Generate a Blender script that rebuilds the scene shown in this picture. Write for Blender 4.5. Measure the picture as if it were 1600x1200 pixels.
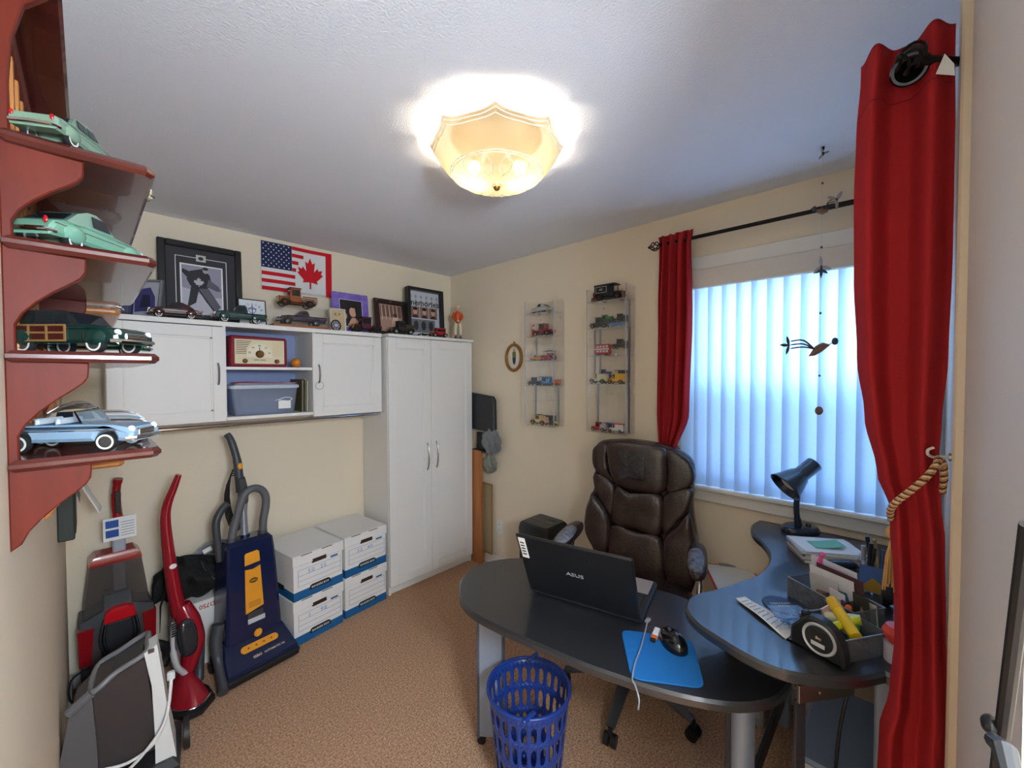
import bpy, bmesh, math, random
from mathutils import Vector, Matrix
random.seed(7)
PI = math.pi
sc = bpy.context.scene
COL = sc.collection
for o in list(bpy.data.objects):
    bpy.data.objects.remove(o)

# ------------------------------------------------------------------ camera (surveyed from the photograph)
EYE = 1.5589
FPX = 637.3
yaw, pitch, roll = math.radians(43.817), math.radians(1.351), math.radians(-.133)
F0 = Vector((math.cos(yaw), math.sin(yaw), 0)); R0 = Vector((math.sin(yaw), -math.cos(yaw), 0)); U0 = Vector((0, 0, 1))
FW = F0*math.cos(pitch) - U0*math.sin(pitch); UP = U0*math.cos(pitch) + F0*math.sin(pitch)
RT = R0*math.cos(roll) + UP*math.sin(roll); UP = UP*math.cos(roll) - R0*math.sin(roll)
cam_d = bpy.data.cameras.new('camera'); cam = bpy.data.objects.new('camera', cam_d); COL.objects.link(cam)
cam_d.sensor_width = 36; cam_d.sensor_fit = 'HORIZONTAL'; cam_d.lens = FPX/1600*36; cam_d.clip_start = .02
cam.matrix_world = Matrix(((RT.x, UP.x, -FW.x, 0), (RT.y, UP.y, -FW.y, 0), (RT.z, UP.z, -FW.z, EYE), (0, 0, 0, 1)))
sc.camera = cam
sc.cycles.transparent_max_bounces = 48

# ------------------------------------------------------------------ view, world, daylight
sc.view_settings.view_transform = 'Standard'; sc.view_settings.look = 'None'
sc.view_settings.gamma = 1; sc.view_settings.use_curve_mapping = False
sc.view_settings.exposure = 1.45
SKY_STRENGTH = 7.0
LAMP_W = 9.0
HALL_FILL_W = 64.0  # strength of the added fill from the unseen hall
HALL_FILL_C = (.72, .86, 1)
w = bpy.data.worlds.new('world'); sc.world = w; w.use_nodes = True
nt = w.node_tree; bg = nt.nodes['Background']
tc = nt.nodes.new('ShaderNodeTexCoord'); sp = nt.nodes.new('ShaderNodeSeparateXYZ'); rp = nt.nodes.new('ShaderNodeValToRGB')
nt.links.new(tc.outputs['Generated'], sp.inputs[0]); nt.links.new(sp.outputs['Z'], rp.inputs[0])
e = rp.color_ramp.elements
e[0].position = 0.0; e[0].color = (.23, .29, .34, 1)
e[1].position = .06; e[1].color = (.42, .61, .95, 1)
n_ = e.new(.5); n_.color = (.40, .62, 1, 1)
nt.links.new(rp.outputs[0], bg.inputs[0]); bg.inputs[1].default_value = SKY_STRENGTH

# ------------------------------------------------------------------ survey helpers: a sighted direction met with a known plane
def ray(px, py): return FW + RT*((px-800)/FPX) + UP*((600-py)/FPX)
def at_z(px, py, z): d = ray(px, py); return d*((z-EYE)/d.z) + Vector((0, 0, EYE))
def at_x(px, py, x): d = ray(px, py); return d*(x/d.x) + Vector((0, 0, EYE))
def at_y(px, py, y): d = ray(px, py); return d*(y/d.y) + Vector((0, 0, EYE))

# ------------------------------------------------------------------ materials
def lin(c):
    def f(v):
        v /= 255
        return v/12.92 if v <= .04045 else ((v+.055)/1.055)**2.4
    return (f(c[0]), f(c[1]), f(c[2]), 1)
MATS = {}
def mat(name, c, rough=.5, metal=0, spec=.5, noise=0, nscale=20, bump=0, bscale=200, trans=0, alpha=1, emit=0, coat=0, c2=None, stretch=None, sheen=0, ior=1.45):
    if name in MATS: return MATS[name]
    m = bpy.data.materials.new(name); m.use_nodes = True; t = m.node_tree; b = t.nodes['Principled BSDF']
    b.inputs['Base Color'].default_value = lin(c); b.inputs['Roughness'].default_value = rough
    b.inputs['Metallic'].default_value = metal; b.inputs['Specular IOR Level'].default_value = spec
    b.inputs['IOR'].default_value = ior
    if trans: b.inputs['Transmission Weight'].default_value = trans
    if alpha < 1: b.inputs['Alpha'].default_value = alpha
    if coat: b.inputs['Coat Weight'].default_value = coat
    if sheen: b.inputs['Sheen Weight'].default_value = sheen
    if emit: b.inputs['Emission Color'].default_value = lin(c); b.inputs['Emission Strength'].default_value = emit
    if noise or bump:
        tcn = t.nodes.new('ShaderNodeTexCoord'); mp = t.nodes.new('ShaderNodeMapping')
        t.links.new(tcn.outputs['Object'], mp.inputs[0])
        if stretch: mp.inputs['Scale'].default_value = stretch
    if noise:
        nz = t.nodes.new('ShaderNodeTexNoise'); nz.inputs['Scale'].default_value = nscale; nz.inputs['Detail'].default_value = 6
        t.links.new(mp.outputs[0], nz.inputs['Vector'])
        mr = t.nodes.new('ShaderNodeMapRange'); mr.inputs['From Min'].default_value = .5-.5*.5; mr.inputs['From Max'].default_value = .75
        t.links.new(nz.outputs['Fac'], mr.inputs['Value'])
        mx = t.nodes.new('ShaderNodeMix'); mx.data_type = 'RGBA'
        mx.inputs['A'].default_value = lin(c)
        mx.inputs['B'].default_value = lin(c2) if c2 else tuple(v*(1-noise) for v in lin(c)[:3])+(1,)
        t.links.new(mr.outputs[0], mx.inputs['Factor']); t.links.new(mx.outputs['Result'], b.inputs['Base Color'])
    if bump:
        bz = t.nodes.new('ShaderNodeTexNoise'); bz.inputs['Scale'].default_value = bscale; bz.inputs['Detail'].default_value = 3
        t.links.new(mp.outputs[0], bz.inputs['Vector'])
        bp = t.nodes.new('ShaderNodeBump'); bp.inputs['Strength'].default_value = bump; bp.inputs['Distance'].default_value = .01
        t.links.new(bz.outputs['Fac'], bp.inputs['Height']); t.links.new(bp.outputs[0], b.inputs['Normal'])
    MATS[name] = m
    return m
_auto = {}
def C(r, g, b, rough=.5, **k):
    key = (r, g, b, rough, tuple(sorted(k.items())))
    if key not in _auto:
        _auto[key] = mat('paint_%d_%d_%d_%d_%d' % (r, g, b, int(rough*100), len(_auto)), (r, g, b), rough, **k)
    return _auto[key]
def clear_mat(name, tint, amount, rough=.02, gloss=.06, tl=None):
    """see-through sheet: transparent + a little gloss (+ optional milky translucency)"""
    m = bpy.data.materials.new(name); m.use_nodes = True; t = m.node_tree
    for n in list(t.nodes): t.nodes.remove(n)
    out = t.nodes.new('ShaderNodeOutputMaterial'); tr = t.nodes.new('ShaderNodeBsdfTransparent'); tr.inputs[0].default_value = lin(tint)
    gl = t.nodes.new('ShaderNodeBsdfGlossy'); gl.inputs['Roughness'].default_value = rough
    mx = t.nodes.new('ShaderNodeMixShader'); lw_ = t.nodes.new('ShaderNodeLayerWeight'); lw_.inputs[0].default_value = .5
    pw_ = t.nodes.new('ShaderNodeMath'); pw_.operation = 'POWER'; pw_.inputs[1].default_value = 4; t.links.new(lw_.outputs['Facing'], pw_.inputs[0])
    fr = t.nodes.new('ShaderNodeMath'); fr.operation = 'MULTIPLY_ADD'; fr.inputs[1].default_value = .35; fr.inputs[2].default_value = gloss*.5; t.links.new(pw_.outputs[0], fr.inputs[0])
    t.links.new(fr.outputs[0], mx.inputs[0]); t.links.new(tr.outputs[0], mx.inputs[1]); t.links.new(gl.outputs[0], mx.inputs[2])
    last = mx
    if amount > 0:
        df = t.nodes.new('ShaderNodeBsdfDiffuse'); df.inputs[0].default_value = lin(tl or tint)
        m2 = t.nodes.new('ShaderNodeMixShader'); m2.inputs[0].default_value = amount
        t.links.new(mx.outputs[0], m2.inputs[1]); t.links.new(df.outputs[0], m2.inputs[2]); last = m2
    t.links.new(last.outputs[0], out.inputs[0])
    MATS[name] = m
    return m
def milky_mat(name, c, trans=.5, clear=.0, noise=0, stretch=None):
    """cloth or glass that passes light: diffuse + translucent (+ clear share)"""
    m = bpy.data.materials.new(name); m.use_nodes = True; t = m.node_tree
    for n in list(t.nodes): t.nodes.remove(n)
    out = t.nodes.new('ShaderNodeOutputMaterial'); df = t.nodes.new('ShaderNodeBsdfDiffuse'); tl = t.nodes.new('ShaderNodeBsdfTranslucent')
    df.inputs[0].default_value = lin(c); tl.inputs[0].default_value = lin(c)
    if noise:
        tcn = t.nodes.new('ShaderNodeTexCoord'); mp = t.nodes.new('ShaderNodeMapping'); mp.inputs['Scale'].default_value = stretch or (1, 1, 1)
        nz = t.nodes.new('ShaderNodeTexNoise'); nz.inputs['Scale'].default_value = 60; nz.inputs['Detail'].default_value = 4
        mx0 = t.nodes.new('ShaderNodeMix'); mx0.data_type = 'RGBA'; mx0.inputs['A'].default_value = lin(c); mx0.inputs['B'].default_value = tuple(v*(1-noise) for v in lin(c)[:3])+(1,)
        t.links.new(tcn.outputs['Object'], mp.inputs[0]); t.links.new(mp.outputs[0], nz.inputs['Vector']); t.links.new(nz.outputs['Fac'], mx0.inputs['Factor'])
        t.links.new(mx0.outputs['Result'], df.inputs[0]); t.links.new(mx0.outputs['Result'], tl.inputs[0])
    mx = t.nodes.new('ShaderNodeMixShader'); mx.inputs[0].default_value = trans
    t.links.new(df.outputs[0], mx.inputs[1]); t.links.new(tl.outputs[0], mx.inputs[2]); last = mx
    if clear:
        tr = t.nodes.new('ShaderNodeBsdfTransparent'); m2 = t.nodes.new('ShaderNodeMixShader'); m2.inputs[0].default_value = clear
        t.links.new(mx.outputs[0], m2.inputs[1]); t.links.new(tr.outputs[0], m2.inputs[2]); last = m2
    t.links.new(last.outputs[0], out.inputs[0]); MATS[name] = m
    return m

M_WALL = mat('wall_paint', (236, 221, 197), .75, spec=.25, bump=.06, bscale=90)
M_CEIL = mat('ceiling_stipple', (236, 237, 244), .9, spec=.1, bump=.32, bscale=150)
M_TRIM = mat('white_trim', (235, 232, 226), .45)
M_CAB = mat('white_laminate', (233, 230, 226), .42, spec=.4)
M_CARPET = mat('brown_carpet', (244, 198, 162), 1, spec=.05, noise=.5, nscale=120, c2=(140, 102, 76), bump=.9, bscale=160)
M_BLACK = mat('black_plastic', (26, 26, 28), .42)
M_BLACKG = mat('black_gloss', (18, 18, 20), .15, coat=.4)
M_GREY = mat('grey_plastic', (88, 88, 92), .4)
M_LGREY = mat('light_grey_plastic', (165, 165, 168), .4)
M_WHITE = mat('white_plastic', (232, 232, 230), .4)
M_CHROME = mat('chrome', (205, 205, 208), .12, metal=1)
M_STEEL = mat('brushed_steel', (165, 163, 160), .35, metal=1)
M_RUBBER = mat('tyre_rubber', (24, 24, 24), .8)
M_PAPER = mat('paper_white', (238, 237, 233), .8)
M_CHERRY = mat('cherry_wood', (112, 40, 24), .5, spec=.25, noise=.5, nscale=7, c2=(92, 30, 18), stretch=(5, 5, .7))
M_CHERRYD = mat('cherry_wood_shelf', (96, 38, 32), .25, noise=.4, nscale=6, c2=(72, 26, 22), stretch=(1, 6, 6), coat=.4)
M_PINE = mat('pine_wood', (206, 136, 70), .35, noise=.4, nscale=6, c2=(180, 108, 50), stretch=(4, 4, .6), coat=.2)
M_BEECH = mat('beech_wood', (190, 124, 70), .45, noise=.3, nscale=6, c2=(168, 102, 52), stretch=(5, 5, .6))
M_GLASSD = mat('dark_glass', (30, 34, 40), .08, coat=.3)
M_PANE = clear_mat('window_glass', (235, 245, 250), 0)
M_ACRYL = clear_mat('clear_acrylic', (255, 255, 255), .012, gloss=.1, tl=(230, 235, 240))
M_BIN = clear_mat('cloudy_plastic', (215, 222, 235), .34, tl=(190, 200, 220))
M_SMOKE = clear_mat('smoked_plastic', (178, 170, 166), .30, tl=(130, 122, 118))
M_VANE = milky_mat('blind_fabric', (208, 222, 236), .52, .0, noise=.14, stretch=(1, 14, .6))
M_SHADEG = milky_mat('frosted_shade_glass', (126, 112, 88), .34, .05)
M_RED = mat('red_curtain_cloth', (172, 42, 46), .9, spec=.1, bump=.2, bscale=500)
M_BRONZE = mat('dark_bronze', (38, 34, 32), .35, metal=.7)
M_LEATHER = mat('brown_leather', (58, 42, 39), .27, spec=.7, noise=.25, nscale=14, c2=(42, 30, 29), bump=.18, bscale=120)
M_DESK = mat('black_desk_laminate', (36, 37, 41), .34, spec=1.0, coat=.5, bump=.05, bscale=600)
M_DESKE = mat('desk_edge', (24, 24, 26), .35)

# ------------------------------------------------------------------ mesh builder
def frame(o, x, y):
    x = Vector(x).normalized(); y = Vector(y); z = x.cross(y).normalized(); y = z.cross(x)
    o = Vector(o)
    return Matrix(((x.x, y.x, z.x, o.x), (x.y, y.y, z.y, o.y), (x.z, y.z, z.z, o.z), (0, 0, 0, 1)))
def rotz(a, loc=(0, 0, 0)): return Matrix.Translation(Vector(loc)) @ Matrix.Rotation(a, 4, 'Z')
I4 = Matrix.Identity(4)
class MB:
    def __init__(s, M=None): s.v = []; s.f = []; s.mi = []; s.cur = 0; s.M = M or I4
    def add(s, vs, fs):
        k = len(s.v); s.v += [s.M @ Vector(v) for v in vs]; s.f += [tuple(i+k for i in f) for f in fs]; s.mi += [s.cur]*len(fs)
        return s
    def box(s, x0, y0, z0, x1, y1, z1, b=0):
        lo = (min(x0, x1), min(y0, y1), min(z0, z1)); hi = (max(x0, x1), max(y0, y1), max(z0, z1))
        if b <= 0:
            vs = [((lo, hi)[i][0], (lo, hi)[j][1], (lo, hi)[k][2]) for i in (0, 1) for j in (0, 1) for k in (0, 1)]
            return s.add(vs, [(0, 1, 3, 2), (4, 6, 7, 5), (0, 4, 5, 1), (2, 3, 7, 6), (0, 2, 6, 4), (1, 5, 7, 3)])
        b = min(b, .49*min(h-l for h, l in zip(hi, lo)))
        vs = []; ix = {}
        for i in (0, 1):
            for j in (0, 1):
                for k in (0, 1):
                    for a in range(3):
                        p = []
                        for q, sd in enumerate((i, j, k)):
                            v = (lo, hi)[sd][q]
                            if q != a: v += b if sd == 0 else -b
                            p.append(v)
                        ix[(i, j, k, a)] = len(vs); vs.append(p)
        fs = []
        ring = [(0, 0), (1, 0), (1, 1), (0, 1)]
        for a in range(3):
            for sd in (0, 1):
                q = []
                for u, v in ring:
                    c = [0, 0, 0]; c[a] = sd; c[(a+1) % 3] = u; c[(a+2) % 3] = v; q.append(ix[(*c, a)])
                fs.append(tuple(q))
        for k in range(3):
            a, bb = (k+1) % 3, (k+2) % 3
            for u in (0, 1):
                for v in (0, 1):
                    c0 = [0, 0, 0]; c0[a] = u; c0[bb] = v; c1 = list(c0); c1[k] = 1
                    fs.append((ix[(*c0, a)], ix[(*c1, a)], ix[(*c1, bb)], ix[(*c0, bb)]))
        for i in (0, 1):
            for j in (0, 1):
                for k in (0, 1): fs.append((ix[(i, j, k, 0)], ix[(i, j, k, 1)], ix[(i, j, k, 2)]))
        return s.add(vs, fs)
    def tube(s, pts, r, n=10, caps=True, closed=False, flat=1):
        P = [Vector(p) for p in pts]; m = len(P)
        rr = r if isinstance(r, (list, tuple)) else [r]*m
        t0 = (P[1]-P[0]).normalized(); up = Vector((0, 0, 1)) if abs(t0.z) < .9 else Vector((1, 0, 0))
        u = t0.cross(up).normalized(); vs = []
        for i in range(m):
            if closed: t = (P[(i+1) % m]-P[i-1]).normalized()
            else: t = (P[min(i+1, m-1)]-P[max(i-1, 0)]).normalized()
            u = (u - t*u.dot(t)).normalized(); v = t.cross(u)
            for k in range(n):
                a = 2*PI*k/n; vs.append(P[i] + u*(math.cos(a)*rr[i]) + v*(math.sin(a)*rr[i]*flat))
        fs = []
        for i in range(m if closed else m-1):
            j = (i+1) % m
            for k in range(n): fs.append((i*n+k, i*n+(k+1) % n, j*n+(k+1) % n, j*n+k))
        if caps and not closed: fs += [tuple(range(n))[::-1], tuple((m-1)*n+k for k in range(n))]
        return s.add(vs, fs)
    def cyl(s, p0, p1, r0, r1=None, n=16, caps=True): return s.tube([p0, p1], [r0, r0 if r1 is None else r1], n, caps)
    def lathe(s, prof, n=24, o=(0, 0, 0), axis='z', sx=1, sy=1, caps=True):
        vs = []
        for r, z in prof:
            for k in range(n):
                a = 2*PI*k/n; p = (r*math.cos(a)*sx, r*math.sin(a)*sy, z)
                if axis == 'y': p = (p[0], p[2], p[1])
                if axis == 'x': p = (p[2], p[0], p[1])
                vs.append((p[0]+o[0], p[1]+o[1], p[2]+o[2]))
        fs = []
        for i in range(len(prof)-1):
            for k in range(n): fs.append((i*n+k, i*n+(k+1) % n, (i+1)*n+(k+1) % n, (i+1)*n+k))
        if prof[0] == prof[-1]: caps = False
        if caps and prof[0][0] > 1e-6: fs.append(tuple(range(n))[::-1])
        if caps and prof[-1][0] > 1e-6: fs.append(tuple((len(prof)-1)*n+k for k in range(n)))
        return s.add(vs, fs)
    def open_lathe(s, prof, n=24, o=(0, 0, 0)):
        vs = [(r*math.cos(2*PI*k/n)+o[0], r*math.sin(2*PI*k/n)+o[1], z+o[2]) for r, z in prof for k in range(n)]
        return s.add(vs, [(i*n+k, i*n+(k+1) % n, (i+1)*n+(k+1) % n, (i+1)*n+k) for i in range(len(prof)-1) for k in range(n)])
    def ell(s, c, r, n=16, m=10, e=1.0):
        if not isinstance(r, (list, tuple)): r = (r, r, r)
        vs = []; fs = []
        def pw(v): return math.copysign(abs(v)**e, v)
        for i in range(m+1):
            th = PI*i/m - PI/2
            for k in range(n):
                a = 2*PI*k/n
                vs.append((c[0]+r[0]*pw(math.cos(th))*pw(math.cos(a)), c[1]+r[1]*pw(math.cos(th))*pw(math.sin(a)), c[2]+r[2]*pw(math.sin(th))))
        for i in range(m):
            for k in range(n): fs.append((i*n+k, i*n+(k+1) % n, (i+1)*n+(k+1) % n, (i+1)*n+k))
        return s.add(vs, fs)
    def prism(s, poly, h0, h1, ax='z', c=0, taper=None):
        """2-D outline extruded along ax; c chamfers both rims; taper=(cx,cy,s) scales the h1 rim"""
        n = len(poly)
        area = sum(poly[i][0]*poly[(i+1) % n][1]-poly[(i+1) % n][0]*poly[i][1] for i in range(n))
        if area < 0: poly = poly[::-1]
        def inset(d):
            out = []
            for i in range(n):
                a, b, g = Vector(poly[i-1]), Vector(poly[i]), Vector(poly[(i+1) % n])
                d1, d2 = (b-a), (g-b)
                if d1.length < 1e-9 or d2.length < 1e-9: out.append(tuple(b)); continue
                n1 = Vector((-d1.y, d1.x)).normalized(); n2 = Vector((-d2.y, d2.x)).normalized(); q = n1+n2
                L = q.length
                q = q/L if L > 1e-6 else n1
                out.append(tuple(b + q*min(d/max(.35, L/2), 2*d)))
            return out
        if c: layers = [(inset(c), h0), (poly, h0+math.copysign(c, h1-h0)), (poly, h1-math.copysign(c, h1-h0)), (inset(c), h1)]
        else: layers = [(poly, h0), (poly, h1)]
        if taper:
            cx, cy, k = taper; q, hh = layers[-1]; layers[-1] = ([(cx+(x-cx)*k, cy+(y-cy)*k) for x, y in q], hh)
        vs = []
        for q, hh in layers:
            for x, y in q: vs.append((x, y, hh) if ax == 'z' else (x, hh, y) if ax == 'y' else (hh, x, y))
        fs = [tuple(range(n))[::-1], tuple((len(layers)-1)*n+k for k in range(n))]
        for i in range(len(layers)-1):
            for k in range(n): fs.append((i*n+k, i*n+(k+1) % n, (i+1)*n+(k+1) % n, (i+1)*n+k))
        return s.add(vs, fs)
    def loft(s, rings, caps=True):
        n = len(rings[0]); vs = [p for r in rings for p in r]; fs = []
        for i in range(len(rings)-1):
            for k in range(n): fs.append((i*n+k, i*n+(k+1) % n, (i+1)*n+(k+1) % n, (i+1)*n+k))
        if caps: fs += [tuple(range(n))[::-1], tuple((len(rings)-1)*n+k for k in range(n))]
        return s.add(vs, fs)
    def grid(s, fn, nu, nv, cu=False):
        vs = [fn(i/(nu if cu else nu), j/nv) for j in range(nv+1) for i in range(nu if cu else nu+1)]
        w_ = nu if cu else nu+1; fs = []
        for j in range(nv):
            for i in range(nu): fs.append((j*w_+i, j*w_+(i+1) % w_, (j+1)*w_+(i+1) % w_, (j+1)*w_+i))
        return s.add(vs, fs)
    def mesh(s, name, mats, smooth=35, recalc=True, merge=0):
        me = bpy.data.meshes.new(name); me.from_pydata([tuple(v) for v in s.v], [], s.f)
        for m in (mats if isinstance(mats, (list, tuple)) else [mats]): me.materials.append(m)
        if any(s.mi):
            for p, i in zip(me.polygons, s.mi): p.material_index = i
        if recalc:
            bm = bmesh.new(); bm.from_mesh(me)
            bmesh.ops.remove_doubles(bm, verts=bm.verts, dist=max(merge, 1e-6))
            bmesh.ops.recalc_face_normals(bm, faces=bm.faces); bm.to_mesh(me); bm.free()
        if smooth:
            me.shade_smooth(); me.set_sharp_from_angle(angle=math.radians(smooth))
        me.update(); return me
    def build(s, name, mats, parent=None, smooth=35, solid=0, sub=0, bevel=0, label=None, cat=None, group=None, kind=None, merge=0):
        me = s.mesh(name, mats, smooth, merge=merge); o = bpy.data.objects.new(name, me); COL.objects.link(o)
        if parent: o.parent = parent
        if solid: md = o.modifiers.new('solid', 'SOLIDIFY'); md.thickness = solid; md.offset = 0
        if bevel: md = o.modifiers.new('bevel', 'BEVEL'); md.width = bevel; md.segments = 2; md.limit_method = 'ANGLE'
        if sub: md = o.modifiers.new('sub', 'SUBSURF'); md.levels = sub; md.render_levels = sub
        tag(o, label, cat, group, kind)
        return o
def tag(o, label=None, cat=None, group=None, kind=None):
    if label: o['label'] = label
    if cat: o['category'] = cat
    if group: o['group'] = group
    if kind: o['kind'] = kind
    return o
def thing(name, label, cat, loc=(0, 0, 0), rz=0, group=None, M=None):
    o = bpy.data.objects.new(name, None); COL.objects.link(o); o.empty_display_size = .05
    if M is not None: o.matrix_world = M
    else: o.location = loc; o.rotation_euler = (0, 0, rz)
    return tag(o, label, cat, group)
def copy_tree(o, parent=None):
    c = o.copy(); COL.objects.link(c); c.parent = parent
    for ch in list(o.children): copy_tree(ch, c)
    return c
def text(s, size, m, parent, M, name='lettering', ext=.0004, sx=1, align='CENTER'):
    cu = bpy.data.curves.new('t', 'FONT'); cu.body = s; cu.size = size; cu.extrude = ext; cu.align_x = align; cu.align_y = 'CENTER'; cu.offset = size*.012
    cu.resolution_u = 2
    ob = bpy.data.objects.new('t', cu); COL.objects.link(ob)
    me = bpy.data.meshes.new_from_object(ob.evaluated_get(bpy.context.evaluated_depsgraph_get()))
    bpy.data.objects.remove(ob); bpy.data.curves.remove(cu)
    me.transform(M @ Matrix.Diagonal((sx, 1, 1, 1))); me.materials.clear(); me.materials.append(m)
    o = bpy.data.objects.new(name, me); COL.objects.link(o)
    if parent: o.parent = parent
    return o
def one(name, mb, m, label, cat, group=None, **k): return mb.build(name, m, None, label=label, cat=cat, group=group, **k)
def arc(cx, cy, r, a0, a1, n): return [(cx+r*math.cos(a0+(a1-a0)*i/n), cy+r*math.sin(a0+(a1-a0)*i/n)) for i in range(n+1)]
def smooth_path(pts, k=6, closed=False):
    P = [Vector(p) for p in pts]; out = []; n = len(P)
    for i in range(n if closed else n-1):
        if closed: a, b, c, d = P[i-1], P[i], P[(i+1) % n], P[(i+2) % n]
        else: a, b, c, d = P[max(i-1, 0)], P[i], P[i+1], P[min(i+2, n-1)]
        for j in range(k):
            t = j/k
            out.append(.5*((2*b)+(c-a)*t+(2*a-5*b+4*c-d)*t*t+(3*b-a-3*c+d)*t**3))
    if not closed: out.append(P[-1])
    return out
FACE_A = lambda o: frame(o, (1, 0, 0), (0, 0, 1))      # print facing the room from the back wall
FACE_B = lambda o: frame(o, (0, -1, 0), (0, 0, 1))     # print facing the room from the window wall
# ------------------------------------------------------------------ room shell
XB, YA, XL, YD, HC = 2.287, 2.961, -.087, -.118, 2.44
def struct(name, mb, m, parent=None, **k):
    o = mb.build(name, m, parent, **k)
    if not parent: o['kind'] = 'structure'
    return o
WT = .12
struct('floor', MB().box(XL-WT, YD-WT, -.06, XB+WT, YA+WT, 0), M_CARPET)
struct('ceiling', MB().box(XL-WT, YD-WT, HC, XB+WT, YA+WT, HC+.06), M_CEIL)
struct('wall_back', MB().box(XL-WT, YA, 0, XB+WT, YA+WT, HC), M_WALL)
struct('wall_left', MB().box(XL-WT, YD-WT, 0, XL, YA+.0, HC), M_WALL)
# added opening and hall behind the camera, to let unseen fill light in
HX0, HX1, HY0, HY1 = -.9, 1.9, -1.9, YD-WT
struct('wall_added_hall', MB().box(HX0-.1, HY0-.1, 0, HX1+.1, HY0, HC).box(HX0-.1, HY0, 0, HX0, HY1, HC).box(HX1, HY0, 0, HX1+.1, HY1, HC).box(HX0, HY1-.02, 0, XL-WT, HY1, HC), M_WALL)
struct('floor_added_hall', MB().box(HX0, HY0, -.06, HX1, HY1, 0), M_CARPET)
struct('ceiling_added_hall', MB().box(HX0, HY0, HC, HX1, HY1, HC+.06), M_CEIL)
hl = thing('hall_fill_lamp', 'added white globe fill lamp, unseen in the hall behind the viewer', 'lamp', (.15, -.66, 0))  # added lamp out of view, brightens the back of the room
MB().cyl((0, 0, .02), (0, 0, 1.63), .012, n=12).build('pole', M_STEEL, hl); MB().lathe([(0, 0), (.14, 0), (.13, .02), (0, .024)], 24).build('base', M_STEEL, hl)
MB().ell((0, 0, 1.75), .13, 20, 14).build('globe', milky_mat('opal_globe', (245, 248, 255), .5, .8), hl)
la = bpy.data.lights.new('hall_fill_light', 'POINT'); la.energy = HALL_FILL_W; la.shadow_soft_size = .16; la.color = HALL_FILL_C  # added fill light inside the unseen globe
lo = bpy.data.objects.new('hall_fill_light', la); COL.objects.link(lo); lo.location = (.15, -.66, 1.75)
# window wall with an opening
WY0, WY1, WZ0, WZ1 = -.075, .875, .965, 2.10
wb = MB().box(XB, YD-WT, 0, XB+WT, YA, WZ0-.0).box(XB, YD-WT, WZ1, XB+WT, YA, HC).box(XB, WY1, WZ0, XB+WT, YA, WZ1).box(XB, YD-WT, WZ0, XB+WT, WY0, WZ1)
struct('wall_right', wb, M_WALL)
struct('wall_front', MB().box(.60, YD-WT, 0, XB, YD, HC).box(XL, YD-WT, 2.06, .60, YD, HC), M_WALL)
# closed door beside the curtain: casing and slab
struct('trim_1', MB().box(1.20, YD, 0, 1.27, -.073, HC, .004), mat('casing_cream', (226, 206, 178), .5))
struct('wall_return', MB().box(.62, YD, 0, 1.20, -.088, HC), mat('return_paint', (220, 212, 206), .6, spec=.3))
# baseboards
BBM = M_TRIM
struct('baseboard_right', MB().box(XB-.014, YD, 0, XB, YA, .082, .004).box(XB-.02, YD, 0, XB, YA, .02, .004), BBM)
struct('baseboard_left', MB().box(XL, .82, 0, XL+.012, YA, .08, .004), BBM)
struct('baseboard_back', MB().box(XL, YA-.012, 0, XB, YA, .08, .004), BBM)
# window: frame, two sashes, glass, casing, sill
win = thing('window_1', None, None, (XB, 0, 0)); win['kind'] = 'structure'
def wbox(n, m, *a, b=.003): return MB().box(*a, b).build(n, m, win)
XO = .075
wbox('frame_side', M_TRIM, .03, WY0, WZ0, WT, WY0+.03, WZ1); wbox('frame_side', M_TRIM, .03, WY1-.03, WZ0, WT, WY1, WZ1)
wbox('frame_head', M_TRIM, .03, WY0+.03, WZ1-.03, WT, WY1-.03, WZ1); wbox('frame_foot', M_TRIM, .03, WY0+.03, WZ0, WT, WY1-.03, WZ0+.03)
ZM = 1.50
for zb, zt, xo in ((WZ0+.03, ZM+.02, .07), (ZM-.02, WZ1-.03, .095)):
    s_ = MB().box(xo, WY0+.03, zb, xo+.025, WY1-.03, zb+.055, .003).box(xo, WY0+.03, zt-.04, xo+.025, WY1-.03, zt, .003).box(xo, WY0+.03, zb+.055, xo+.025, WY0+.075, zt-.04, .003).box(xo, WY1-.075, zb+.055, xo+.025, WY1-.03, zt-.04, .003).build('sash', M_TRIM, win)
    MB().box(xo+.010, WY0+.075, zb+.055, xo+.014, WY1-.075, zt-.04).build('pane', M_PANE, s_)
MB().box(.108, WY0+.03, WZ0+.03, .110, WY1-.03, ZM).build('insect_screen', clear_mat('screen_mesh', (205, 206, 210), .06, tl=(90, 92, 96)), win)
wbox('casing_top', M_TRIM, -.018, WY0-.04, WZ1, 0, WY1+.075, WZ1+.085, b=.005)
wbox('casing_side', M_TRIM, -.018, WY1, WZ0-.01, 0, WY1+.075, WZ1, b=.005)
wbox('casing_side', M_TRIM, -.018, WY0-.04, WZ0-.01, 0, WY0, WZ1, b=.005)
wbox('sill', M_TRIM, -.045, WY0-.04, WZ0-.024, .05, WY1+.09, WZ0, b=.006)
wbox('apron', M_TRIM, -.020, WY0-.04, WZ0-.085, 0, WY1+.075, WZ0-.024, b=.006)
# outlet
ot = thing('wall_outlet', 'white duplex power outlet low on the wall left of the shredder', 'outlet', (XB, 2.335, .325))
MB().box(-.006, -.035, -.057, 0, .035, .057, .003).build('plate', M_WHITE, ot)
for dz in (-.022, .022):
    sk = MB().box(-.009, -.017, dz-.014, -.006, .017, dz+.014, .002).build('socket', M_WHITE, ot)
    for dy in (-.007, .007): MB().box(-.0095, dy-.0012, dz-.002, -.009, dy+.0012, dz+.008).build('slot', M_BLACK, sk)

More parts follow.
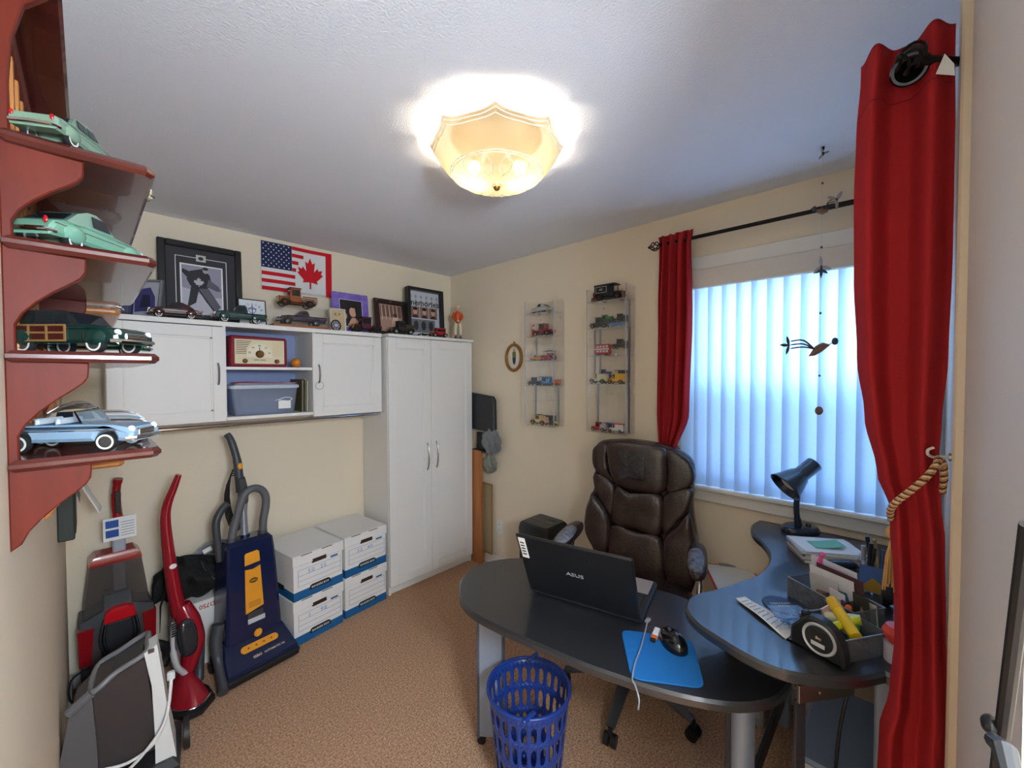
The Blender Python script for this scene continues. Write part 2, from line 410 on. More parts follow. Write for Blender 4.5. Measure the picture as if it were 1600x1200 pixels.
# ------------------------------------------------------------------ ceiling light
LC = Vector((1.080, 1.113, 0))
lt = thing('ceiling_light', 'scalloped octagonal frosted glass ceiling light with brass finial', 'ceiling light', (LC.x, LC.y, HC))
MB().lathe([(0, 0), (.165, 0), (.165, -.010), (.15, -.016), (0, -.020)], 32).build('pan', mat('lamp_pan', (120, 106, 84), .5), lt)  # wide dark pan added to dim the glow seen through the shade
def shade(u, v):
    a = 2*PI*u; t = v
    oct_ = 1/max(math.cos(((a+PI/8) % (PI/4))-PI/8), .92)     # octagon
    pt = abs(math.sin(4*a+PI/2*0))                       # 8 lobes
    r = .238*t**.62
    k = t**5
    r = r*(1+k*(.075*(1-pt)**1.4-.02))
    z = -.172+.128*t**2.2+k*(.016*(1-pt)**2)
    if t > .92: z += .004
    return (r*math.cos(a), r*math.sin(a), z)
sh = MB().grid(lambda u, v: shade(u, max(v, .02)), 96, 26, cu=True).build('shade', M_SHADEG, lt, smooth=60)
def ringpath(t, dz=-.0015):
    return [Vector(shade(k/96, t))+Vector((0, 0, dz)) for k in range(96)]
M_ETCH = mat('etched_glass_line', (255, 250, 236), .5, spec=.2)
for t in (.97, .93, .60, .565): MB().tube(ringpath(t), .0016, 5, closed=True).build('etched_ring', M_ETCH, sh)
for k in range(12):
    a = k/12
    MB().tube([Vector(shade((a+.028*math.sin(PI*i/8)*s_) % 1, .14+.40*i/8))+Vector((0, 0, -.001)) for s_ in (1, -1) for i in (range(9) if s_ == 1 else range(8, -1, -1))], .0011, 4).build('etched_petal', M_ETCH, sh)
MB().lathe([(0, -.19), (.006, -.19), (.012, -.184), (.014, -.178), (.009, -.172), (.004, -.168), (.004, -.03), (0, -.03)], 16).build('finial', mat('brass', (176, 132, 72), .3, metal=1), lt)
M_BULB = mat('bulb_glow', (255, 232, 190), .5, emit=9)
for sgn in (-1, 1):
    p = R0*(.085*sgn)
    MB().ell((p.x, p.y, -.105), (.024, .024, .024), 14, 10).build('bulb', M_BULB, lt)
    MB().cyl((p.x*.35, p.y*.35, -.03), (p.x*.85, p.y*.85, -.088), .013, n=10).build('lamp_holder', M_WHITE, lt)
    pl = bpy.data.lights.new('bulb_light', 'POINT'); pl.energy = LAMP_W; pl.color = (1, .89, .72); pl.shadow_soft_size = .030
    po = bpy.data.objects.new('bulb_light', pl); COL.objects.link(po); po.location = LC + Vector((p.x, p.y, HC-.115))

# ------------------------------------------------------------------ vertical blinds
bl = thing('vertical_blinds', 'closed pale fabric vertical blinds covering the window', 'blinds', (XB, 0, 0))
MB().box(-.052, WY0-.02, 2.010, -.006, WY1+.01, 2.108, .004).build('valance', mat('valance_fabric', (222, 214, 206), .8), bl)
NV = 15; PIT = .0665
vm = None
for k in range(NV):
    y = .862-.0325-k*PIT
    if vm is None:
        def vf(u, v):
            q = (u-.5)*.088
            return (.004*math.cos(PI*(u-.5))-.26*q, q, .970+(2.012-.970)*v)
        vm = MB().grid(vf, 6, 1).mesh('vane', M_VANE)
    o = bpy.data.objects.new('vane', vm); COL.objects.link(o); o.parent = bl; o.location = (-.030, y, 0)
# ------------------------------------------------------------------ curtain rods
def cage_finial(parent, o, d, L=.075, r=.024):
    d = Vector(d).normalized(); o = Vector(o); u = d.cross(Vector((0, 0, 1))).normalized(); v = d.cross(u)
    fin = MB().cyl(o, o+d*.016, .012, .010, 10).build('finial', M_BRONZE, parent); MB().ell(o+d*L, (.007, .007, .007), 10, 6).build('finial_tip', M_BRONZE, fin)
    for k in range(5):
        pts = []
        for i in range(11):
            t = i/10; a = 2*PI*k/5+t*PI*.9; rr = r*math.sin(PI*(.08+.9*t))
            pts.append(o+d*(.012+(L-.012)*t)+u*(rr*math.cos(a))+v*(rr*math.sin(a)))
        MB().tube(pts, .0032, 6).build('cage_wire', M_BRONZE, fin)
    return fin
rodA = thing('curtain_rod', 'dark bronze curtain rod above the window with an open cage finial', 'curtain rod', (2.197, 0, 2.268))
MB().tube([(0, .965, 0), (0, YD+.004, -.006)], .0095, 12).build('rod', M_BRONZE, rodA)
MB().tube([(0, .30, -.001), (0, YD+.004, -.006)], .0115, 12).build('rod_sleeve', M_BRONZE, rodA)
cage_finial(rodA, (0, .965, 0), (0, 1, 0))
for y in (.935, .02):
    MB().cyl((XB-2.197-.003, y, 0), (XB-2.197-.012, y, 0), .02, n=14).cyl((XB-2.197-.01, y, 0), (.012, y, -.006), .006, n=8).build('bracket', M_BRONZE, rodA)
rodB = thing('curtain_rod', 'short dark curtain rod end with cage finial holding the tall red curtain', 'curtain rod', (1.185, 0, 2.230))
MB().tube([(.085, YD+.001, -.030), (.06, -.07, -.034), (-.008, -.022, -.042)], .009, 12).build('rod', M_BRONZE, rodB)
cage_finial(rodB, (-.008, -.022, -.042), (-.75, .66, .05), .055, .026)
MB().cyl((.085, YD+.0, -.030), (.085, YD+.01, -.030), .024, n=16).build('bracket', M_BRONZE, rodB)

# ------------------------------------------------------------------ curtains
def interp(tab, z):
    tab = sorted(tab)
    if z <= tab[0][0]: return tab[0][1]
    for (a, b), (c, d) in zip(tab, tab[1:]):
        if z <= c:
            t = (z-a)/(c-a); t = t*t*(3-2*t); return b+(d-b)*t
    return tab[-1][1]
# left curtain, gathered and tied back
ct = thing('curtain', 'red curtain tied back at the far side of the window behind the chair', 'curtain', (2.197, 0, 0))
Lt = [(2.31, .985), (2.25, .975), (1.9, .985), (1.35, .99), (1.12, .975), (.95, .985), (.3, 1.0)]
Rt = [(2.31, .800), (2.25, .806), (1.9, .800), (1.35, .815), (1.12, .885), (.95, .86), (.3, .84)]
def cl(u, v):
    z = 2.312-2.29*v; a, b = interp(Lt, z), interp(Rt, z); y = a+(b-a)*u
    tie = math.exp(-((z-1.12)/.16)**2)
    amp = .024*(1-.55*tie)*(1+.2*math.sin(9*v))
    x = -.0+amp*math.sin(2*PI*4*u+.6*math.sin(3*v)) + .007*math.sin(2*PI*9*u+4*v)
    if z > 2.285: y += .004*math.sin(2*PI*6*u)
    return (x-.014*(z < 2.25), y, z+(.010*math.sin(2*PI*4*u) if v == 0 else 0))
MB().grid(cl, 90, 70).build('cloth', M_RED, ct, smooth=80, solid=.002)
GOLD = mat('gold_cord', (196, 152, 92), .6, bump=.3, bscale=300)
def rope(path, r, parent, turns):
    P = [Vector(p) for p in path]; obs = []
    for k, m in ((0, GOLD), (1, mat('cream_cord', (226, 200, 160), .6)), (2, mat('maroon_cord', (120, 48, 40), .7))):
        pts = []
        for i, p in enumerate(P):
            t = (P[min(i+1, len(P)-1)]-P[max(i-1, 0)]).normalized(); u = t.cross(Vector((0, .1, 1))).normalized(); v = t.cross(u)
            a = 2*PI*(k/3+turns*i/len(P)); pts.append(p+u*(r*math.cos(a))+v*(r*math.sin(a)))
        obs.append(MB().tube(pts, r*.95, 6).build('cord_strand', m, parent))
    return obs
tb = thing('curtain_tieback', 'thin gold cord tieback around the far red curtain', 'tieback', (2.197, 0, 0))
rope(smooth_path([(.05, 1.0, 1.165), (.0, 1.005, 1.15), (-.052, .965, 1.125), (-.055, .92, 1.105), (-.045, .875, 1.115), (.0, .862, 1.15), (.06, .90, 1.17)], 14), .0035, tb, 20)
# right curtain, near the camera
ct2 = thing('curtain', 'tall red grommet curtain in the right foreground, tied with a gold rope', 'curtain', (1.225, 0, 0))
lp = [(1344, 112), (1337, 200), (1333, 300), (1333, 430), (1338, 560), (1350, 650), (1370, 740), (1390, 795), (1391, 830), (1396, 900), (1398, 1000), (1390, 1080), (1374, 1140), (1366, 1300)]
rp_ = [(1493, 70), (1493, 200), (1489, 400), (1482, 560), (1472, 660), (1467, 720), (1471, 790), (1477, 850), (1478, 1000), (1482, 1090), (1485, 1140), (1490, 1300)]
Lz = [(p.z, p.y) for p in (at_x(x, y, 1.225) for x, y in lp)]; Rz = [(p.z, p.y) for p in (at_x(x, y, 1.225) for x, y in rp_)]
TZ = max(at_x(1395, 782, 1.225).z, .9)
def cr(u, v):
    z = 2.268-2.248*v; a, b = interp(Lz, z), interp(Rz, z); y = a+(b-a)*u
    tie = math.exp(-((z-1.285)/.17)**2)
    ph = .35*math.sin(2.2*v)
    amp = .028*(1-.45*tie)
    w1 = math.sin(2*PI*(1.75*u**.85+.30)+ph); w2 = math.sin(2*PI*(3.4*u+.1)+1.2*v)
    x = amp*(.95*w1+.30*w2)
    if z < .95: x = x*.8-.012
    return (x, y, z)
cloth2 = MB().grid(cr, 110, 90).build('cloth', M_RED, ct2, smooth=80, solid=.002)
MB().tube([Vector(cr(i/60, .052))+Vector((-.0022, 0, 0)) for i in range(61)], .0010, 4).build('header_seam', mat('seam_thread', (120, 20, 22), .9), ct2)
gp = at_x(1421, 108, 1.188)
gd = Vector((0, 0, EYE))-gp; gd.normalize()
gM = frame(gp-Vector((1.225, 0, 0)), Vector((0, -1, 0)), gd.cross(Vector((0, -1, 0))))
MB(gM).lathe([(.023, -.002), (.028, -.003), (.031, 0), (.028, .003), (.023, .003), (.021, 0), (.023, -.002)], 32).build('grommet', mat('gunmetal', (58, 58, 64), .3, metal=1), ct2)
MB(gM).lathe([(0, -.0015), (.022, -.0015), (.022, -.0005), (0, -.0005)], 24).build('grommet_opening', mat('opening_black', (10, 10, 12), .95, spec=.05), ct2)  # black disc stands in for the darkness of the open hole
tg = [at_x(px, py, 1.192)-Vector((1.225, 0, 0)) for px, py in ((1476, 84), (1491, 100), (1492, 118), (1462, 116))]
MB().add([tuple(p) for p in tg]+[tuple(p+Vector((-.001, 0, 0))) for p in tg], [(0, 1, 2, 3), (4, 5, 6, 7), (0, 1, 5, 4), (1, 2, 6, 5), (2, 3, 7, 6), (3, 0, 4, 7)]).build('care_label', M_PAPER, ct2)
# rope tieback with tassel
tr = thing('rope_tieback', 'thick twisted gold and cream rope tieback with a fringed tassel', 'tieback', (0, 0, 0))
pt_ = [(1467, 715, 1.22), (1462, 728, 1.185), (1445, 748, 1.168), (1425, 765, 1.164), (1408, 778, 1.166), (1396, 789, 1.172), (1391, 800, 1.195), (1393, 812, 1.24)]
rope(smooth_path([at_x(x, y, q) for x, y, q in pt_], 16), .0036, tr, 16)
pt2 = [(1467, 715, 1.22), (1474, 726, 1.21), (1475, 748, 1.215), (1472, 770, 1.235)]
rope(smooth_path([at_x(x, y, q) for x, y, q in pt2], 14), .0034, tr, 8)
tz = at_x(1394, 832, 1.262)
MB().ell(tz, (.012, .012, .016), 12, 8).tube([tz+Vector((0, 0, .012)), tz+Vector((-.01, -.005, .045))], .004, 6).build('tassel_knot', GOLD, tr)
fr = MB()
for k in range(54):
    a = random.random()*2*PI; r = .006+.014*random.random(); q = tz+Vector((0, 0, -.008))
    e_ = q+Vector((math.cos(a)*r, math.sin(a)*r, -.105-.02*random.random()))
    fr.tube([q, q+(e_-q)*.4+Vector((math.cos(a)*.004, math.sin(a)*.004, 0)), e_], .0014, 4)
o = fr.build('fringe', GOLD, tr); o['kind'] = 'stuff'
hk = thing('tieback_hook', 'small white tieback hook on the door casing beside the red curtain', 'hook', (1.22, -.073, 0))
hz = at_x(1472, 713, 1.22)
MB().tube(smooth_path([(0, 0, hz.z), (-.004, .018, hz.z-.001), (-.01, .026, hz.z-.002), (-.02, .034, hz.z+.004), (-.024, .034, hz.z+.014), (-.02, .026, hz.z+.019)], 6), .0028, 8).build('wire', mat('ivory_hook', (226, 214, 206), .4), hk)
MB().lathe([(0, 0), (.008, 0), (.008, .004), (0, .004)], 14, (0, 0, hz.z), axis='y').build('base', M_STEEL, hk)

# ------------------------------------------------------------------ hanging mobile
mp_ = at_z(1286, 230, HC)
mo = thing('hanging_mobile', 'wood and shell bird mobile hanging from the ceiling before the blinds', 'mobile', (mp_.x, mp_.y, 0))
def mz(py): return at_x(1286, py, mp_.x).z
M_SHELLB = mat('seed_brown', (150, 108, 88), .6, noise=.3, nscale=60); M_STONE = mat('slate_bead', (58, 66, 82), .4); M_TWIG = mat('twig', (74, 64, 62), .7); M_PETAL = milky_mat('dry_petal', (198, 190, 186), .45)
MB().tube([(0, 0, HC), (0, 0, mz(642))], .0005, 4).build('string', mat('nylon', (210, 216, 222), .4), mo)
MB().lathe([(0, HC-.012), (.004, HC-.012), (.006, HC), (0, HC)], 10).build('ceiling_hook', M_BRONZE, mo)
for py in (286, 386, 489, 587):
    z = mz(py); MB().lathe([(0, z-.006), (.005, z), (0, z+.006)], 4).build('bead', M_STONE, mo)
def petal(c, d, L, w_, n='petal', m=None):
    d = Vector(d).normalized(); s_ = d.cross(Vector((.7216, .6923, 0))).normalized(); c = Vector(c); b = MB()
    nn = d.cross(s_)
    def f(u, v):
        ww = w_*math.sin(PI*min(1, v*.92+.08))**.8
        return tuple(c+d*(L*v)+s_*((u-.5)*2*ww)+nn*(.004*math.cos(PI*(u-.5))*math.sin(PI*v)))
    return b.grid(f, 4, 8).build(n, m or M_PETAL, mo, solid=.0008, smooth=60)
rr = R0
def bird(py, sgn, tilt=.0, s=1.0):
    z = mz(py); c = Vector((0, 0, z))+rr*(.0*sgn)
    pts = [c+rr*(sgn*t*s)+Vector((0, 0, h_*s)) for t, h_ in ((.028, .012), (.012, .010), (-.004, .0), (-.022, -.016), (-.034, -.022))]
    MB().tube(pts, [.004*s, .0135*s, .016*s, .009*s, .002*s], 10, flat=.8).build('bird_body', M_SHELLB, mo)
    hd = c+rr*(sgn*.047*s)+Vector((0, 0, .024*s))
    MB().ell(hd, (.009*s, .009*s, .012*s), 10, 8).tube([hd, c+rr*(sgn*.024*s)+Vector((0, 0, .011*s))], .0018, 6).build('bird_head', M_STONE, mo)
    for k, (e1, e2) in enumerate(((.016, .030), (.002, .016), (-.010, .002))):
        b0 = c+rr*(-sgn*.018*s)
        MB().tube(smooth_path([b0, b0+rr*(-sgn*.035*s)+Vector((0, 0, e1+.014*s)), b0+rr*(-sgn*.075*s)+Vector((0, 0, e2))], 5), [.0026*s]*10+[.0012*s], 6).build('tail_twig', M_TWIG, mo)
    return c
c = bird(545, 1, s=1.25)
f_ = c+rr*(-.122)+Vector((0, 0, .014))
for d in (rr*-.25+Vector((0, 0, 1)), rr*-.3+Vector((0, 0, -1)), rr*-.9+Vector((0, 0, .05))): petal(f_, d, .038, .006, m=M_TWIG)
MB().ell(f_, .004, 8, 6).build('flower_heart', M_TWIG, mo)
c2 = Vector((0, 0, mz(330)))
pts = [c2+rr*q+Vector((0, 0, h_)) for q, h_ in ((-.022, .006), (-.012, .002), (.002, -.002), (.018, .001), (.026, .010))]
MB().tube(pts, [.002, .009, .011, .006, .001], 10).build('bird_body', M_SHELLB, mo)
MB().ell(c2+rr*-.030+Vector((0, 0, .010)), (.008, .008, .010), 10, 8).build('bird_head', M_STONE, mo)
for q in ((.055, .050), (.048, .038), (.06, .026)):
    MB().tube(smooth_path([c2+rr*.008, c2+rr*(q[0]*.45)+Vector((0, 0, q[1]*.75)), c2+rr*q[0]+Vector((0, 0, q[1]))], 5), .002, 6).build('tail_twig', M_TWIG, mo)
f_ = c2+rr*.056+Vector((0, 0, .046))
for d in (rr*-1+Vector((0, 0, .25)), rr*.05+Vector((0, 0, -1)), rr*.6+Vector((0, 0, .9))): petal(f_, d, .040, .007)
MB().ell(f_, .005, 8, 6).build('flower_heart', M_TWIG, mo)
c3 = Vector((0, 0, mz(416)))
for d in (rr*-.1+Vector((0, 0, 1)), rr*1+Vector((0, 0, -.25)), rr*-.8+Vector((0, 0, -.75))): petal(c3, d, .042, .007)
for d in (rr*.9+Vector((0, 0, -.5)), rr*-.9+Vector((0, 0, -.5)), Vector((0, 0, -1))): petal(c3+Vector((0, 0, -.012)), d, .030, .006, 'bird_wing', M_STONE)
MB().tube([c3+Vector((0, 0, .004)), c3+Vector((0, 0, -.015)), c3+Vector((0, 0, -.045))], [.003, .006, .001], 8).build('bird_body', M_STONE, mo)
c4 = Vector((0, 0, mz(240)))
for d in (rr*-.3+Vector((0, 0, .9)), rr*.9+Vector((0, 0, .3)), rr*-.6+Vector((0, 0, -.8))): petal(c4, d, .028, .004)
MB().ell(c4, (.005, .005, .009), 8, 6).build('flower_heart', M_STONE, mo)
sz = mz(642)
MB().lathe([(0, -.004), (.012, -.0035), (.017, 0), (.012, .0035), (0, .004)], 16).build('shell_disc', M_SHELLB, mo).matrix_local = Matrix.Translation((0, 0, sz)) @ frame((0, 0, 0), rr, (0, 0, 1))
# ------------------------------------------------------------------ cabinets on the back wall
CT = 1.845
def panel_door(parent, x0, x1, z0, z1, yf, th=.018, st=.062, name='door'):
    """framed door, front face at y=yf"""
    b = MB()
    b.box(x0, yf, z0, x0+st, yf+th, z1, .002).box(x1-st, yf, z0, x1, yf+th, z1, .002).box(x0+st, yf, z0, x1-st, yf+th, z0+st, .002).box(x0+st, yf, z1-st, x1-st, yf+th, z1, .002)
    d = b.build(name, M_CAB, parent)
    MB().box(x0+st-.001, yf+.006, z0+st-.001, x1-st+.001, yf+th-.002, z1-st+.001).build('panel', M_CAB, d)
    q = .009
    p_ = MB()
    for a, c_ in (((x0+st, z0+st), (x0+st+q, z1-st)), ((x1-st-q, z0+st), (x1-st, z1-st)), ((x0+st, z0+st), (x1-st, z0+st+q)), ((x0+st, z1-st-q), (x1-st, z1-st))):
        p_.box(a[0], yf+.003, a[1], c_[0], yf+.008, c_[1], .001)
    p_.build('bead_moulding', M_CAB, d)
    return d
def bow_handle(door, x, zc, yf, L=.16):
    pts = [(x, yf-.002, zc-L/2), (x, yf-.018, zc-L*.36), (x, yf-.027, zc), (x, yf-.018, zc+L*.36), (x, yf-.002, zc+L/2)]
    return MB().tube(smooth_path(pts, 6), .0048, 8, flat=1.3).build('handle', M_STEEL, door)
wr = thing('wardrobe', 'tall white two-door wardrobe standing by the corner', 'wardrobe', (0, 0, 0))
WX0, WX1, WF = 1.446, 2.204, 2.573
MB().box(WX0, WF+.02, .0, WX0+.018, YA-.012, 1.822).box(WX1-.018, WF+.02, 0, WX1, YA-.012, 1.822).box(WX0+.018, YA-.03, 0, WX1-.018, YA-.012, 1.822).box(WX0+.018, WF+.02, .058, WX1-.018, YA-.03, .076).box(WX0+.018, WF+.02, 1.804, WX1-.018, YA-.03, 1.822).build('carcass', M_CAB, wr)
MB().box(WX0, WF-.006, 1.824, WX1+.014, YA-.012, CT, .003).build('top_board', M_CAB, wr)
MB().box(WX0+.006, WF+.032, 0, WX1-.006, WF+.045, .058, .002).build('kickboard', M_CAB, wr)
xm = 1.800
dL = panel_door(wr, WX0+.002, xm-.0015, .062, 1.806, WF); dR = panel_door(wr, xm+.0015, WX1-.001, .062, 1.818, WF)
bow_handle(dL, xm-.040, .945, WF, .20); bow_handle(dR, xm+.042, .95, WF, .20)

uc = thing('wall_cabinet', 'long white wall cabinet with two doors and an open middle', 'cabinet', (0, 0, 0))
UX0, UX1, UF, UZ0, UZ1 = .058, 1.428, 2.631, 1.312, 1.838
OA, OB = .522, .968
def ub(n, *a, b=.001, m=None): return MB().box(*a, b).build(n, m or M_CAB, uc)
ub('side_panel', UX0, UF+.019, UZ0, UX0+.016, YA, UZ1); ub('side_panel', UX1-.016, UF+.019, UZ0, UX1, YA, UZ1)
ub('divider', OA-.016, UF+.004, UZ0, OA, YA-.01, UZ1-.018); ub('divider', OB, UF+.004, UZ0, OB+.016, YA-.01, UZ1-.018)
ub('top_board', UX0, UF-.004, UZ1-.018, UX1, YA, CT)
ub('bottom_board', UX0+.016, UF+.004, UZ0+.0, UX1-.016, YA, UZ0+.018)
ub('back_panel', UX0+.016, YA-.01, UZ0+.018, UX1-.016, YA, UZ1-.018, m=mat('blue_back', (150, 164, 205), .6))
ub('shelf', OA, UF+.012, 1.588, OB, YA-.01, 1.604)
dl = panel_door(uc, UX0+.002, OA-.003, UZ0-.002, UZ1-.022, UF, st=.058); dr = panel_door(uc, OB+.003, UX1-.002, UZ0-.012, UZ1-.022, UF, st=.058)
bow_handle(dl, OA-.038, 1.565, UF, .11); h2 = bow_handle(dr, OB+.033, 1.565, UF, .11)
MB().tube([(OB+.035+.024*math.sin(2*PI*i/20), UF-.008, 1.492+.024*math.cos(2*PI*i/20)) for i in range(20)], .0013, 5, closed=True).build('key_ring', M_CHROME, h2)
cr_ = thing('closet_rod', 'chrome hanging rod under the white wall cabinet', 'rod', (0, 2.70, 1.282))
MB().cyl((UX0+.02, 0, 0), (WX0-.001, 0, 0), .0115, n=14).build('tube', M_CHROME, cr_)
for x in (UX0+.03, UX1-.02): MB().box(x-.006, -.012, 0, x+.006, .012, UZ0-1.282, .002).build('bracket', M_STEEL, cr_)

# radio in the open middle
rd = thing('table_radio', 'maroon and cream vintage table radio on the cabinet shelf', 'radio', (.690, 2.70, 1.604), math.radians(2))
MB().prism([(-.145, 0), (.138, 0), (.146, .02), (.144, .158), (.135, .172), (-.138, .176), (-.147, .16), (-.150, .02)], -.035, .10, ax='y', c=.008).build('case', mat('maroon_bakelite', (132, 28, 44), .28, coat=.3), rd)
CREAM = mat('cream_bakelite', (228, 214, 180), .4)
fp = MB().box(-.126, -.040, .018, .126, -.034, .156, .002).build('front_panel', CREAM, rd)
MB().prism(arc(-.005, .066, .066, 0, PI, 20)+[(-.071, .055), (.061, .055)], -.0425, -.040, ax='y').build('dial', mat('dial_ivory', (236, 226, 200), .4), fp)
for k in range(8): MB().box(-.120, -.0415, .074+.0098*k, -.070+.006*max(0, k-3), -.0398, .0775+.0098*k).build('grille_slot', mat('slot_brown', (96, 78, 52), .6), fp)
for k in range(9): MB().box(.062-.002*k*0, -.0412, .066+.0092*k, .118, -.0398, .0685+.0092*k).build('grille_rib', mat('rib_tan', (204, 186, 140), .5), fp)
MB().lathe([(0, -.058), (.016, -.058), (.021, -.052), (.021, -.0425)], 20, (-.005, 0, .074), axis='y').build('tuning_knob', mat('antique_brass', (120, 86, 46), .35, metal=.8), rd)
for x in (-.078, .084): MB().lathe([(0, -.056), (.009, -.056), (.0125, -.050), (.0125, -.040)], 16, (x, 0, .034), axis='y').build('knob', MATS['antique_brass'], rd)
MB().box(-.007, -.0435, .097, -.003, -.0425, .112).build('dial_pointer', MATS['slot_brown'], fp)
for k, t_ in enumerate(('55', '60', '80', '10', '16')):
    a = PI*(.93-.215*k); text(t_, .014, MATS['slot_brown'], fp, frame((-.005+.051*math.cos(a), -.0428, .070+.051*math.sin(a)), (1, 0, 0), (0, 0, 1)))
text('ARVIN · RADIO', .009, MATS['slot_brown'], fp, frame((-.003, -.0428, .040), (1, 0, 0), (0, 0, 1)))
one('orange_ball', MB(Matrix.Translation((.893, 2.70, 1.632))).lathe([(0, -.027), (.010, -.027), (.022, -.020), (.029, -.006), (.029, .006), (.022, .020), (.012, .027), (.004, .0275), (0, .025)], 22), mat('orange_glass', (206, 124, 34), .25, coat=.3), 'orange glass ball beside the maroon radio', 'ornament')
# storage bin
bn = thing('storage_bin', 'clear plastic storage bin in the open cabinet compartment', 'bin', (.715, 2.745, 1.331))
def rr_rect(w_, d_, r, z, n=4):
    p = []
    for cx, cy, a0 in ((w_-r, d_-r, 0), (-w_+r, d_-r, PI/2), (-w_+r, -d_+r, PI), (w_-r, -d_+r, 1.5*PI)):
        p += [(cx+r*math.cos(a0+PI/2*i/n), cy+r*math.sin(a0+PI/2*i/n), z) for i in range(n+1)]
    return p
MB().loft([rr_rect(.150, .085, .02, 0), rr_rect(.156, .092, .02, .02), rr_rect(.170, .100, .022, .150)]).build('tub', M_BIN, bn)
MB().loft([rr_rect(.176, .104, .024, .150), rr_rect(.180, .106, .024, .156), rr_rect(.180, .106, .024, .166), rr_rect(.172, .100, .022, .172)]).build('lid', mat('bin_lid', (190, 200, 214), .35), bn)
MB().box(.062, -.0985, .030, .128, -.0965, .075).build('paper_label', M_PAPER, bn)
cb_ = MB().tube(smooth_path([(-.05, -.09, .06), (.0, -.092, .085), (.05, -.094, .08), (.10, -.096, .095), (.135, -.097, .088), (.12, -.097, .074), (.08, -.095, .078), (.03, -.093, .088)], 6), .0022, 6).build('cord_loop', M_WHITE, bn)
for k, (c_, h_, dy) in enumerate((((120, 134, 168), .05, .01), ((150, 150, 172), .09, .03), ((96, 110, 140), .12, .05))):
    MB().box(-.14+.03*k, -.075+dy, .006, .12+.01*k, -.05+dy+.02, .006+h_, .006).build('folded_paper', C(*c_, .8), bn)
fo = thing('file_folder', 'crimson folder with pale papers lying on the plastic bin', 'folder', (.715, 2.72, 1.5035), math.radians(-4))
MB().grid(lambda u, v: ((u-.5)*.30, (v-.5)*.15, .010+.004*math.sin(5*u)+.006*u*(1-u)), 14, 4).build('cover', mat('crimson_card', (168, 26, 60), .6), fo, solid=.0025)
for k in range(3): MB().grid(lambda u, v: ((u-.5)*(.29+.01*k)+.004*k, (v-.5)*.15-.01, .0025+.0025*k+.002*math.sin(5*u+k)), 12, 3).build('sheet', C(226, 206, 214, .8), fo, solid=.001)
GR = 'magazines standing beside the plastic bin'
for k, c_ in enumerate(((92, 84, 52), (170, 160, 140), (60, 64, 44), (130, 120, 70), (200, 196, 186))):
    M_ = Matrix.Translation((.918+.008*k, 2.69+.01*(k % 2), 1.331)) @ Matrix.Rotation(math.radians(1), 4, 'Y')
    one('magazine', MB(M_).box(0, 0, 0, .0055, .20, .20-.008*(k % 3), .001), C(*c_, .6), ['olive', 'beige', 'dark green', 'mustard', 'pale grey'][k]+' magazine standing upright at the right of the plastic bin', 'magazine', GR)

# ------------------------------------------------------------------ flag pinned to the wall
fl = thing('flag', 'half American half Canadian flag pinned high on the back wall', 'flag', (0, YA, 0))
FX0, FX1, FZ0, FZ1 = .775, 1.222, 2.105, 2.415
def fy(x, z): return -.010-.004*math.sin(9*x+3*z)-.003*math.sin(22*x)
def fpt(u, w_, d=0): x = FX0+(FX1-FX0)*u; z = FZ0+(FZ1-FZ0)*w_; return (x, fy(x, z)-d, z)
FW_, FR_, FB_ = mat('flag_white', (232, 228, 226), .85), mat('flag_red', (206, 22, 36), .85), mat('flag_blue', (36, 42, 84), .85)
def fpatch(n, m, u0, u1, w0, w1, d, nu=8, parent=None): return MB().grid(lambda a, b: fpt(u0+(u1-u0)*a, w0+(w1-w0)*b, d), nu, 2).build(n, m, parent or fl, smooth=60)
MB().grid(lambda a, b: fpt(a, b), 30, 8).build('cloth', FW_, fl, smooth=60, solid=.0012)
ST = 1/13*1.0
for k in range(0, 13, 2):
    top = 1-k*ST; end = .50 if k < 7 else .47
    if k < 7: e0 = .40; e1 = [.62, .58, .505, .47][k//2] if k else .91
    else: e0, e1 = .0, .455
    if k >= 8 or k == 6: e0 = 0 if k >= 8 else .40
    fpatch('stripe', FR_, e0+.012, e1, top-ST, top, .0014)
can = fpatch('canton', FB_, .008, .41, 1-7*ST, .995, .0020)
for r in range(9):
    for c_ in range(6 if r % 2 == 0 else 5):
        u = .035+.0665*c_+(0 if r % 2 == 0 else .033); w_ = .955-.0565*r
        cx, cy, cz = fpt(u, w_, .0027)
        MB().add([(cx+.0062*(1 if i % 2 == 0 else .42)*math.sin(PI*i/5), cy, cz+.0062*(1 if i % 2 == 0 else .42)*math.cos(PI*i/5)) for i in range(10)], [tuple(range(10))]).build('star', FW_, can, smooth=0)
fpatch('white_field', FW_, .50, .90, .05, .95, .0008)
fpatch('bar', FR_, .905, .998, .0, 1, .0014)
ml = [(0, 1), (.09, .80), (.20, .86), (.16, .52), (.30, .67), (.34, .58), (.50, .62), (.45, .47), (.53, .43), (.27, .20), (.31, .10), (.04, .14), (.03, -.1), (0, -.1)]
ml = ml+[(-x, y) for x, y in ml[::-1][1:-1]]
lc = .675
MB().add([(lambda p: (p[0], p[1], p[2]))(fpt(lc+x*.36, .20+y*.62, .0024)) for x, y in ml], [tuple(range(len(ml)))]).build('maple_leaf', FR_, fl, smooth=0)
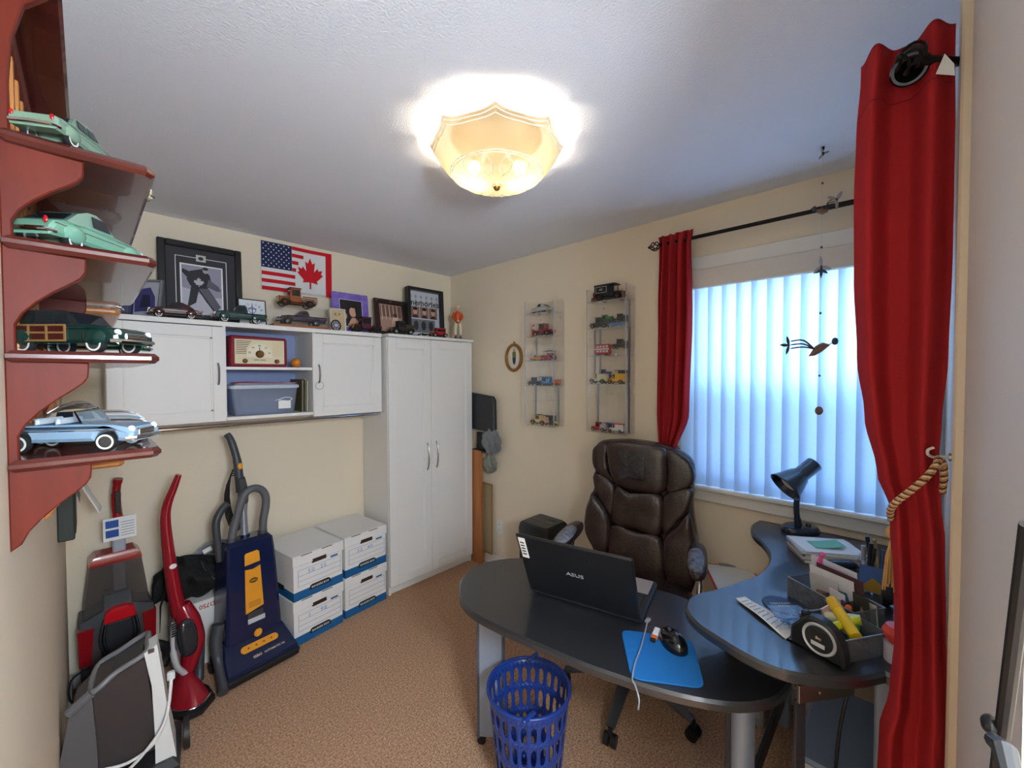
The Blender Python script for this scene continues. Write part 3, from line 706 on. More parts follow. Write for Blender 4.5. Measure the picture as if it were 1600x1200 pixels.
# ------------------------------------------------------------------ model cars
WHEELS = {}
def wheel_mesh(r, w_, hub, white, spokes=False):
    key = (round(r, 4), round(w_, 4), hub, white, spokes)
    if key in WHEELS: return WHEELS[key]
    b = MB(); mats = [M_RUBBER, C(225, 222, 212, .5) if white else M_RUBBER, C(*hub, .3, metal=.5) if hub else M_CHROME]
    b.lathe([(r*.55, -w_/2), (r*.92, -w_/2), (r, -w_/4), (r, w_/4), (r*.92, w_/2), (r*.55, w_/2)], 18, axis='y', caps=False)
    b.cur = 1; b.lathe([(r*.60, w_/2+.0002), (r*.80, w_/2+.0004), (r*.80, w_/2-.001), (r*.60, w_/2-.001)], 18, axis='y', caps=False); b.lathe([(r*.60, -w_/2-.0002), (r*.80, -w_/2-.0004), (r*.80, -w_/2+.001), (r*.60, -w_/2+.001)], 18, axis='y', caps=False)
    b.cur = 2
    if spokes:
        b.lathe([(0, -w_*.35), (r*.16, -w_*.35), (r*.16, w_*.55), (0, w_*.6)], 10, axis='y')
        for k in range(10):
            a = 2*PI*k/10; b.cyl((r*.1*math.cos(a), 0, r*.1*math.sin(a)), (r*.62*math.cos(a), 0, r*.62*math.sin(a)), r*.035, n=5)
        b.lathe([(r*.55, -w_*.3), (r*.62, -w_*.3), (r*.62, w_*.3), (r*.55, w_*.3)], 18, axis='y', caps=False)
    else: b.lathe([(0, -w_*.4), (r*.56, -w_*.4), (r*.56, w_*.42), (r*.3, w_*.56), (0, w_*.6)], 18, axis='y')
    WHEELS[key] = b.mesh('wheel', mats); return WHEELS[key]
def put_wheels(t, L, xs, r, track, w_, hub, white, spokes=False):
    me = wheel_mesh(r*L, w_*L, hub, white, spokes)
    for x in xs:
        for s_ in (1, -1):
            o = bpy.data.objects.new('wheel', me); COL.objects.link(o); o.parent = t; o.location = (x*L, s_*track*L, r*L)
def archbody(pts_top, xs, rz, ra, zb=.045):
    """side outline: top points from rear to front, wheel arches along the bottom"""
    p = list(pts_top)
    for x in sorted(xs, reverse=True):
        p += [(x+ra*math.cos(a), rz+ra*math.sin(a)) for a in [PI*i/8 for i in range(9)] if rz+ra*math.sin(a) > zb] if True else []
    return p
def S(L, p): return [(x*L, z*L) for x, z in p]
def modern(name, label, L, body, style, M, group=None, roof=None, hub=None, white=True, wood=None, trimc=None, cat='model car', parts=True, dark=None, rear_wood=False):
    """closed-body model car, front at +x.  style: sedan coupe wagon convertible pickup pickup_new"""
    t = thing(name, label, cat, M=M, group=group)
    bm_ = C(*body, .22, coat=.5); rm = C(*roof, .22, coat=.5) if roof else bm_
    W = .185; xs = (.31, -.29); r = .068
    if style == 'pickup_new': W = .175; xs = (.33, -.27)
    top = {'sedan': [(-.50, .06), (-.505, .12), (-.49, .165), (-.40, .185), (-.2, .195), (.14, .195), (.36, .185), (.46, .165), (.50, .13), (.505, .06)],
           'coupe': [(-.50, .06), (-.50, .11), (-.46, .155), (-.36, .18), (-.2, .195), (.14, .195), (.36, .185), (.45, .165), (.495, .12), (.50, .06)],
           'wagon': [(-.50, .06), (-.505, .12), (-.50, .19), (-.3, .195), (.14, .195), (.36, .185), (.46, .165), (.50, .13), (.505, .06)],
           'convertible': [(-.50, .06), (-.51, .13), (-.50, .175), (-.38, .175), (-.22, .18), (.12, .182), (.36, .175), (.47, .155), (.505, .12), (.505, .06)],
           'pickup': [(-.50, .065), (-.50, .175), (-.16, .175), (-.12, .185), (.14, .20), (.34, .195), (.44, .18), (.48, .14), (.485, .065)],
           'pickup_new': [(-.50, .065), (-.50, .17), (-.14, .172), (-.1, .172), (.2, .175), (.44, .16), (.49, .14), (.50, .065)]}[style]
    rz = r
    side = S(L, archbody(top, xs, rz, r*1.18, .055))
    MB().prism(side, -W*L, W*L, ax='y', c=.022*L).build('body', bm_, t, smooth=30)
    if style in ('coupe', 'pickup', 'sedan', 'wagon'):
        for x in xs:
            for s_ in (1, -1):
                MB().ell((x*L, s_*(W-.015)*L, (r+.045)*L), (.115*L, .035*L, .062*L), 14, 8).build('fender', bm_, t)
    cab = {'sedan': [(.16, .19), (.07, .285), (-.02, .30), (-.14, .295), (-.22, .27), (-.30, .19)],
           'coupe': [(.14, .19), (.05, .285), (-.03, .305), (-.12, .30), (-.22, .265), (-.36, .18)],
           'wagon': [(.16, .19), (.07, .285), (-.02, .302), (-.38, .30), (-.45, .28), (-.49, .19)],
           'pickup': [(.12, .19), (.08, .285), (.02, .31), (-.06, .31), (-.11, .29), (-.13, .185)],
           'pickup_new': [(.16, .172), (.06, .262), (-.02, .272), (-.09, .27), (-.13, .172)]}.get(style)
    if cab:
        cz = sum(p[1] for p in cab)/len(cab)
        rings = []
        for yy, k in ((-.155, .92), (-.168, 1.0)): pass
        def cabring(y, sc_, dz=0): 
            cx = sum(p[0] for p in cab)/len(cab)
            return [((cx+(x-cx)*sc_)*L, y*L*(1 if z < .22 else .84), (z+dz)*L) for x, z in cab]
        MB().loft([cabring(-W*.93, .97), cabring(-W*.80, 1), cabring(W*.80, 1), cabring(W*.93, .97)]).build('cabin', rm, t, smooth=40)
        # side windows, windscreen and rear screen as dark glass set proud of the cabin
        zt, zb = max(p[1] for p in cab)-.022, .205
        fx = cab[0][0]; rx = cab[-1][0]
        wins = {'sedan': [(-.06, .085)], 'coupe': [(-.10, .08)], 'wagon': [(-.035, .09), (-.20, -.06), (-.41, -.22)], 'pickup': [(-.085, .085)], 'pickup_new': [(-.09, .06)]}[style]
        if style in ('sedan',): wins = [(-.055, .085), (-.20, -.075)]
        for a, b in wins:
            for s_ in (1, -1):
                yb, yt = W*.945, W*.80
                ta = a+.012 if a > -.3 else a+.02; tb_ = b-.03 if b > .02 else b
                q = [(a*L, s_*yb*L, zb*L), (b*L, s_*yb*L, zb*L), (tb_*L, s_*yt*L, zt*L), (ta*L, s_*yt*L, zt*L)]
                q2 = [(x, y+s_*.004*L, z) for x, y, z in q]
                MB().loft([q, q2]).build('side_window', M_GLASSD, t, smooth=0)
        if parts:
            def screen(p0, p1, o_):
                (xa, za), (xb, zb2) = p0, p1; ya, yb = W*.76, W*.66
                a1 = (xa+(xb-xa)*.16, za+(zb2-za)*.16); b1 = (xa+(xb-xa)*.86, za+(zb2-za)*.86)
                q = [(a1[0]*L, -ya*L, a1[1]*L), (a1[0]*L, ya*L, a1[1]*L), (b1[0]*L, yb*L, b1[1]*L), (b1[0]*L, -yb*L, b1[1]*L)]
                MB().loft([[(x, y, z) for x, y, z in q], [(x+o_*.006*L, y, z+.004*L) for x, y, z in q]]).build('windscreen' if o_ > 0 else 'rear_screen', M_GLASSD, t, smooth=0)
            screen(cab[0], cab[1], 1); screen(cab[-1], cab[-2] if style != 'wagon' else cab[-2], -1)
    if style == 'convertible':
        q = lambda x, z, y: (x*L, y*L, z*L)
        MB().loft([[q(.13, .18, -W*.8), q(.13, .18, W*.8), q(.07, .262, W*.7), q(.07, .262, -W*.7)], [q(.136, .182, -W*.8), q(.136, .182, W*.8), q(.076, .262, W*.7), q(.076, .262, -W*.7)]]).build('windscreen', clear_mat('toy_glass_%s' % t.name, (215, 228, 236), .15), t, smooth=0)
        MB().tube([q(.132, .18, -W*.84), q(.07, .264, -W*.74), q(.07, .268, W*.74), q(.132, .18, W*.84)], .008*L, 6).build('screen_frame', M_CHROME, t)
        MB().box(-.23*L, -W*.78*L, .15*L, .11*L, W*.78*L, .1845*L, .004).build('cockpit', C(*(dark or (46, 58, 84)), .6), t)
        for x in (-.03, -.17): MB().box((x-.05)*L, -W*.7*L, .16*L, (x-.015)*L, W*.7*L, .222*L, .012*L).build('seat', C(196, 206, 214, .5), t)
    if style == 'pickup': MB().box(-.485*L, -W*.80*L, .15*L, -.15*L, W*.80*L, .178*L).build('bed_floor', C(48, 34, 26, .7), t)
    if style == 'pickup_new': MB().box(-.485*L, -W*.88*L, .15*L, -.145*L, W*.88*L, .174*L).build('bed_floor', C(30, 30, 34, .7), t)
    if wood:
        wm, fm = C(*wood, .4), C(150, 112, 66, .45)
        for s_ in (1, -1):
            b = MB().box(-.495*L, s_*(W-.004)*L, .085*L, .085*L, s_*(W+.006)*L, .19*L).build('wood_panel', wm, t)
            for x in (-.48, -.225, -.075, .08): MB().box((x-.008)*L, s_*(W+.005)*L, .08*L, (x+.008)*L, s_*(W+.012)*L, .195*L).build('wood_frame', fm, b)
            for z in (.085, .14, .192): MB().box(-.49*L, s_*(W+.005)*L, (z-.006)*L, .085*L, s_*(W+.0115)*L, (z+.006)*L).build('wood_frame', fm, b)
    if parts:
        ch = M_CHROME
        MB().tube([(.46*L, -W*1.02*L, .085*L), (.515*L, -W*.85*L, .085*L), (.53*L, 0, .085*L), (.515*L, W*.85*L, .085*L), (.46*L, W*1.02*L, .085*L)], .015*L, 8).build('front_bumper', ch, t)
        MB().tube([(-.46*L, -W*1.02*L, .09*L), (-.515*L, -W*.85*L, .09*L), (-.53*L, 0, .09*L), (-.515*L, W*.85*L, .09*L), (-.46*L, W*1.02*L, .09*L)], .014*L, 8).build('rear_bumper', ch, t)
        MB().box(.49*L, -W*.55*L, .098*L, .512*L, W*.55*L, .142*L, .006*L).build('grille', ch, t)
        for z in (.108, .120, .132): MB().box(.511*L, -W*.5*L, (z-.002)*L, .5145*L, W*.5*L, (z+.002)*L).build('grille_bar', M_BLACK, t)
        for s_ in (1, -1):
            MB().ell((.478*L, s_*W*.78*L, .142*L), (.028*L, .026*L, .026*L), 12, 8).build('headlight', C(228, 230, 232, .15), t)
            MB().ell((-.502*L, s_*W*.80*L, .15*L), (.012*L, .016*L, .024*L), 10, 6).build('tail_light', C(180, 20, 28, .2), t)
            MB().box(-.46*L, s_*(W-.004)*L, (.138)*L, .40*L, s_*(W+.003)*L, .144*L).build('side_trim', ch, t) if not wood else None
    put_wheels(t, L, xs, r, W-.025, .05, hub or (90, 88, 88), white)
    q = {'sedan': 1.18, 'coupe': 1.28, 'wagon': 1.22, 'convertible': 1.25, 'pickup': 1.30, 'pickup_new': 1.25}[style]
    for c_ in t.children:
        if c_.name.startswith('wheel'): c_.scale = (1.16, 1, 1.16); c_.location.z *= 1.16
        else: c_.scale = (1, 1, q)
    return t
def vintage(name, label, L, body, style, M, group=None, roof=(28, 28, 30), fend=(24, 24, 26), hub=(196, 160, 60), parts=True, cargo=None, cat='model car'):
    """1910s-30s style vehicle. style: tourer van pickup truck stake sedan"""
    t = thing(name, label, cat, M=M, group=group)
    bm_ = C(*body, .3, coat=.3); fm = C(*fend, .3); rm = C(*roof, .5)
    W = .15; xs = (.32, -.30); r = .105; b = lambda *a, **k: MB().box(*[v*L for v in a[:6]], *(v*L for v in a[6:]))
    b(-.48, -.09, .085, .47, .09, .115).build('chassis', C(30, 26, 26, .5), t)
    MB().prism([(.19*L, .115*L), (.44*L, .115*L), (.45*L, .25*L), (.40*L, .275*L), (.19*L, .285*L)], -.085*L, .085*L, ax='y', c=.02*L).build('bonnet', bm_, t)
    b(.44, -.085, .105, .465, .085, .265, .012).build('radiator', C(196, 160, 80, .25, metal=.8), t)
    if style in ('van', 'sedan', 'truck', 'stake', 'pickup'):
        x0 = {'van': -.50, 'sedan': -.36, 'truck': -.10, 'stake': -.08, 'pickup': -.14}[style]; xb = .20
        zt = .50 if style != 'sedan' else .47
        if style == 'van':
            b(-.50, -W, .13, .04, W, zt, .015).build('van_body', bm_, t); b(.04, -W*.95, .13, .20, W*.95, .27, .012).build('cab', bm_, t)
            for y in (-W*.9, W*.9): b(.17, y-.008, .27, .19, y+.008, zt).build('pillar', bm_, t)
            MB().prism([(-.52*L, zt*L), (-.50*L, (zt+.025)*L), (.2*L, (zt+.03)*L), (.28*L, (zt+.005)*L), (.27*L, (zt-.01)*L)], -W*1.04*L, W*1.04*L, ax='y').build('roof', rm, t)
        else:
            MB().prism([(x0*L, .13*L), (xb*L, .13*L), (xb*L, .28*L), ((xb-.03)*L, zt*L), (x0*L, zt*L)], -W*.92*L, W*.92*L, ax='y', c=.012*L).build('cab', bm_, t)
            b(x0-.015, -W, zt-.01, xb+.01, W, zt+.02, .01).build('roof', rm, t)
            for s_ in (1, -1): b(x0+.03, s_*W*.915, .30, xb-.05, s_*W*.945, zt-.035).build('side_window', M_GLASSD, t)
            MB().loft([[((xb-.004)*L, -W*.75*L, .30*L), ((xb-.004)*L, W*.75*L, .30*L), ((xb-.026)*L, W*.75*L, .455*L), ((xb-.026)*L, -W*.75*L, .455*L)], [((xb+.004)*L, -W*.75*L, .30*L), ((xb+.004)*L, W*.75*L, .30*L), ((xb-.018)*L, W*.75*L, .455*L), ((xb-.018)*L, -W*.75*L, .455*L)]]).build('windscreen', M_GLASSD, t, smooth=0)
    if style == 'tourer':
        MB().prism([(-.44*L, .13*L), (.19*L, .13*L), (.19*L, .285*L), (-.12*L, .27*L), (-.16*L, .31*L), (-.40*L, .31*L), (-.45*L, .24*L)], -W*.85*L, W*.85*L, ax='y', c=.02*L).build('tub', bm_, t)
        for x in (-.05, -.28): b(x-.06, -W*.7, .27, x-.02, W*.7, .37, .015).build('seat', C(96, 44, 30, .5), t)
        for x in (-.42, .14):
            for s_ in (1, -1): MB().cyl((x*L, s_*W*.8*L, .28*L), ((x+.03)*L, s_*W*.8*L, .47*L), .006*L, n=6).build('hood_post', M_BLACK, t)
        MB().prism([(-.46*L, .455*L), (-.43*L, .49*L), (-.1*L, .50*L), (.18*L, .475*L), (.19*L, .46*L)], -W*.92*L, W*.92*L, ax='y').build('roof', rm, t)
    if style in ('truck', 'pickup', 'stake'):
        x0 = -.50; x1 = -.115 if style != 'pickup' else -.15
        b(x0, -W, .135, x1, W, .155).build('bed_floor', C(*(cargo or body), .5), t)
        if style == 'stake':
            for s_ in (1, -1):
                for z in (.19, .24, .29): b(x0, s_*W*.94, z-.016, x1, s_*W*1.02, z+.016).build('stake_board', C(*(cargo or body), .5), t)
        else:
            for s_ in (1, -1): b(x0, s_*W*.94, .15, x1, s_*W*1.02, .25, .004).build('bed_side', C(*(cargo or body), .4), t)
            b(x0, -W, .15, x0+.012, W, .25).build('tailgate', C(*(cargo or body), .4), t)
            if style == 'truck' and cargo: b(x0+.02, -W*.85, .155, x1-.01, W*.85, .40, .01).build('cargo_box', C(*cargo, .5), t)
    for s_ in (1, -1):
        y = s_*.165
        for x in xs:
            pts = [(x*L+.145*L*math.cos(a), y*L, .105*L+.135*L*math.sin(a)) for a in [PI*(.02+.96*i/10) for i in range(11)]]
            MB().loft([[(p[0], p[1]-.035*L, p[2]), (p[0], p[1]+.035*L, p[2]-.008*L), (p[0]*1.0, p[1]+.035*L, p[2]+.004*L), (p[0], p[1]-.035*L, p[2]+.012*L)] for p in pts]).build('mudguard', fm, t, smooth=50)
        b(-.17, y-.035, .085, .19, y+.035, .10).build('running_board', fm, t)
        if parts: MB().ell((.45*L, s_*.10*L, .25*L), (.03*L, .028*L, .028*L), 10, 8).build('headlamp', M_CHROME if hub is None else C(206, 176, 96, .25, metal=.7), t)
    put_wheels(t, L, xs, r, .165, .04, hub, False, True)
    return t
def place(x, y, z, deg): return Matrix.Translation((x, y, z)) @ Matrix.Rotation(math.radians(deg), 4, 'Z')

# ------------------------------------------------------------------ cherry wall shelf on the left wall
YS = .985                                   # near end
def shelf_unit(label, M, zs, length, depth, m_side, m_shelf, tops=True, nback=7, m_slat=None):
    """wall shelf seen end-on: scalloped end panels, shelves at zs, open slatted back. local x out of wall, y along it"""
    t = thing('wall_shelf', label, 'wall shelf', M=M)
    th = .018
    prof = [(0, zs[0]-.125)]
    for i, z in enumerate(zs):
        nxt = zs[i+1] if i+1 < len(zs) else z+.20
        prof += [(.012, z-.116), (.020, z-.098), (.034, z-.080), (.052, z-.062), (.070, z-.047), (.083, z-.035), (.089, z-.024), (.090, z-.012), (.090, z), (.016, z+.002), (.012, z+.02)]
    prof += [(.012, zs[-1]+.10), (.016, zs[-1]+.16), (.03, zs[-1]+.22), (.055, zs[-1]+.25), (.055, zs[-1]+.27), (.0, zs[-1]+.27)]
    for y0, y1 in ((.016, .034), (length-.034, length-.016)):
        MB().prism(prof, y0, y1, ax='y', c=.002).build('end_panel', m_side, t, smooth=25)
    for z in zs:
        sh_ = MB().prism([(.002, 0), (depth-.012, 0), (depth, .014), (depth, length-.03), (depth-.03, length), (.002, length)], z, z+th, c=.006).build('shelf', m_shelf, t, smooth=25)
    MB().prism([(.002, 0), (.066, 0), (.070, .014), (.070, length-.03), (.05, length), (.002, length)], zs[-1]+.27, zs[-1]+.285, c=.005).build('crown_board', m_shelf, t, smooth=25)
    for k in range(nback):
        y = .06+(length-.12)*k/(nback-1)
        MB().box(.001, y-.012, zs[0]-.10, .009, y+.012, zs[-1]+.22, .002).build('back_slat', m_slat or m_side, t)
    MB().box(.001, .034, zs[-1]+.19, .012, length-.034, zs[-1]+.235, .002).build('back_rail', m_side, t); MB().box(.001, .034, zs[0]-.10, .012, length-.034, zs[0]-.06, .002).build('back_rail', m_side, t)
    return t
ZS = [1.410, 1.580, 1.754, 1.914]
shelf_unit('cherry wood wall shelf with scalloped ends holding model cars', Matrix.Translation((XL, YS-.01, 0)), ZS, .62, .180, M_CHERRY, M_CHERRYD, m_slat=M_PINE)
# darker lower panel hanging under the nearest corner of the wall shelf
# honey pine shelf further along the wall
shelf_unit('honey pine wall shelf behind the cherry shelf on the left wall', Matrix.Translation((XL, 1.66, 0)), [1.29, 1.585, 1.735], .52, .160, M_PINE, M_PINE, nback=5)
zt_ = [z+.018 for z in ZS]
GS = 'model cars on the cherry wall shelf'
# bottom shelf: five cars side by side, noses into the room
modern('model_convertible', 'pale blue and grey 1950s convertible model at the front of the lowest shelf', .205, (140, 170, 196), 'convertible', place(-.012, 1.058, zt_[0], -34), GS, dark=(60, 84, 120))
modern('model_sedan', 'dark grey sedan model with tan roof second on the lowest shelf', .185, (62, 60, 62), 'sedan', place(-.006, 1.195, zt_[0], 0), GS, roof=(150, 134, 112))
modern('model_coupe', 'turquoise coupe model third on the lowest shelf', .180, (30, 140, 170), 'sedan', place(.0, 1.28, zt_[0], 0), GS, roof=(60, 54, 52))
modern('model_convertible', 'white hardtop model car with black roof fourth on the lowest shelf', .180, (214, 216, 222), 'sedan', place(.0, 1.365, zt_[0], 0), GS, roof=(42, 40, 42))
modern('model_sedan', 'taupe sedan model at the back of the lowest shelf', .175, (112, 102, 94), 'coupe', place(-.005, 1.45, zt_[0], 0), GS)
modern('model_wagon', 'dark green wood-sided station wagon model on the third shelf down', .205, (20, 54, 48), 'wagon', place(-.008, 1.085, zt_[1], -46), GS, roof=(40, 44, 44), wood=(74, 26, 20))
modern('model_sedan', 'bright green coupe model behind the wooden-sided wagon', .170, (28, 108, 74), 'coupe', place(.012, 1.22, zt_[1], -8), GS)
modern('model_sedan', 'mint green 1950s sedan model seen from behind, second shelf down', .205, (118, 170, 146), 'coupe', place(-.002, 1.10, zt_[2], 52), GS, roof=(120, 156, 140), hub=None)
modern('model_sedan', 'cream sedan model on the top shelf of the cherry unit', .180, (206, 196, 150), 'sedan', place(.012, 1.19, zt_[3], 20), GS)
modern('model_sedan', 'pale green sedan model at the near end of the top shelf', .165, (120, 150, 128), 'sedan', place(-.01, 1.045, zt_[3], 60), GS)
modern('model_pickup', 'white and pale blue pickup model on the honey pine shelf', .150, (226, 228, 230), 'pickup', place(.005, 1.80, 1.753, -10), 'model cars on the pine shelf', roof=(226, 228, 230))
# plaque and papers in the corner of the left wall
pq = thing('wall_plaque', 'thick dark green plaque hanging on the left wall by the corner', 'plaque', (XL, 2.36, 1.085))
MB().box(0, -.10, -.15, .045, .10, .24, .004).build('board', mat('dark_green_board', (52, 60, 56), .6), pq)
MB().box(.045, -.085, -.13, .048, .085, .22, .001).build('face', C(34, 36, 34, .5), pq)
cl_ = thing('wall_calendar', 'curled white calendar pages hanging beside the dark green plaque', 'calendar', (XL, 2.62, 1.10))
MB().grid(lambda u, v: (.012+.10*v**1.6+.01*math.sin(3*u), -.10+.20*u, .22-.36*v), 6, 14).build('page', M_PAPER, cl_, solid=.001, smooth=60)
MB().grid(lambda u, v: (.006+.05*v**1.6, -.09+.19*u, .215-.30*v), 6, 12).build('page', C(186, 182, 180, .8), cl_, solid=.001, smooth=60)
MB().box(0, -.09, .205, .022, .09, .235, .002).build('binding', C(70, 66, 120, .6), cl_)
rc = thing('red_pennant', 'bright pink-red card on the left wall above the lowest car shelf', 'card', (XL, 2.30, 1.50))
MB().prism([(-.10, 0), (.10, .0), (.085, .15), (-.09, .17)], 0, .012, ax='x').build('card', mat('red_card', (226, 34, 70), .6), rc)
MB().lathe([(0, .012), (.007, .012), (.005, .02), (0, .021)], 10, (0, 0, .14), axis='x').build('pin', M_STEEL, rc)
# ------------------------------------------------------------------ things on top of the cabinets
def M_lean(x, y, z, deg_lean, rz=0): return Matrix.Translation((x, y, z)) @ Matrix.Rotation(math.radians(rz), 4, 'Z') @ Matrix.Rotation(math.radians(-deg_lean), 4, 'X')
def pic(name, label, w_, h_, M, fm, fw, mat_c=None, depth=.018, cat='picture frame', group=None):
    """local x right, z up, front at -y; bottom centre at origin.  returns thing and the inner rect"""
    t = thing(name, label, cat, M=M, group=group)
    for a in (((-w_/2, 0), (-w_/2+fw, h_)), ((w_/2-fw, 0), (w_/2, h_)), ((-w_/2+fw, 0), (w_/2-fw, fw)), ((-w_/2+fw, h_-fw), (w_/2-fw, h_))):
        MB().box(a[0][0], -depth, a[0][1], a[1][0], 0, a[1][1], min(.004, fw*.3)).build('frame_bar', fm, t)
    MB().box(-w_/2+fw, -depth*.45, fw, w_/2-fw, -.001, h_-fw).build('mount', mat_c or M_PAPER, t)
    return t
def patch(t, name, m, pts, y): return MB().prism(pts, y, y-.0008, ax='y').build(name, m, t, smooth=0)
def blob(cx, cz, rx, rz, n=14, a0=0): return [(cx+rx*math.cos(2*PI*k/n+a0), cz+rz*math.sin(2*PI*k/n+a0)) for k in range(n)]
SKIN = C(206, 160, 134, .6); HAIR = C(34, 26, 26, .6)
# hockey picture
hp = pic('hockey_picture', 'black framed black-and-white hockey photograph on the wall cabinet', .385, .455, M_lean(.463, 2.880, CT, 3), mat('black_frame', (30, 30, 32), .35), .034, C(62, 60, 64, .8), .024)
yy = -.0118
def outline(t, m, x0, z0, x1, z1, w_, y):
    for a in ((x0, z0, x0+w_, z1), (x1-w_, z0, x1, z1), (x0+w_, z0, x1-w_, z0+w_), (x0+w_, z1-w_, x1-w_, z1)): MB().box(a[0], y-.0006, a[1], a[2], y, a[3]).build('mount_line', m, t)
outline(hp, M_PAPER, -.118, .055, .118, .375, .003, yy)
MB().box(-.025, yy-.002, .355, .020, yy, .392, .0005).build('crest_window', C(196, 196, 190, .7), hp); patch(hp, 'crest', C(50, 50, 56, .6), blob(-.003, .373, .012, .010), yy-.002)
MB().box(-.098, yy-.001, .060, .098, yy, .335).build('photo_border', M_PAPER, hp)
ph = MB().box(-.091, yy-.0016, .064, .091, yy-.001, .328).build('photo_print', C(150, 148, 166, .5), hp)
Y2 = yy-.0016
GD, GM_, GL = C(44, 42, 48, .6), C(96, 92, 104, .6), C(190, 188, 198, .6)
patch(ph, 'photo_ice', GL, [(-.091, .064), (.091, .064), (.091, .16), (.02, .15), (-.04, .19), (-.091, .20)], Y2)
patch(ph, 'photo_jersey', GD, [(-.055, .295), (.0, .315), (.035, .285), (.045, .235), (.02, .20), (-.02, .195), (-.055, .215), (-.07, .25)], Y2-.0009)
patch(ph, 'photo_arm', GD, [(-.05, .29), (-.088, .305), (-.09, .285), (-.06, .25)], Y2-.0012); patch(ph, 'photo_arm', GM_, [(.03, .26), (.075, .225), (.088, .20), (.07, .195), (.02, .215)], Y2-.0014)
patch(ph, 'photo_leaf', GL, [(x*.045-.015, .215+y*.05) for x, y in ml], Y2-.0018)
patch(ph, 'photo_face', C(170, 160, 160, .6), blob(.016, .306, .013, .016), Y2-.0018); patch(ph, 'photo_hair', GD, blob(.016, .317, .014, .009), Y2-.0022)
patch(ph, 'photo_pad', GM_, [(-.02, .20), (.03, .205), (.085, .105), (.06, .075), (.015, .13)], Y2-.0012); patch(ph, 'photo_pad', GD, [(-.05, .215), (-.015, .20), (-.03, .12), (-.07, .09), (-.06, .15)], Y2-.0012)
patch(ph, 'photo_stick', GD, [(-.025, .20), (-.018, .202), (.055, .082), (.048, .078)], Y2-.002)
# picture at the far left
lp_ = pic('photo_frame', 'tilted grey framed photo beside the hockey picture, half behind the shelf', .15, .20, M_lean(.205, 2.76, CT, 10, -38), C(120, 120, 124, .5), .012, C(176, 176, 186, .6))
patch(lp_, 'photo_figure', C(70, 66, 120, .6), [(-.04, .03), (.05, .04), (.045, .11), (.02, .16), (-.02, .15), (-.045, .09)], -.009); patch(lp_, 'photo_shade', C(44, 42, 70, .6), [(-.02, .05), (.03, .06), (.02, .12), (-.01, .12)], -.0102)
lp2 = pic('photo_frame', 'narrow dark blue framed photo at the far left of the wall cabinet', .10, .145, M_lean(.125, 2.72, CT, 8, -46), C(40, 44, 84, .5), .010, C(90, 92, 120, .6))
GT = 'model cars on the white cabinets'
modern('model_coupe', 'dark maroon 1940s coupe model before the hockey picture', .210, (62, 22, 24), 'coupe', place(.318, 2.672, CT, 180-4), GT)
modern('model_pickup', 'dark green and teal pickup model with whitewall tyres on the wall cabinet', .245, (28, 62, 60), 'pickup', place(.598, 2.676, CT, 180-4), GT)
an = pic('anchor_sign', 'small white framed sign with a blue anchor behind the teal pickup', .145, .165, M_lean(.690, 2.800, CT, 6), M_BLACK, .005, C(234, 234, 236, .6), .010)
NB = C(40, 66, 140, .6)
MB().tube([(.0045*math.cos(a)*4, -.0062, .100+.018*math.sin(a)*1) for a in [2*PI*k/16 for k in range(16)]], .0016, 5, closed=True).build('anchor_ring', NB, an)
MB().box(-.002, -.0066, .045, .002, -.005, .13).build('anchor_shank', NB, an); MB().box(-.022, -.0066, .106, .022, -.005, .110).build('anchor_stock', NB, an)
MB().tube([(.032*math.cos(a), -.006, .078+.032*math.sin(a)) for a in [PI*(1.05+.9*k/12) for k in range(13)]], .0022, 5).build('anchor_arms', NB, an)
for k, ch_ in enumerate('SAILING'):
    a = PI*(.88-.126*k); text(ch_, .016, NB, an, frame((.052*math.cos(a), -.0064, .085+.052*math.sin(a)), (math.sin(a), 0, -math.cos(a)), (math.cos(a), 0, math.sin(a))))
# display case with pickup, wooden truck on it
dc = thing('display_case', 'clear acrylic display case on a wooden base on the wall cabinet', 'display case', (.920, 2.712, CT))
MB().box(-.165, -.075, 0, .165, .075, .016, .003).build('base', mat('walnut_base', (150, 96, 60), .4), dc)
MB().box(-.158, -.068, .016, .158, .068, .128).build('cover', M_ACRYL, dc)
modern('model_pickup', 'plum coloured modern pickup model inside the acrylic display case', .270, (66, 44, 62), 'pickup_new', place(.935, 2.712, CT+.0165, 180-3), GT, white=False)
vintage('wooden_truck', 'brown carved wooden stake truck standing on the acrylic case', .225, (150, 78, 40), 'stake', place(.905, 2.712, CT+.1285, 180-2), GT, roof=(120, 56, 30), fend=(128, 62, 32), hub=(140, 76, 40), cargo=(120, 62, 36), cat='model truck')
cf = pic('photo_frame', 'small cream and silver photo frame next to the acrylic case', .105, .150, M_lean(1.150, 2.690, CT, 7), C(206, 198, 180, .35), .012, C(196, 176, 140, .6))
text('K P', .028, C(110, 80, 60, .6), cf, frame((0, -.0084, .11), (1, 0, 0), (0, 0, 1)))
wl = thing('spoked_ornament', 'small blue spoked disc leaning on the cream photo frame', 'ornament', M=M_lean(1.125, 2.663, CT+.034, 8))
MB().tube([(.030*math.cos(2*PI*k/20), -.004, .034*math.sin(2*PI*k/20)) for k in range(20)], .004, 6, closed=True).build('rim', M_BLACK, wl)
MB().lathe([(0, -.008), (.010, -.007), (.012, -.002), (0, -.001)], 14, axis='y').build('hub', C(190, 196, 206, .3), wl)
for k in range(8): MB().cyl((.010*math.cos(PI*k/4), -.004, .010*math.sin(PI*k/4)), (.028*math.cos(PI*k/4), -.004, .031*math.sin(PI*k/4)), .0026, n=6).build('spoke', C(50, 84, 160, .4), wl)
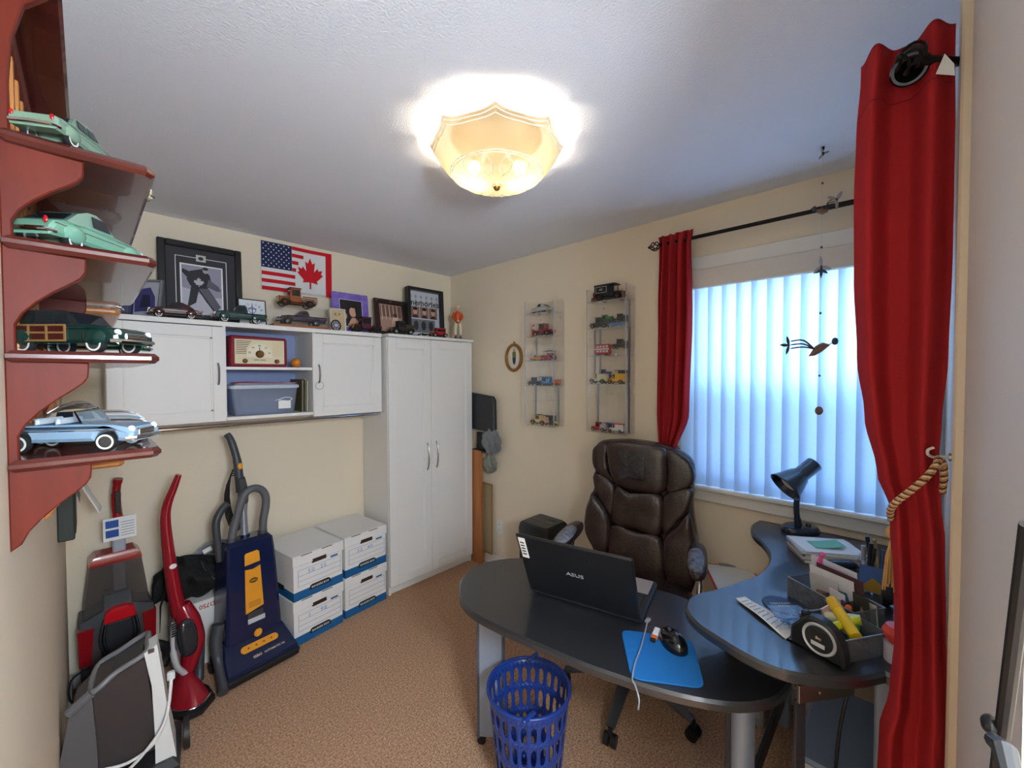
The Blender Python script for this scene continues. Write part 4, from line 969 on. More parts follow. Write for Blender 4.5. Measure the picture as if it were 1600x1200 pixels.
pf = pic('photo_frame', 'purple and silver framed portrait photo behind the cream frame', .262, .290, M_lean(1.300, 2.815, CT, 6), mat('purple_frame', (104, 76, 176), .4, noise=.4, nscale=30, c2=(150, 126, 206)), .050, C(40, 30, 36, .6), .014)
outline(pf, C(206, 200, 214, .4), -.083, .048, .083, .242, .004, -.0145)
patch(pf, 'photo_face', SKIN, blob(.015, .158, .026, .036), -.0066); patch(pf, 'photo_hair', HAIR, [(-.02, .21), (.02, .222), (.05, .20), (.055, .15), (.045, .10), (.035, .14), (.03, .185), (-.005, .19), (-.02, .17)], -.0076); patch(pf, 'photo_shoulder', SKIN, [(-.03, .055), (.06, .055), (.055, .09), (.03, .118), (.005, .115)], -.0066); patch(pf, 'photo_hand', SKIN, blob(-.045, .125, .018, .022), -.0070)
vintage('model_antique_car', 'burgundy and black antique pickup model at the end of the wall cabinet', .205, (84, 28, 40), 'pickup', place(1.330, 2.664, CT, 180-3), GT, hub=(40, 60, 56), roof=(30, 26, 30))
bf = pic('photo_frame', 'dark brown framed sepia photo leaning at the left of the wardrobe top', .270, .285, M_lean(1.610, 2.800, CT, 9, 3), mat('dark_brown_frame', (52, 34, 30), .4), .038, C(176, 140, 124, .6))
for x in (-.118, 0, .118): MB().lathe([(0, -.022), (.005, -.021), (.006, -.018), (0, -.018)], 10, (x, 0, .267), axis='y').build('stud', M_STEEL, bf)
patch(bf, 'photo_forest', C(116, 86, 74, .6), [(-.09, .15), (.09, .15), (.09, .24), (-.09, .24)], -.0092)
for k in range(5): patch(bf, 'photo_trunk', C(206, 182, 164, .6), [(-.08+.033*k, .13), (-.072+.033*k, .13), (-.074+.033*k, .24), (-.081+.033*k, .24)], -.0100)
patch(bf, 'photo_couple', C(222, 190, 170, .6), [(.0, .05), (.07, .06), (.065, .12), (.05, .16), (.02, .165), (.0, .11)], -.0108); patch(bf, 'photo_hair', C(80, 46, 36, .6), blob(.035, .165, .018, .016), -.0116)
tf = pic('photo_frame', 'gold and tan picture frame standing behind the brown and memories frames', .24, .30, M_lean(1.700, 2.915, CT, 3), C(176, 146, 100, .4), .020, C(206, 190, 160, .6))
mf = thing('shadow_box', 'deep black shadow box frame lettered memories with photos', 'picture frame', M=M_lean(1.895, 2.800, CT, 3))
MW, MH, MD = .335, .400, .055
for a in ((-MW/2, 0, -MW/2+.022, MH), (MW/2-.022, 0, MW/2, MH), (-MW/2+.022, 0, MW/2-.022, .022), (-MW/2+.022, MH-.022, MW/2-.022, MH)): MB().box(a[0], -MD, a[1], a[2], 0, a[3], .003).build('frame_bar', MATS['black_frame'], mf)
MB().box(-MW/2+.022, -.012, .022, MW/2-.022, -.001, MH-.022).build('backing', C(198, 200, 206, .7), mf)
for r in range(3):
    for k in range(6):
        cx, cz = -.125+.05*k, .335+.0-.036*r+.0
        if r == 1: cx += .0
        patch(mf, 'damask_motif', C(158, 158, 164, .7), [(cx, cz-.016), (cx+.012, cz-.004), (cx+.008, cz+.008), (cx, cz+.016), (cx-.008, cz+.008), (cx-.012, cz-.004)], -.012)
text('memories', .066, M_BLACK, mf, frame((0, -.0145, .285), (1, 0, 0), (0, 0, 1)), sx=1.08)
for k in range(3):
    x0 = -.125+.085*k
    q_ = patch(mf, 'photo_print', C(140, 110, 100, .6), [(x0, .165), (x0+.080, .165), (x0+.080, .255), (x0, .255)], -.0125)
    patch(q_, 'photo_face', SKIN, blob(x0+.04, .215, .018, .024), -.0135); patch(q_, 'photo_hair', HAIR, blob(x0+.04, .237, .021, .012), -.0145); patch(q_, 'photo_clothes', C(60, 40, 44, .6), [(x0+.01, .166), (x0+.07, .166), (x0+.055, .19), (x0+.025, .19)], -.0137)
q_ = patch(mf, 'photo_print', C(112, 112, 122, .6), [(-.125, .05), (.10, .05), (.10, .155), (-.125, .155)], -.0125)
for k in range(3): patch(q_, 'photo_figure', C(50, 50, 58, .6), blob(-.08+.07*k, .105, .022, .038), -.0135)
vintage('model_police_car', 'small black and white antique police truck model on the wardrobe', .185, (38, 34, 30), 'truck', place(1.575, 2.612, CT, 180-2), GT, hub=(226, 226, 226), roof=(30, 28, 28), cargo=(52, 46, 30))
vintage('model_antique_car', 'bright red antique sedan model before the memories frame', .150, (176, 24, 34), 'sedan', place(1.895, 2.606, CT, 180-2), GT, roof=(176, 24, 34), fend=(30, 24, 26), hub=(226, 226, 226))
modern('model_roadster', 'tiny black open car model between the police truck and red sedan', .085, (30, 30, 30), 'convertible', place(1.755, 2.60, CT, 170), GT, hub=(220, 220, 220), parts=False)
# golfer figurine: one continuous skinned body with clothing parts
gf = thing('golfer_figurine', 'porcelain golfer figurine in orange sweater and cream trousers', 'figurine', (2.128, 2.66, CT), math.radians(-35))
MB().lathe([(0, 0), (.036, 0), (.034, .008), (.02, .012), (0, .012)], 18).build('base', C(96, 66, 48, .5), gf)
def limb(pts, rs, name, m, parent, n=10): return MB().tube(smooth_path(pts, 4), [rs[min(int(i/4), len(rs)-2)]+(rs[min(int(i/4)+1, len(rs)-1)]-rs[min(int(i/4), len(rs)-2)])*((i % 4)/4) if i < 4*(len(rs)-1) else rs[-1] for i in range(4*(len(pts)-1)+1)], n).build(name, m, parent, smooth=60)
TR, SW, SKN = C(222, 206, 176, .35), C(206, 84, 34, .35), C(222, 170, 140, .35)
for s_ in (-1, 1):
    limb([(s_*.010, 0, .148), (s_*.020, -.004, .09), (s_*.019, 0, .042)], [.018, .018, .013], 'trouser_leg', TR, gf)
    limb([(s_*.019, 0, .045), (s_*.019, .0, .020)], [.008, .009], 'sock', C(150, 110, 90, .4), gf)
    MB().ell((s_*.020, -.010, .018), (.010, .020, .009), 10, 6).build('shoe', C(84, 50, 36, .3), gf)
limb([(0, 0, .135), (0, -.003, .17), (0, 0, .205), (0, .002, .232)], [.024, .025, .029, .014], 'sweater', SW, gf, 14)
for s_ in (-1, 1): limb([(s_*.024, 0, .222), (s_*.038, -.006, .185), (s_*.012, -.036, .158)], [.012, .011, .008], 'sleeve', SW, gf)
MB().ell((0, -.040, .152), (.012, .009, .010), 10, 6).build('hands', SKN, gf)
limb([(0, -.042, .160), (.006, -.046, .09), (.014, -.048, .016)], [.003, .0025, .004], 'golf_club', M_STEEL, gf)
MB().ell((0, -.006, .256), (.017, .018, .021), 14, 10).build('head', SKN, gf)
MB().ell((0, -.025, .254), (.004, .004, .004), 8, 6).build('nose', SKN, gf)
MB().ell((0, .002, .270), (.0205, .021, .013), 14, 8).lathe([(0, .262), (.028, .262), (.026, .266), (0, .268)], 16, (0, -.006, 0)).build('cap', C(226, 214, 190, .4), gf)
# ------------------------------------------------------------------ archive boxes
BW_, BH_, BD_ = .312, .262, .38
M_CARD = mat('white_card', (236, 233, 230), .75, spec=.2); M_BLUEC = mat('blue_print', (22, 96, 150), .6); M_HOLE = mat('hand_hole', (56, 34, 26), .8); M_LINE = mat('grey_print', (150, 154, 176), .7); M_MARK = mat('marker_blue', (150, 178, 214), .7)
def archive_box(label, M, note):
    t = thing('archive_box', label, 'storage box', M=M, group='white and blue archive boxes stacked by the wardrobe')
    w_, d_ = BW_/2-.006, BD_-.012
    MB().box(-w_, .006, 0, w_, .006+d_, BH_-.012, .002).build('tray', M_CARD, t)
    MB().box(-w_-.0012, .0045, .001, w_+.0012, .0075+d_, .052, .0005).build('blue_band', M_BLUEC, t)
    l = MB().box(-BW_/2, 0, BH_-.062, BW_/2, BD_, BH_-.001, .003).build('lid', M_CARD, t)
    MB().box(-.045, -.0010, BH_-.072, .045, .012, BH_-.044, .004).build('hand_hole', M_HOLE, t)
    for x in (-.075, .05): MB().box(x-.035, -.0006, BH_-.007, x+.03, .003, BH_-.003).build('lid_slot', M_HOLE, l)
    for z in (.078, .108, .138, .172): MB().box(-.125, .0042, z, .135, .0052, z+.0016).build('print_line', M_LINE, t)
    for x in (-.125, .135): MB().box(x, .0042, .078, x+.0016, .0052, .1736).build('print_line', M_LINE, t)
    pl_ = MB().prism([(-.060, .036), (.072, .036), (.066, .060), (.055, .066), (-.045, .066), (-.056, .060)], .0040, .0052, ax='y').build('brand_plate', M_BLACK, t)
    text('BANKERS BOX', .0165, M_PAPER, pl_, frame((.006, .0036, .0485), (1, 0, 0), (0, 0, 1)), sx=.98)
    MB().box(.072, .0042, .180, .118, .0052, .190).build('print_mark', M_BLUEC, t)
    for k, wd in enumerate(note.split()):
        for j, ch_ in enumerate(wd): text(ch_, .034, M_MARK, t, frame((-.06+.075*k+.022*j, .0040, .150), (1, 0, 0), (0, 0, 1)), name='handwritten_digit', ext=.0003)
    for s_ in (-1, 1):
        MB().box(s_*(BW_/2-.0058), .12, .036, s_*(BW_/2-.0042), .26, .066).build('brand_plate', M_BLACK, t)
    return t
a1, a2 = math.radians(8), math.radians(6)
c1 = Vector((.786, 2.478, 0)); d1_ = Vector((math.cos(a1), math.sin(a1), 0)); p1 = c1+d1_*(BW_/2)
c2_ = Vector((1.108, 2.535, 0)); d2_ = Vector((math.cos(a2), math.sin(a2), 0)); p2 = c2_+d2_*(BW_/2)
archive_box('lower white and blue archive box of the stack next to the blue vacuum', place(p1.x, p1.y, 0, 8), '1   98')
archive_box('upper white and blue archive box of the stack next to the blue vacuum', place(p1.x, p1.y-.004, BH_, 8), '50   25')
archive_box('lower white and blue archive box of the stack touching the wardrobe', place(p2.x, p2.y, 0, 6), '  ')
archive_box('upper white and blue archive box of the stack touching the wardrobe', place(p2.x, p2.y-.003, BH_, 6), '32   40')

# ------------------------------------------------------------------ blue upright vacuum
NAVY = mat('navy_plastic', (20, 30, 66), .25, coat=.3); YEL = mat('yellow_panel', (236, 158, 40), .45); DGR = mat('vacuum_grey', (66, 68, 72), .4)
uv = thing('upright_vacuum', 'navy upright vacuum with yellow panel and grey hose', 'vacuum cleaner', M=place(.612, 2.44, 0, 7.5))
# local: x right, y back, z up.  floor head
MB().prism([(-.17, -.06), (.17, -.06), (.175, .10), (.15, .22), (-.15, .22), (-.175, .10)], .008, .055, c=.008).build('head_base', M_BLACK, uv)
def hr(z, f, w_, b): return [(-w_, f, z), (w_, f, z), (w_+.004, f+.03, z), (w_, b, z), (-w_, b, z), (-w_-.004, f+.03, z)]
MB().loft([hr(.050, -.055, .168, .20), hr(.070, -.050, .166, .20), hr(.115, .015, .155, .20), hr(.150, .060, .145, .20), hr(.165, .085, .14, .19)]).build('head_cover', NAVY, uv, smooth=25)
MB().tube([(-.17, -.062, .045), (.17, -.062, .045)], .010, 8).build('front_bumper', M_BLACK, uv)
for s_ in (-1, 1): MB().cyl((s_*.155, .17, .028), (s_*.178, .17, .028), .027, n=16).build('wheel', M_BLACK, uv)
sl = Vector((0, .065, .045)).normalized()
nrm = Vector((0, -.56, .83)).normalized()
def head_pt(x, t): a = Vector((x, -.050, .070)); b = Vector((x, .060, .150)); return a+(b-a)*t
pM = frame(head_pt(0.005, .66)+nrm*.004, (1, 0, 0), head_pt(0, 1)-head_pt(0, 0))
oval = arc(.072, 0, .019, -PI/2, PI/2, 8)+arc(-.072, 0, .019, PI/2, 1.5*PI, 8)
MB(pM).prism(oval, -.002, .003, c=.0008).build('control_strip', YEL, uv)
for k in range(4): MB(pM).lathe([(0, .0035), (.005, .0035), (.005, .002)], 10, (-.055+.037*k, 0, 0)).build('indicator', C(120, 76, 30, .5), uv)
pM2 = frame(head_pt(0.03, .25)+nrm*.006, (1, 0, 0), head_pt(0, 1)-head_pt(0, 0))
text('SEBO', .018, C(220, 206, 170, .4), uv, pM2 @ Matrix.Translation((-.075, 0, 0)), align='LEFT'); text('AUTOMATIC X4', .014, C(220, 206, 170, .4), uv, pM2 @ Matrix.Translation((-.022, 0, 0)), align='LEFT')
# body tower leaning slightly back
bodyM = Matrix.Translation((0, .10, .135)) @ Matrix.Rotation(math.radians(-5), 4, 'X')
def br(z, w_, f, b): return [(-w_, f, z), (-w_*.9, f-.008, z), (w_*.9, f-.008, z), (w_, f, z), (w_*1.02, b, z), (-w_*1.02, b, z)]
MB(bodyM).loft([br(-.02, .135, -.03, .09), br(.06, .134, -.035, .10), br(.25, .126, -.040, .11), br(.45, .116, -.045, .11), br(.515, .112, -.040, .10), br(.535, .100, -.015, .085)]).build('body', NAVY, uv, smooth=30)
fM = bodyM
def onb(x, z): k = max(0, min(1, z/.5)); return fM @ Vector((x, -.0445-.009*k, z))
bz = Vector(fM.to_3x3() @ Vector((0, 0, 1)))
MB(fM).prism([(-.038, .400), (.038, .405), (.036, .458), (.025, .468), (-.030, .465), (-.038, .455)], -.054, -.040, ax='y', c=.002).build('latch_panel', YEL, uv)
MB(fM).prism([(-.038, .385), (0, .378), (.038, .390), (.038, .403), (0, .392), (-.038, .398)], -.0575, -.045, ax='y', c=.002).build('latch_grip', NAVY, uv)
yp = MB(fM).prism([(-.044, .150), (.044, .168), (.038, .384), (0, .374), (-.038, .380)], -.0545, -.040, ax='y', c=.002).build('bag_cover', YEL, uv)
MB(fM @ Matrix.Translation((0, -.0545, .315))).lathe([(0, -.0008), (.021, -.0008), (.021, 0), (0, 0)], 20, axis='y', sy=.62).build('logo_oval', C(60, 44, 24, .5), yp)
text('SEBO', .013, YEL, yp, fM @ frame((0, -.0558, .315), (1, 0, 0), (0, 0, 1)))
for k in range(4): MB(fM).box(-.03, -.0550, .178+.008*k, .03, -.0545, .181+.008*k).build('print_line', C(150, 96, 34, .5), yp)
MB(fM).box(-.036, -.052, .110, .044, -.044, .150, .004).build('window', M_SMOKE, uv); MB(fM).box(-.036, -.0535, .092, .048, -.046, .118, .002).build('data_label', C(196, 200, 206, .4), uv)
MB(fM @ Matrix.Translation((.012, -.044, .028))).lathe([(0, -.006), (.018, -.005), (.021, 0), (0, .001)], 20, axis='y').build('pedal_badge', YEL, uv)
# hose arch, handle tube, cord
hosepts = [(.078, -.0, .50), (.082, -.005, .60), (.098, -.008, .68), (.10, -.010, .735), (.082, -.012, .775), (.045, -.015, .795), (.005, -.014, .785), (-.022, -.010, .74), (-.045, -.006, .66), (-.068, 0, .58), (-.075, 0, .50)]
MB(fM).tube(smooth_path(hosepts, 6), .0205, 12).build('hose', mat('hose_grey', (96, 97, 100), .45), uv, smooth=60)
for x in (-.075, .078): MB(fM).cyl((x, 0, .49), (x, 0, .555), .026, .023, 14).build('hose_cuff', DGR, uv)
MB(fM).tube(smooth_path([(-.115, .05, .44), (-.122, .05, .52), (-.125, .05, .64), (-.10, .05, .70), (-.07, .04, .735)], 6), .019, 12).build('hose_return', DGR, uv, smooth=60)
MB(fM).cyl((.005, .045, .48), (.004, .045, .78), .019, .017, 14).build('handle_tube', mat('handle_silver', (160, 164, 176), .3, metal=.5), uv)
MB(fM).cyl((.005, .045, .48), (.005, .045, .545), .027, .024, 14).build('tube_socket', NAVY, uv)
MB(fM).tube([(.004, .045, .72), (.004, .030, .78), (-.01, .02, .86)], [.026, .026, .022], 12).build('tube_clamp', DGR, uv)
MB(fM).tube(smooth_path([(-.004, .045, .78), (-.008, .045, .88), (-.013, .05, .97), (-.032, .06, 1.07), (-.045, .075, 1.105)], 6), [.022]*6+[.021]*6+[.019]*6+[.0175]*6+[.017], 12).build('handle', DGR, uv, smooth=60)
MB(fM).ell((-.006, .024, .925), (.013, .008, .018), 12, 8).build('handle_button', YEL, uv); MB(fM).ell((-.028, -.012, .515), (.013, .013, .020), 10, 8).build('cord_clip', YEL, uv)
cp = []
for k in range(5):
    for i in range(16):
        a = 2*PI*i/16; cp.append((-.012+(.045+.004*k)*math.sin(a)*.9, .068+.007*k-.0*a, .765+.155*math.cos(a)-.012*k))
MB(fM).tube(cp, .0036, 6).build('power_cord', M_BLACK, uv, smooth=60)
# hose tool at the left foot
MB().tube(smooth_path([(-.155, .10, .28), (-.172, .09, .20), (-.172, .06, .11), (-.178, .0, .06), (-.196, -.07, .026)], 6), [.028]*10+[.024]*15, 12).build('suction_elbow', DGR, uv, smooth=60)

# ------------------------------------------------------------------ red stick vacuum
RD = mat('vacuum_red', (150, 16, 34), .2, coat=.5)
sv = thing('stick_vacuum', 'dark red stick vacuum standing left of the blue vacuum', 'vacuum cleaner', M=place(.292, 2.40, 0, 12))
def fl_tube(pts, rs, k=6):
    P = smooth_path(pts, k); n = len(P); R_ = []
    for i in range(n):
        t = i/k; j = min(int(t), len(rs)-2); R_.append(rs[j]+(rs[j+1]-rs[j])*(t-j))
    return P, R_
P_, R_ = fl_tube([(.022, .12, .40), (.006, .135, .56), (-.006, .145, .72), (-.012, .155, .86), (-.004, .150, .94), (.020, .138, 1.02), (.036, .130, 1.075)], [.040, .036, .031, .028, .024, .020, .016])
MB().tube(P_, R_, 14, flat=.75).build('handle', RD, sv, smooth=60)
P_, R_ = fl_tube([(.030, .118, .44), (.050, .10, .36), (.066, .09, .26), (.050, .08, .18), (.03, .07, .12)], [.044, .060, .058, .045, .034])
MB().tube(P_, R_, 16, flat=.8).build('body', RD, sv, smooth=60)
MB(Matrix.Translation((.028, .044, .305)) @ Matrix.Rotation(math.radians(-6), 4, 'Y')).ell((0, 0, 0), (.040, .024, .092), 20, 14, .8).build('dust_window', mat('smoke_window', (42, 44, 50), .12, coat=.3), sv)
MB().tube(smooth_path([(-.024, .05, .40), (-.030, .045, .30), (-.018, .045, .20), (.02, .05, .13)], 6), [.012]*8+[.018]*11, 10, flat=.7).build('silver_side', C(196, 194, 196, .3), sv, smooth=60)
for k in range(6): MB().box(-.036, .030, .345+.011*k, -.018, .036, .351+.011*k).build('vent_slot', M_BLACK, sv)
MB(Matrix.Translation((-.001, .108, .645))).lathe([(0, -.004), (.013, -.003), (.015, 0), (0, .002)], 18, axis='y', sy=.8).build('logo_badge', M_WHITE, sv)
MB().tube(smooth_path([(.10, .13, .30), (.108, .13, .22), (.10, .12, .10), (.085, .09, .035)], 6), [.020]*6+[.026]*12+[.02], 12, flat=.8).build('rear_stand', DGR, sv, smooth=60)
hd_ = [(-.07, .10), (.085, .10), (.10, .02), (.09, -.075), (.02, -.125), (-.035, -.11), (-.075, -.02)]
MB().prism(hd_, .006, .045, c=.010, taper=(.01, .0, .86)).build('floor_head', M_BLACK, sv)
MB().loft([[(x*.80+.002, y*.80, .044) for x, y in hd_], [(x*.66+.006, y*.66+.012, .075) for x, y in hd_], [(x*.42+.012, y*.42+.035, .110) for x, y in hd_], [(x*.25+.02, y*.25+.055, .14) for x, y in hd_]]).build('head_cover', RD, sv, smooth=50)
MB().tube(smooth_path([(-.060, -.030, .047), (-.03, -.085, .048), (.02, -.102, .047), (.08, -.062, .048)], 6), .003, 6).build('trim_line', M_CHROME, sv)

# ------------------------------------------------------------------ white carton with black bag behind the vacuums
wc = thing('carton', 'white cardboard carton with red lettering behind the red stick vacuum', 'box', M=place(.415, 2.80, 0, 4))
MB().box(-.125, -.10, 0, .135, .10, .345, .003).build('carton_body', M_CARD, wc)
MB().box(-.125, -.0015, .345, .135, .0015, .3462).build('top_seam', C(190, 180, 166, .8), wc)
text('VR PSD750', .032, C(176, 50, 60, .6), wc, frame((.045, -.1006, .315), (-1, 0, 0), (0, 0, -1)))
bb = thing('black_bag', 'crumpled black fabric bag lying on the white carton', 'bag', M=place(.385, 2.80, .346, 0))
def bagf(u, v):
    a = 2*PI*u; th = PI*(v-.5)
    k = 1+.12*math.sin(3*a+2*v*5)+.08*math.sin(7*a+9*v)+.05*math.sin(13*a-6*v)
    x = .145*math.cos(th)*math.cos(a)*k; y = .12*math.cos(th)*math.sin(a)*k; z = .11+.11*math.sin(th)*(1+.15*math.sin(4*a))
    if z > .12: x += (z-.12)*-.5
    if abs(x) > .13 and z < .12: z = z-.08*min(1, (abs(x)-.13)/.06)*(1 if x < 0 else .2)
    return (x, max(y, -.2), max(z, .002))
MB().grid(bagf, 40, 22, cu=True).build('bag_body', mat('black_fabric', (20, 20, 22), .8, bump=.5, bscale=40), bb, smooth=40)
MB().tube(smooth_path([(.03, -.06, .205), (.05, -.10, .15), (.09, -.135, .10), (.12, -.14, .06)], 5), .010, 8, flat=.3).build('strap', M_BLACK, bb)
MB().tube([(-.12, -.10, .14), (-.15, -.12, .05), (-.155, -.125, -.08)], [.02, .014, .004], 8, flat=.3).build('loose_strap', M_BLACK, bb)
M_BAGP = clear_mat('plastic_wrap', (220, 222, 230), .30, rough=.15, tl=(190, 194, 206))
wp = thing('plastic_bag', 'clear wrapped blue packet on top of the black bag', 'bag', M=place(.475, 2.80, .555, 20))
MB().grid(lambda u, v: (.075*math.cos(PI*(v-.5))*math.cos(2*PI*u)*(1+.2*math.sin(5*2*PI*u)), .05*math.cos(PI*(v-.5))*math.sin(2*PI*u)*(1+.2*math.sin(4*2*PI*u)), .03+.03*math.sin(PI*(v-.5))*(1+.2*math.sin(9*u))), 24, 12, cu=True).build('wrap', M_BAGP, wp, smooth=30)
MB().box(-.045, -.03, .012, .045, .03, .045, .01).build('packet', C(44, 54, 92, .5), wp)
MB().cyl((-.065, -.03, .035), (-.035, -.05, .05), .014, n=12).build('cap', M_WHITE, wp)

# ------------------------------------------------------------------ carpet washer in the corner
cw = thing('carpet_washer', 'red and grey carpet washer with clear tank in the corner', 'vacuum cleaner', M=place(.085, 2.74, 0, 2))
MB().tube(smooth_path([(.012, .06, .84), (.006, .07, .93), (.010, .075, 1.0), (.016, .07, 1.045)], 6), [.024]*10+[.021]*5+[.024]*4, 12, flat=.8).build('handle_grip', mat('washer_red', (148, 14, 24), .25, coat=.3), cw, smooth=50)
MB().box(.000, .035, .88, .020, .048, .99, .003).build('grip_inset', M_BLACK, cw)
MB().box(-.012, .045, .46, .036, .075, .86, .006).build('handle_tube', C(168, 172, 184, .3), cw)
card = MB().box(-.045, .020, .755, .075, .0235, .865, .001).build('hang_card', M_PAPER, cw)
for z in (.818, .772): MB().box(-.036, .0185, z, .010, .020, z+.036, .002).build('card_picture', C(24, 78, 160, .5), card)
for k in range(6): MB().box(.018, .0188, .772+.013*k, .066, .020, .775+.013*k).build('card_text_line', C(150, 150, 156, .7), card)
def tr_(z, w_, f, b): return [(-w_, f, z), (w_, f, z), (w_, b, z), (-w_, b, z)]
MB().loft([tr_(.40, .118, .03, .15), tr_(.44, .115, .025, .155), tr_(.64, .092, .035, .15)]).build('water_tank', M_SMOKE, cw, smooth=25)
MB().loft([tr_(.64, .094, .033, .152), tr_(.665, .090, .033, .150), tr_(.690, .070, .045, .14)]).build('tank_lid', MATS['washer_red'], cw)
MB().loft([tr_(.35, .135, .0, .16), tr_(.40, .128, .005, .16), tr_(.43, .05, .01, .15), tr_(.50, .045, .015, .10)]).build('collar', DGR, cw)
MB().loft([tr_(.04, .115, .02, .15), tr_(.20, .125, .01, .16), tr_(.36, .130, .005, .16)]).build('body', C(84, 76, 76, .4), cw, smooth=25)
for s_ in (-1, 1):
    MB().loft([[(s_*.095, -.01, .20), (s_*.135, -.005, .20), (s_*.135, .04, .20), (s_*.095, .04, .20)], [(s_*.085, -.015, .37), (s_*.138, -.01, .37), (s_*.138, .04, .37), (s_*.085, .04, .37)]]).build('red_cheek', MATS['washer_red'], cw)
    MB().box(s_*.100, -.005, .03, s_*.130, .05, .21, .01).build('leg_strut', DGR, cw)
MB().prism([(-.055, .375), (.065, .375), (.055, .425), (.03, .44), (-.02, .44), (-.045, .425)], -.035, .02, ax='y', c=.008).build('release_catch', mat('catch_red', (206, 20, 34), .3), cw)
MB().box(-.06, -.012, .14, .07, .02, .36, .02).build('motor_cover', mat('dark_grey', (46, 46, 50), .45), cw)
for dx in (0, .012):
    MB().tube(smooth_path([(-.05+dx, -.02, .40), (-.065+dx, -.045, .30), (-.03+dx, -.05, .20), (.0, -.045, .165), (.04-dx, -.05, .20), (.068-dx, -.045, .30), (.055-dx, -.02, .40)], 6), .005, 8).build('power_cord', M_BLACK, cw, smooth=60)
MB().prism([(-.13, -.12), (.13, -.12), (.14, .10), (-.14, .10)], .006, .07, c=.012).build('floor_head', DGR, cw)
MB().tube(smooth_path([(.13, .06, .16), (.17, .03, .14), (.18, -.03, .12), (.15, -.06, .09)], 6), .022, 10).build('hose', C(46, 44, 46, .5), cw, smooth=60)
MB().tube(smooth_path([(-.10, -.02, .20), (-.16, -.06, .19), (-.165, -.10, .12), (-.12, -.11, .08)], 6), .004, 8).build('hose_thin', M_BLACK, cw)
# ------------------------------------------------------------------ grey bagless vacuum in front
gv = thing('canister_vacuum', 'grey and white bagless vacuum with white cord in the front left corner', 'vacuum cleaner', M=place(.065, 2.14, 0, -6))
def gq(pts): return pts
MB().loft([[(-.05, -.10, .14), (.10, -.10, .14), (.10, .06, .14), (-.05, .06, .14)], [(-.055, -.11, .30), (.098, -.105, .30), (.098, .06, .30), (-.055, .06, .30)], [(-.060, -.115, .455), (.075, -.10, .50), (.075, .05, .50), (-.060, .05, .455)]]).build('dust_tank', mat('tank_grey', (64, 60, 62), .18, coat=.4), gv, smooth=25)
rim = [(-.062, -.117, .452), (.00, -.112, .49), (.078, -.102, .52), (.082, -.03, .525), (.078, .052, .52), (0, .052, .485), (-.062, .052, .452)]
MB().tube(smooth_path(rim, 5, True), .010, 8, closed=True).build('tank_rim', C(128, 126, 128, .35), gv, smooth=60)
MB().add([(-.055, -.108, .452), (.07, -.094, .508), (.07, .045, .508), (-.055, .045, .452)]+[(-.055, -.108, .446), (.07, -.094, .502), (.07, .045, .502), (-.055, .045, .446)], [(0, 1, 2, 3), (7, 6, 5, 4), (0, 4, 5, 1), (1, 5, 6, 2), (2, 6, 7, 3), (3, 7, 4, 0)]).build('tank_lid', C(74, 72, 74, .35), gv)
MB().loft([[(.075, -.115, .525), (.112, -.115, .545), (.112, -.03, .545), (.078, -.03, .53)], [(.095, -.125, .40), (.128, -.125, .40), (.128, -.02, .40), (.095, -.02, .40)], [(.10, -.12, .22), (.145, -.12, .22), (.145, 0, .22), (.10, 0, .22)], [(.10, -.13, .02), (.17, -.13, .02), (.17, .04, .02), (.10, .04, .02)]]).build('white_spine', M_WHITE, gv, smooth=40)
MB().box(.086, -.117, .520, .104, -.115, .536, .002).build('latch_mark', C(90, 80, 80, .4), gv)
MB().loft([[(-.145, -.16, .05), (-.045, -.16, .02), (-.045, .05, .02), (-.145, .05, .05)], [(-.14, -.15, .25), (-.05, -.14, .25), (-.05, .05, .25), (-.14, .05, .25)], [(-.115, -.12, .405), (-.062, -.118, .445), (-.062, .05, .445), (-.115, .05, .40)]]).build('side_housing', C(92, 90, 92, .35), gv, smooth=30)
MB().tube([(-.118, -.125, .410), (-.060, -.125, .455)], .016, 10).build('carry_handle', C(110, 108, 110, .35), gv)
MB().prism([(-.14, -.16), (.17, -.16), (.18, .09), (-.14, .09)], .0, .10, c=.02).build('chassis', C(54, 52, 54, .4), gv)
for s_ in (-.145, .185): MB().cyl((s_, .03, .06), (s_+.02, .03, .06), .058, n=20).build('wheel', C(40, 40, 42, .5), gv)
MB().tube(smooth_path([(-.04, -.130, .17), (.03, -.145, .165), (.10, -.150, .20), (.135, -.14, .28), (.148, -.12, .36), (.150, -.10, .40)], 6), .0055, 8).build('white_cord', M_WHITE, gv, smooth=60)
MB().tube(smooth_path([(.0, -.14, .12), (.06, -.155, .17), (.125, -.15, .25), (.145, -.13, .33)], 6), .0055, 8).build('white_cord', M_WHITE, gv, smooth=60)
MB().box(.138, -.112, .385, .162, -.09, .415, .004).build('plug', M_WHITE, gv)

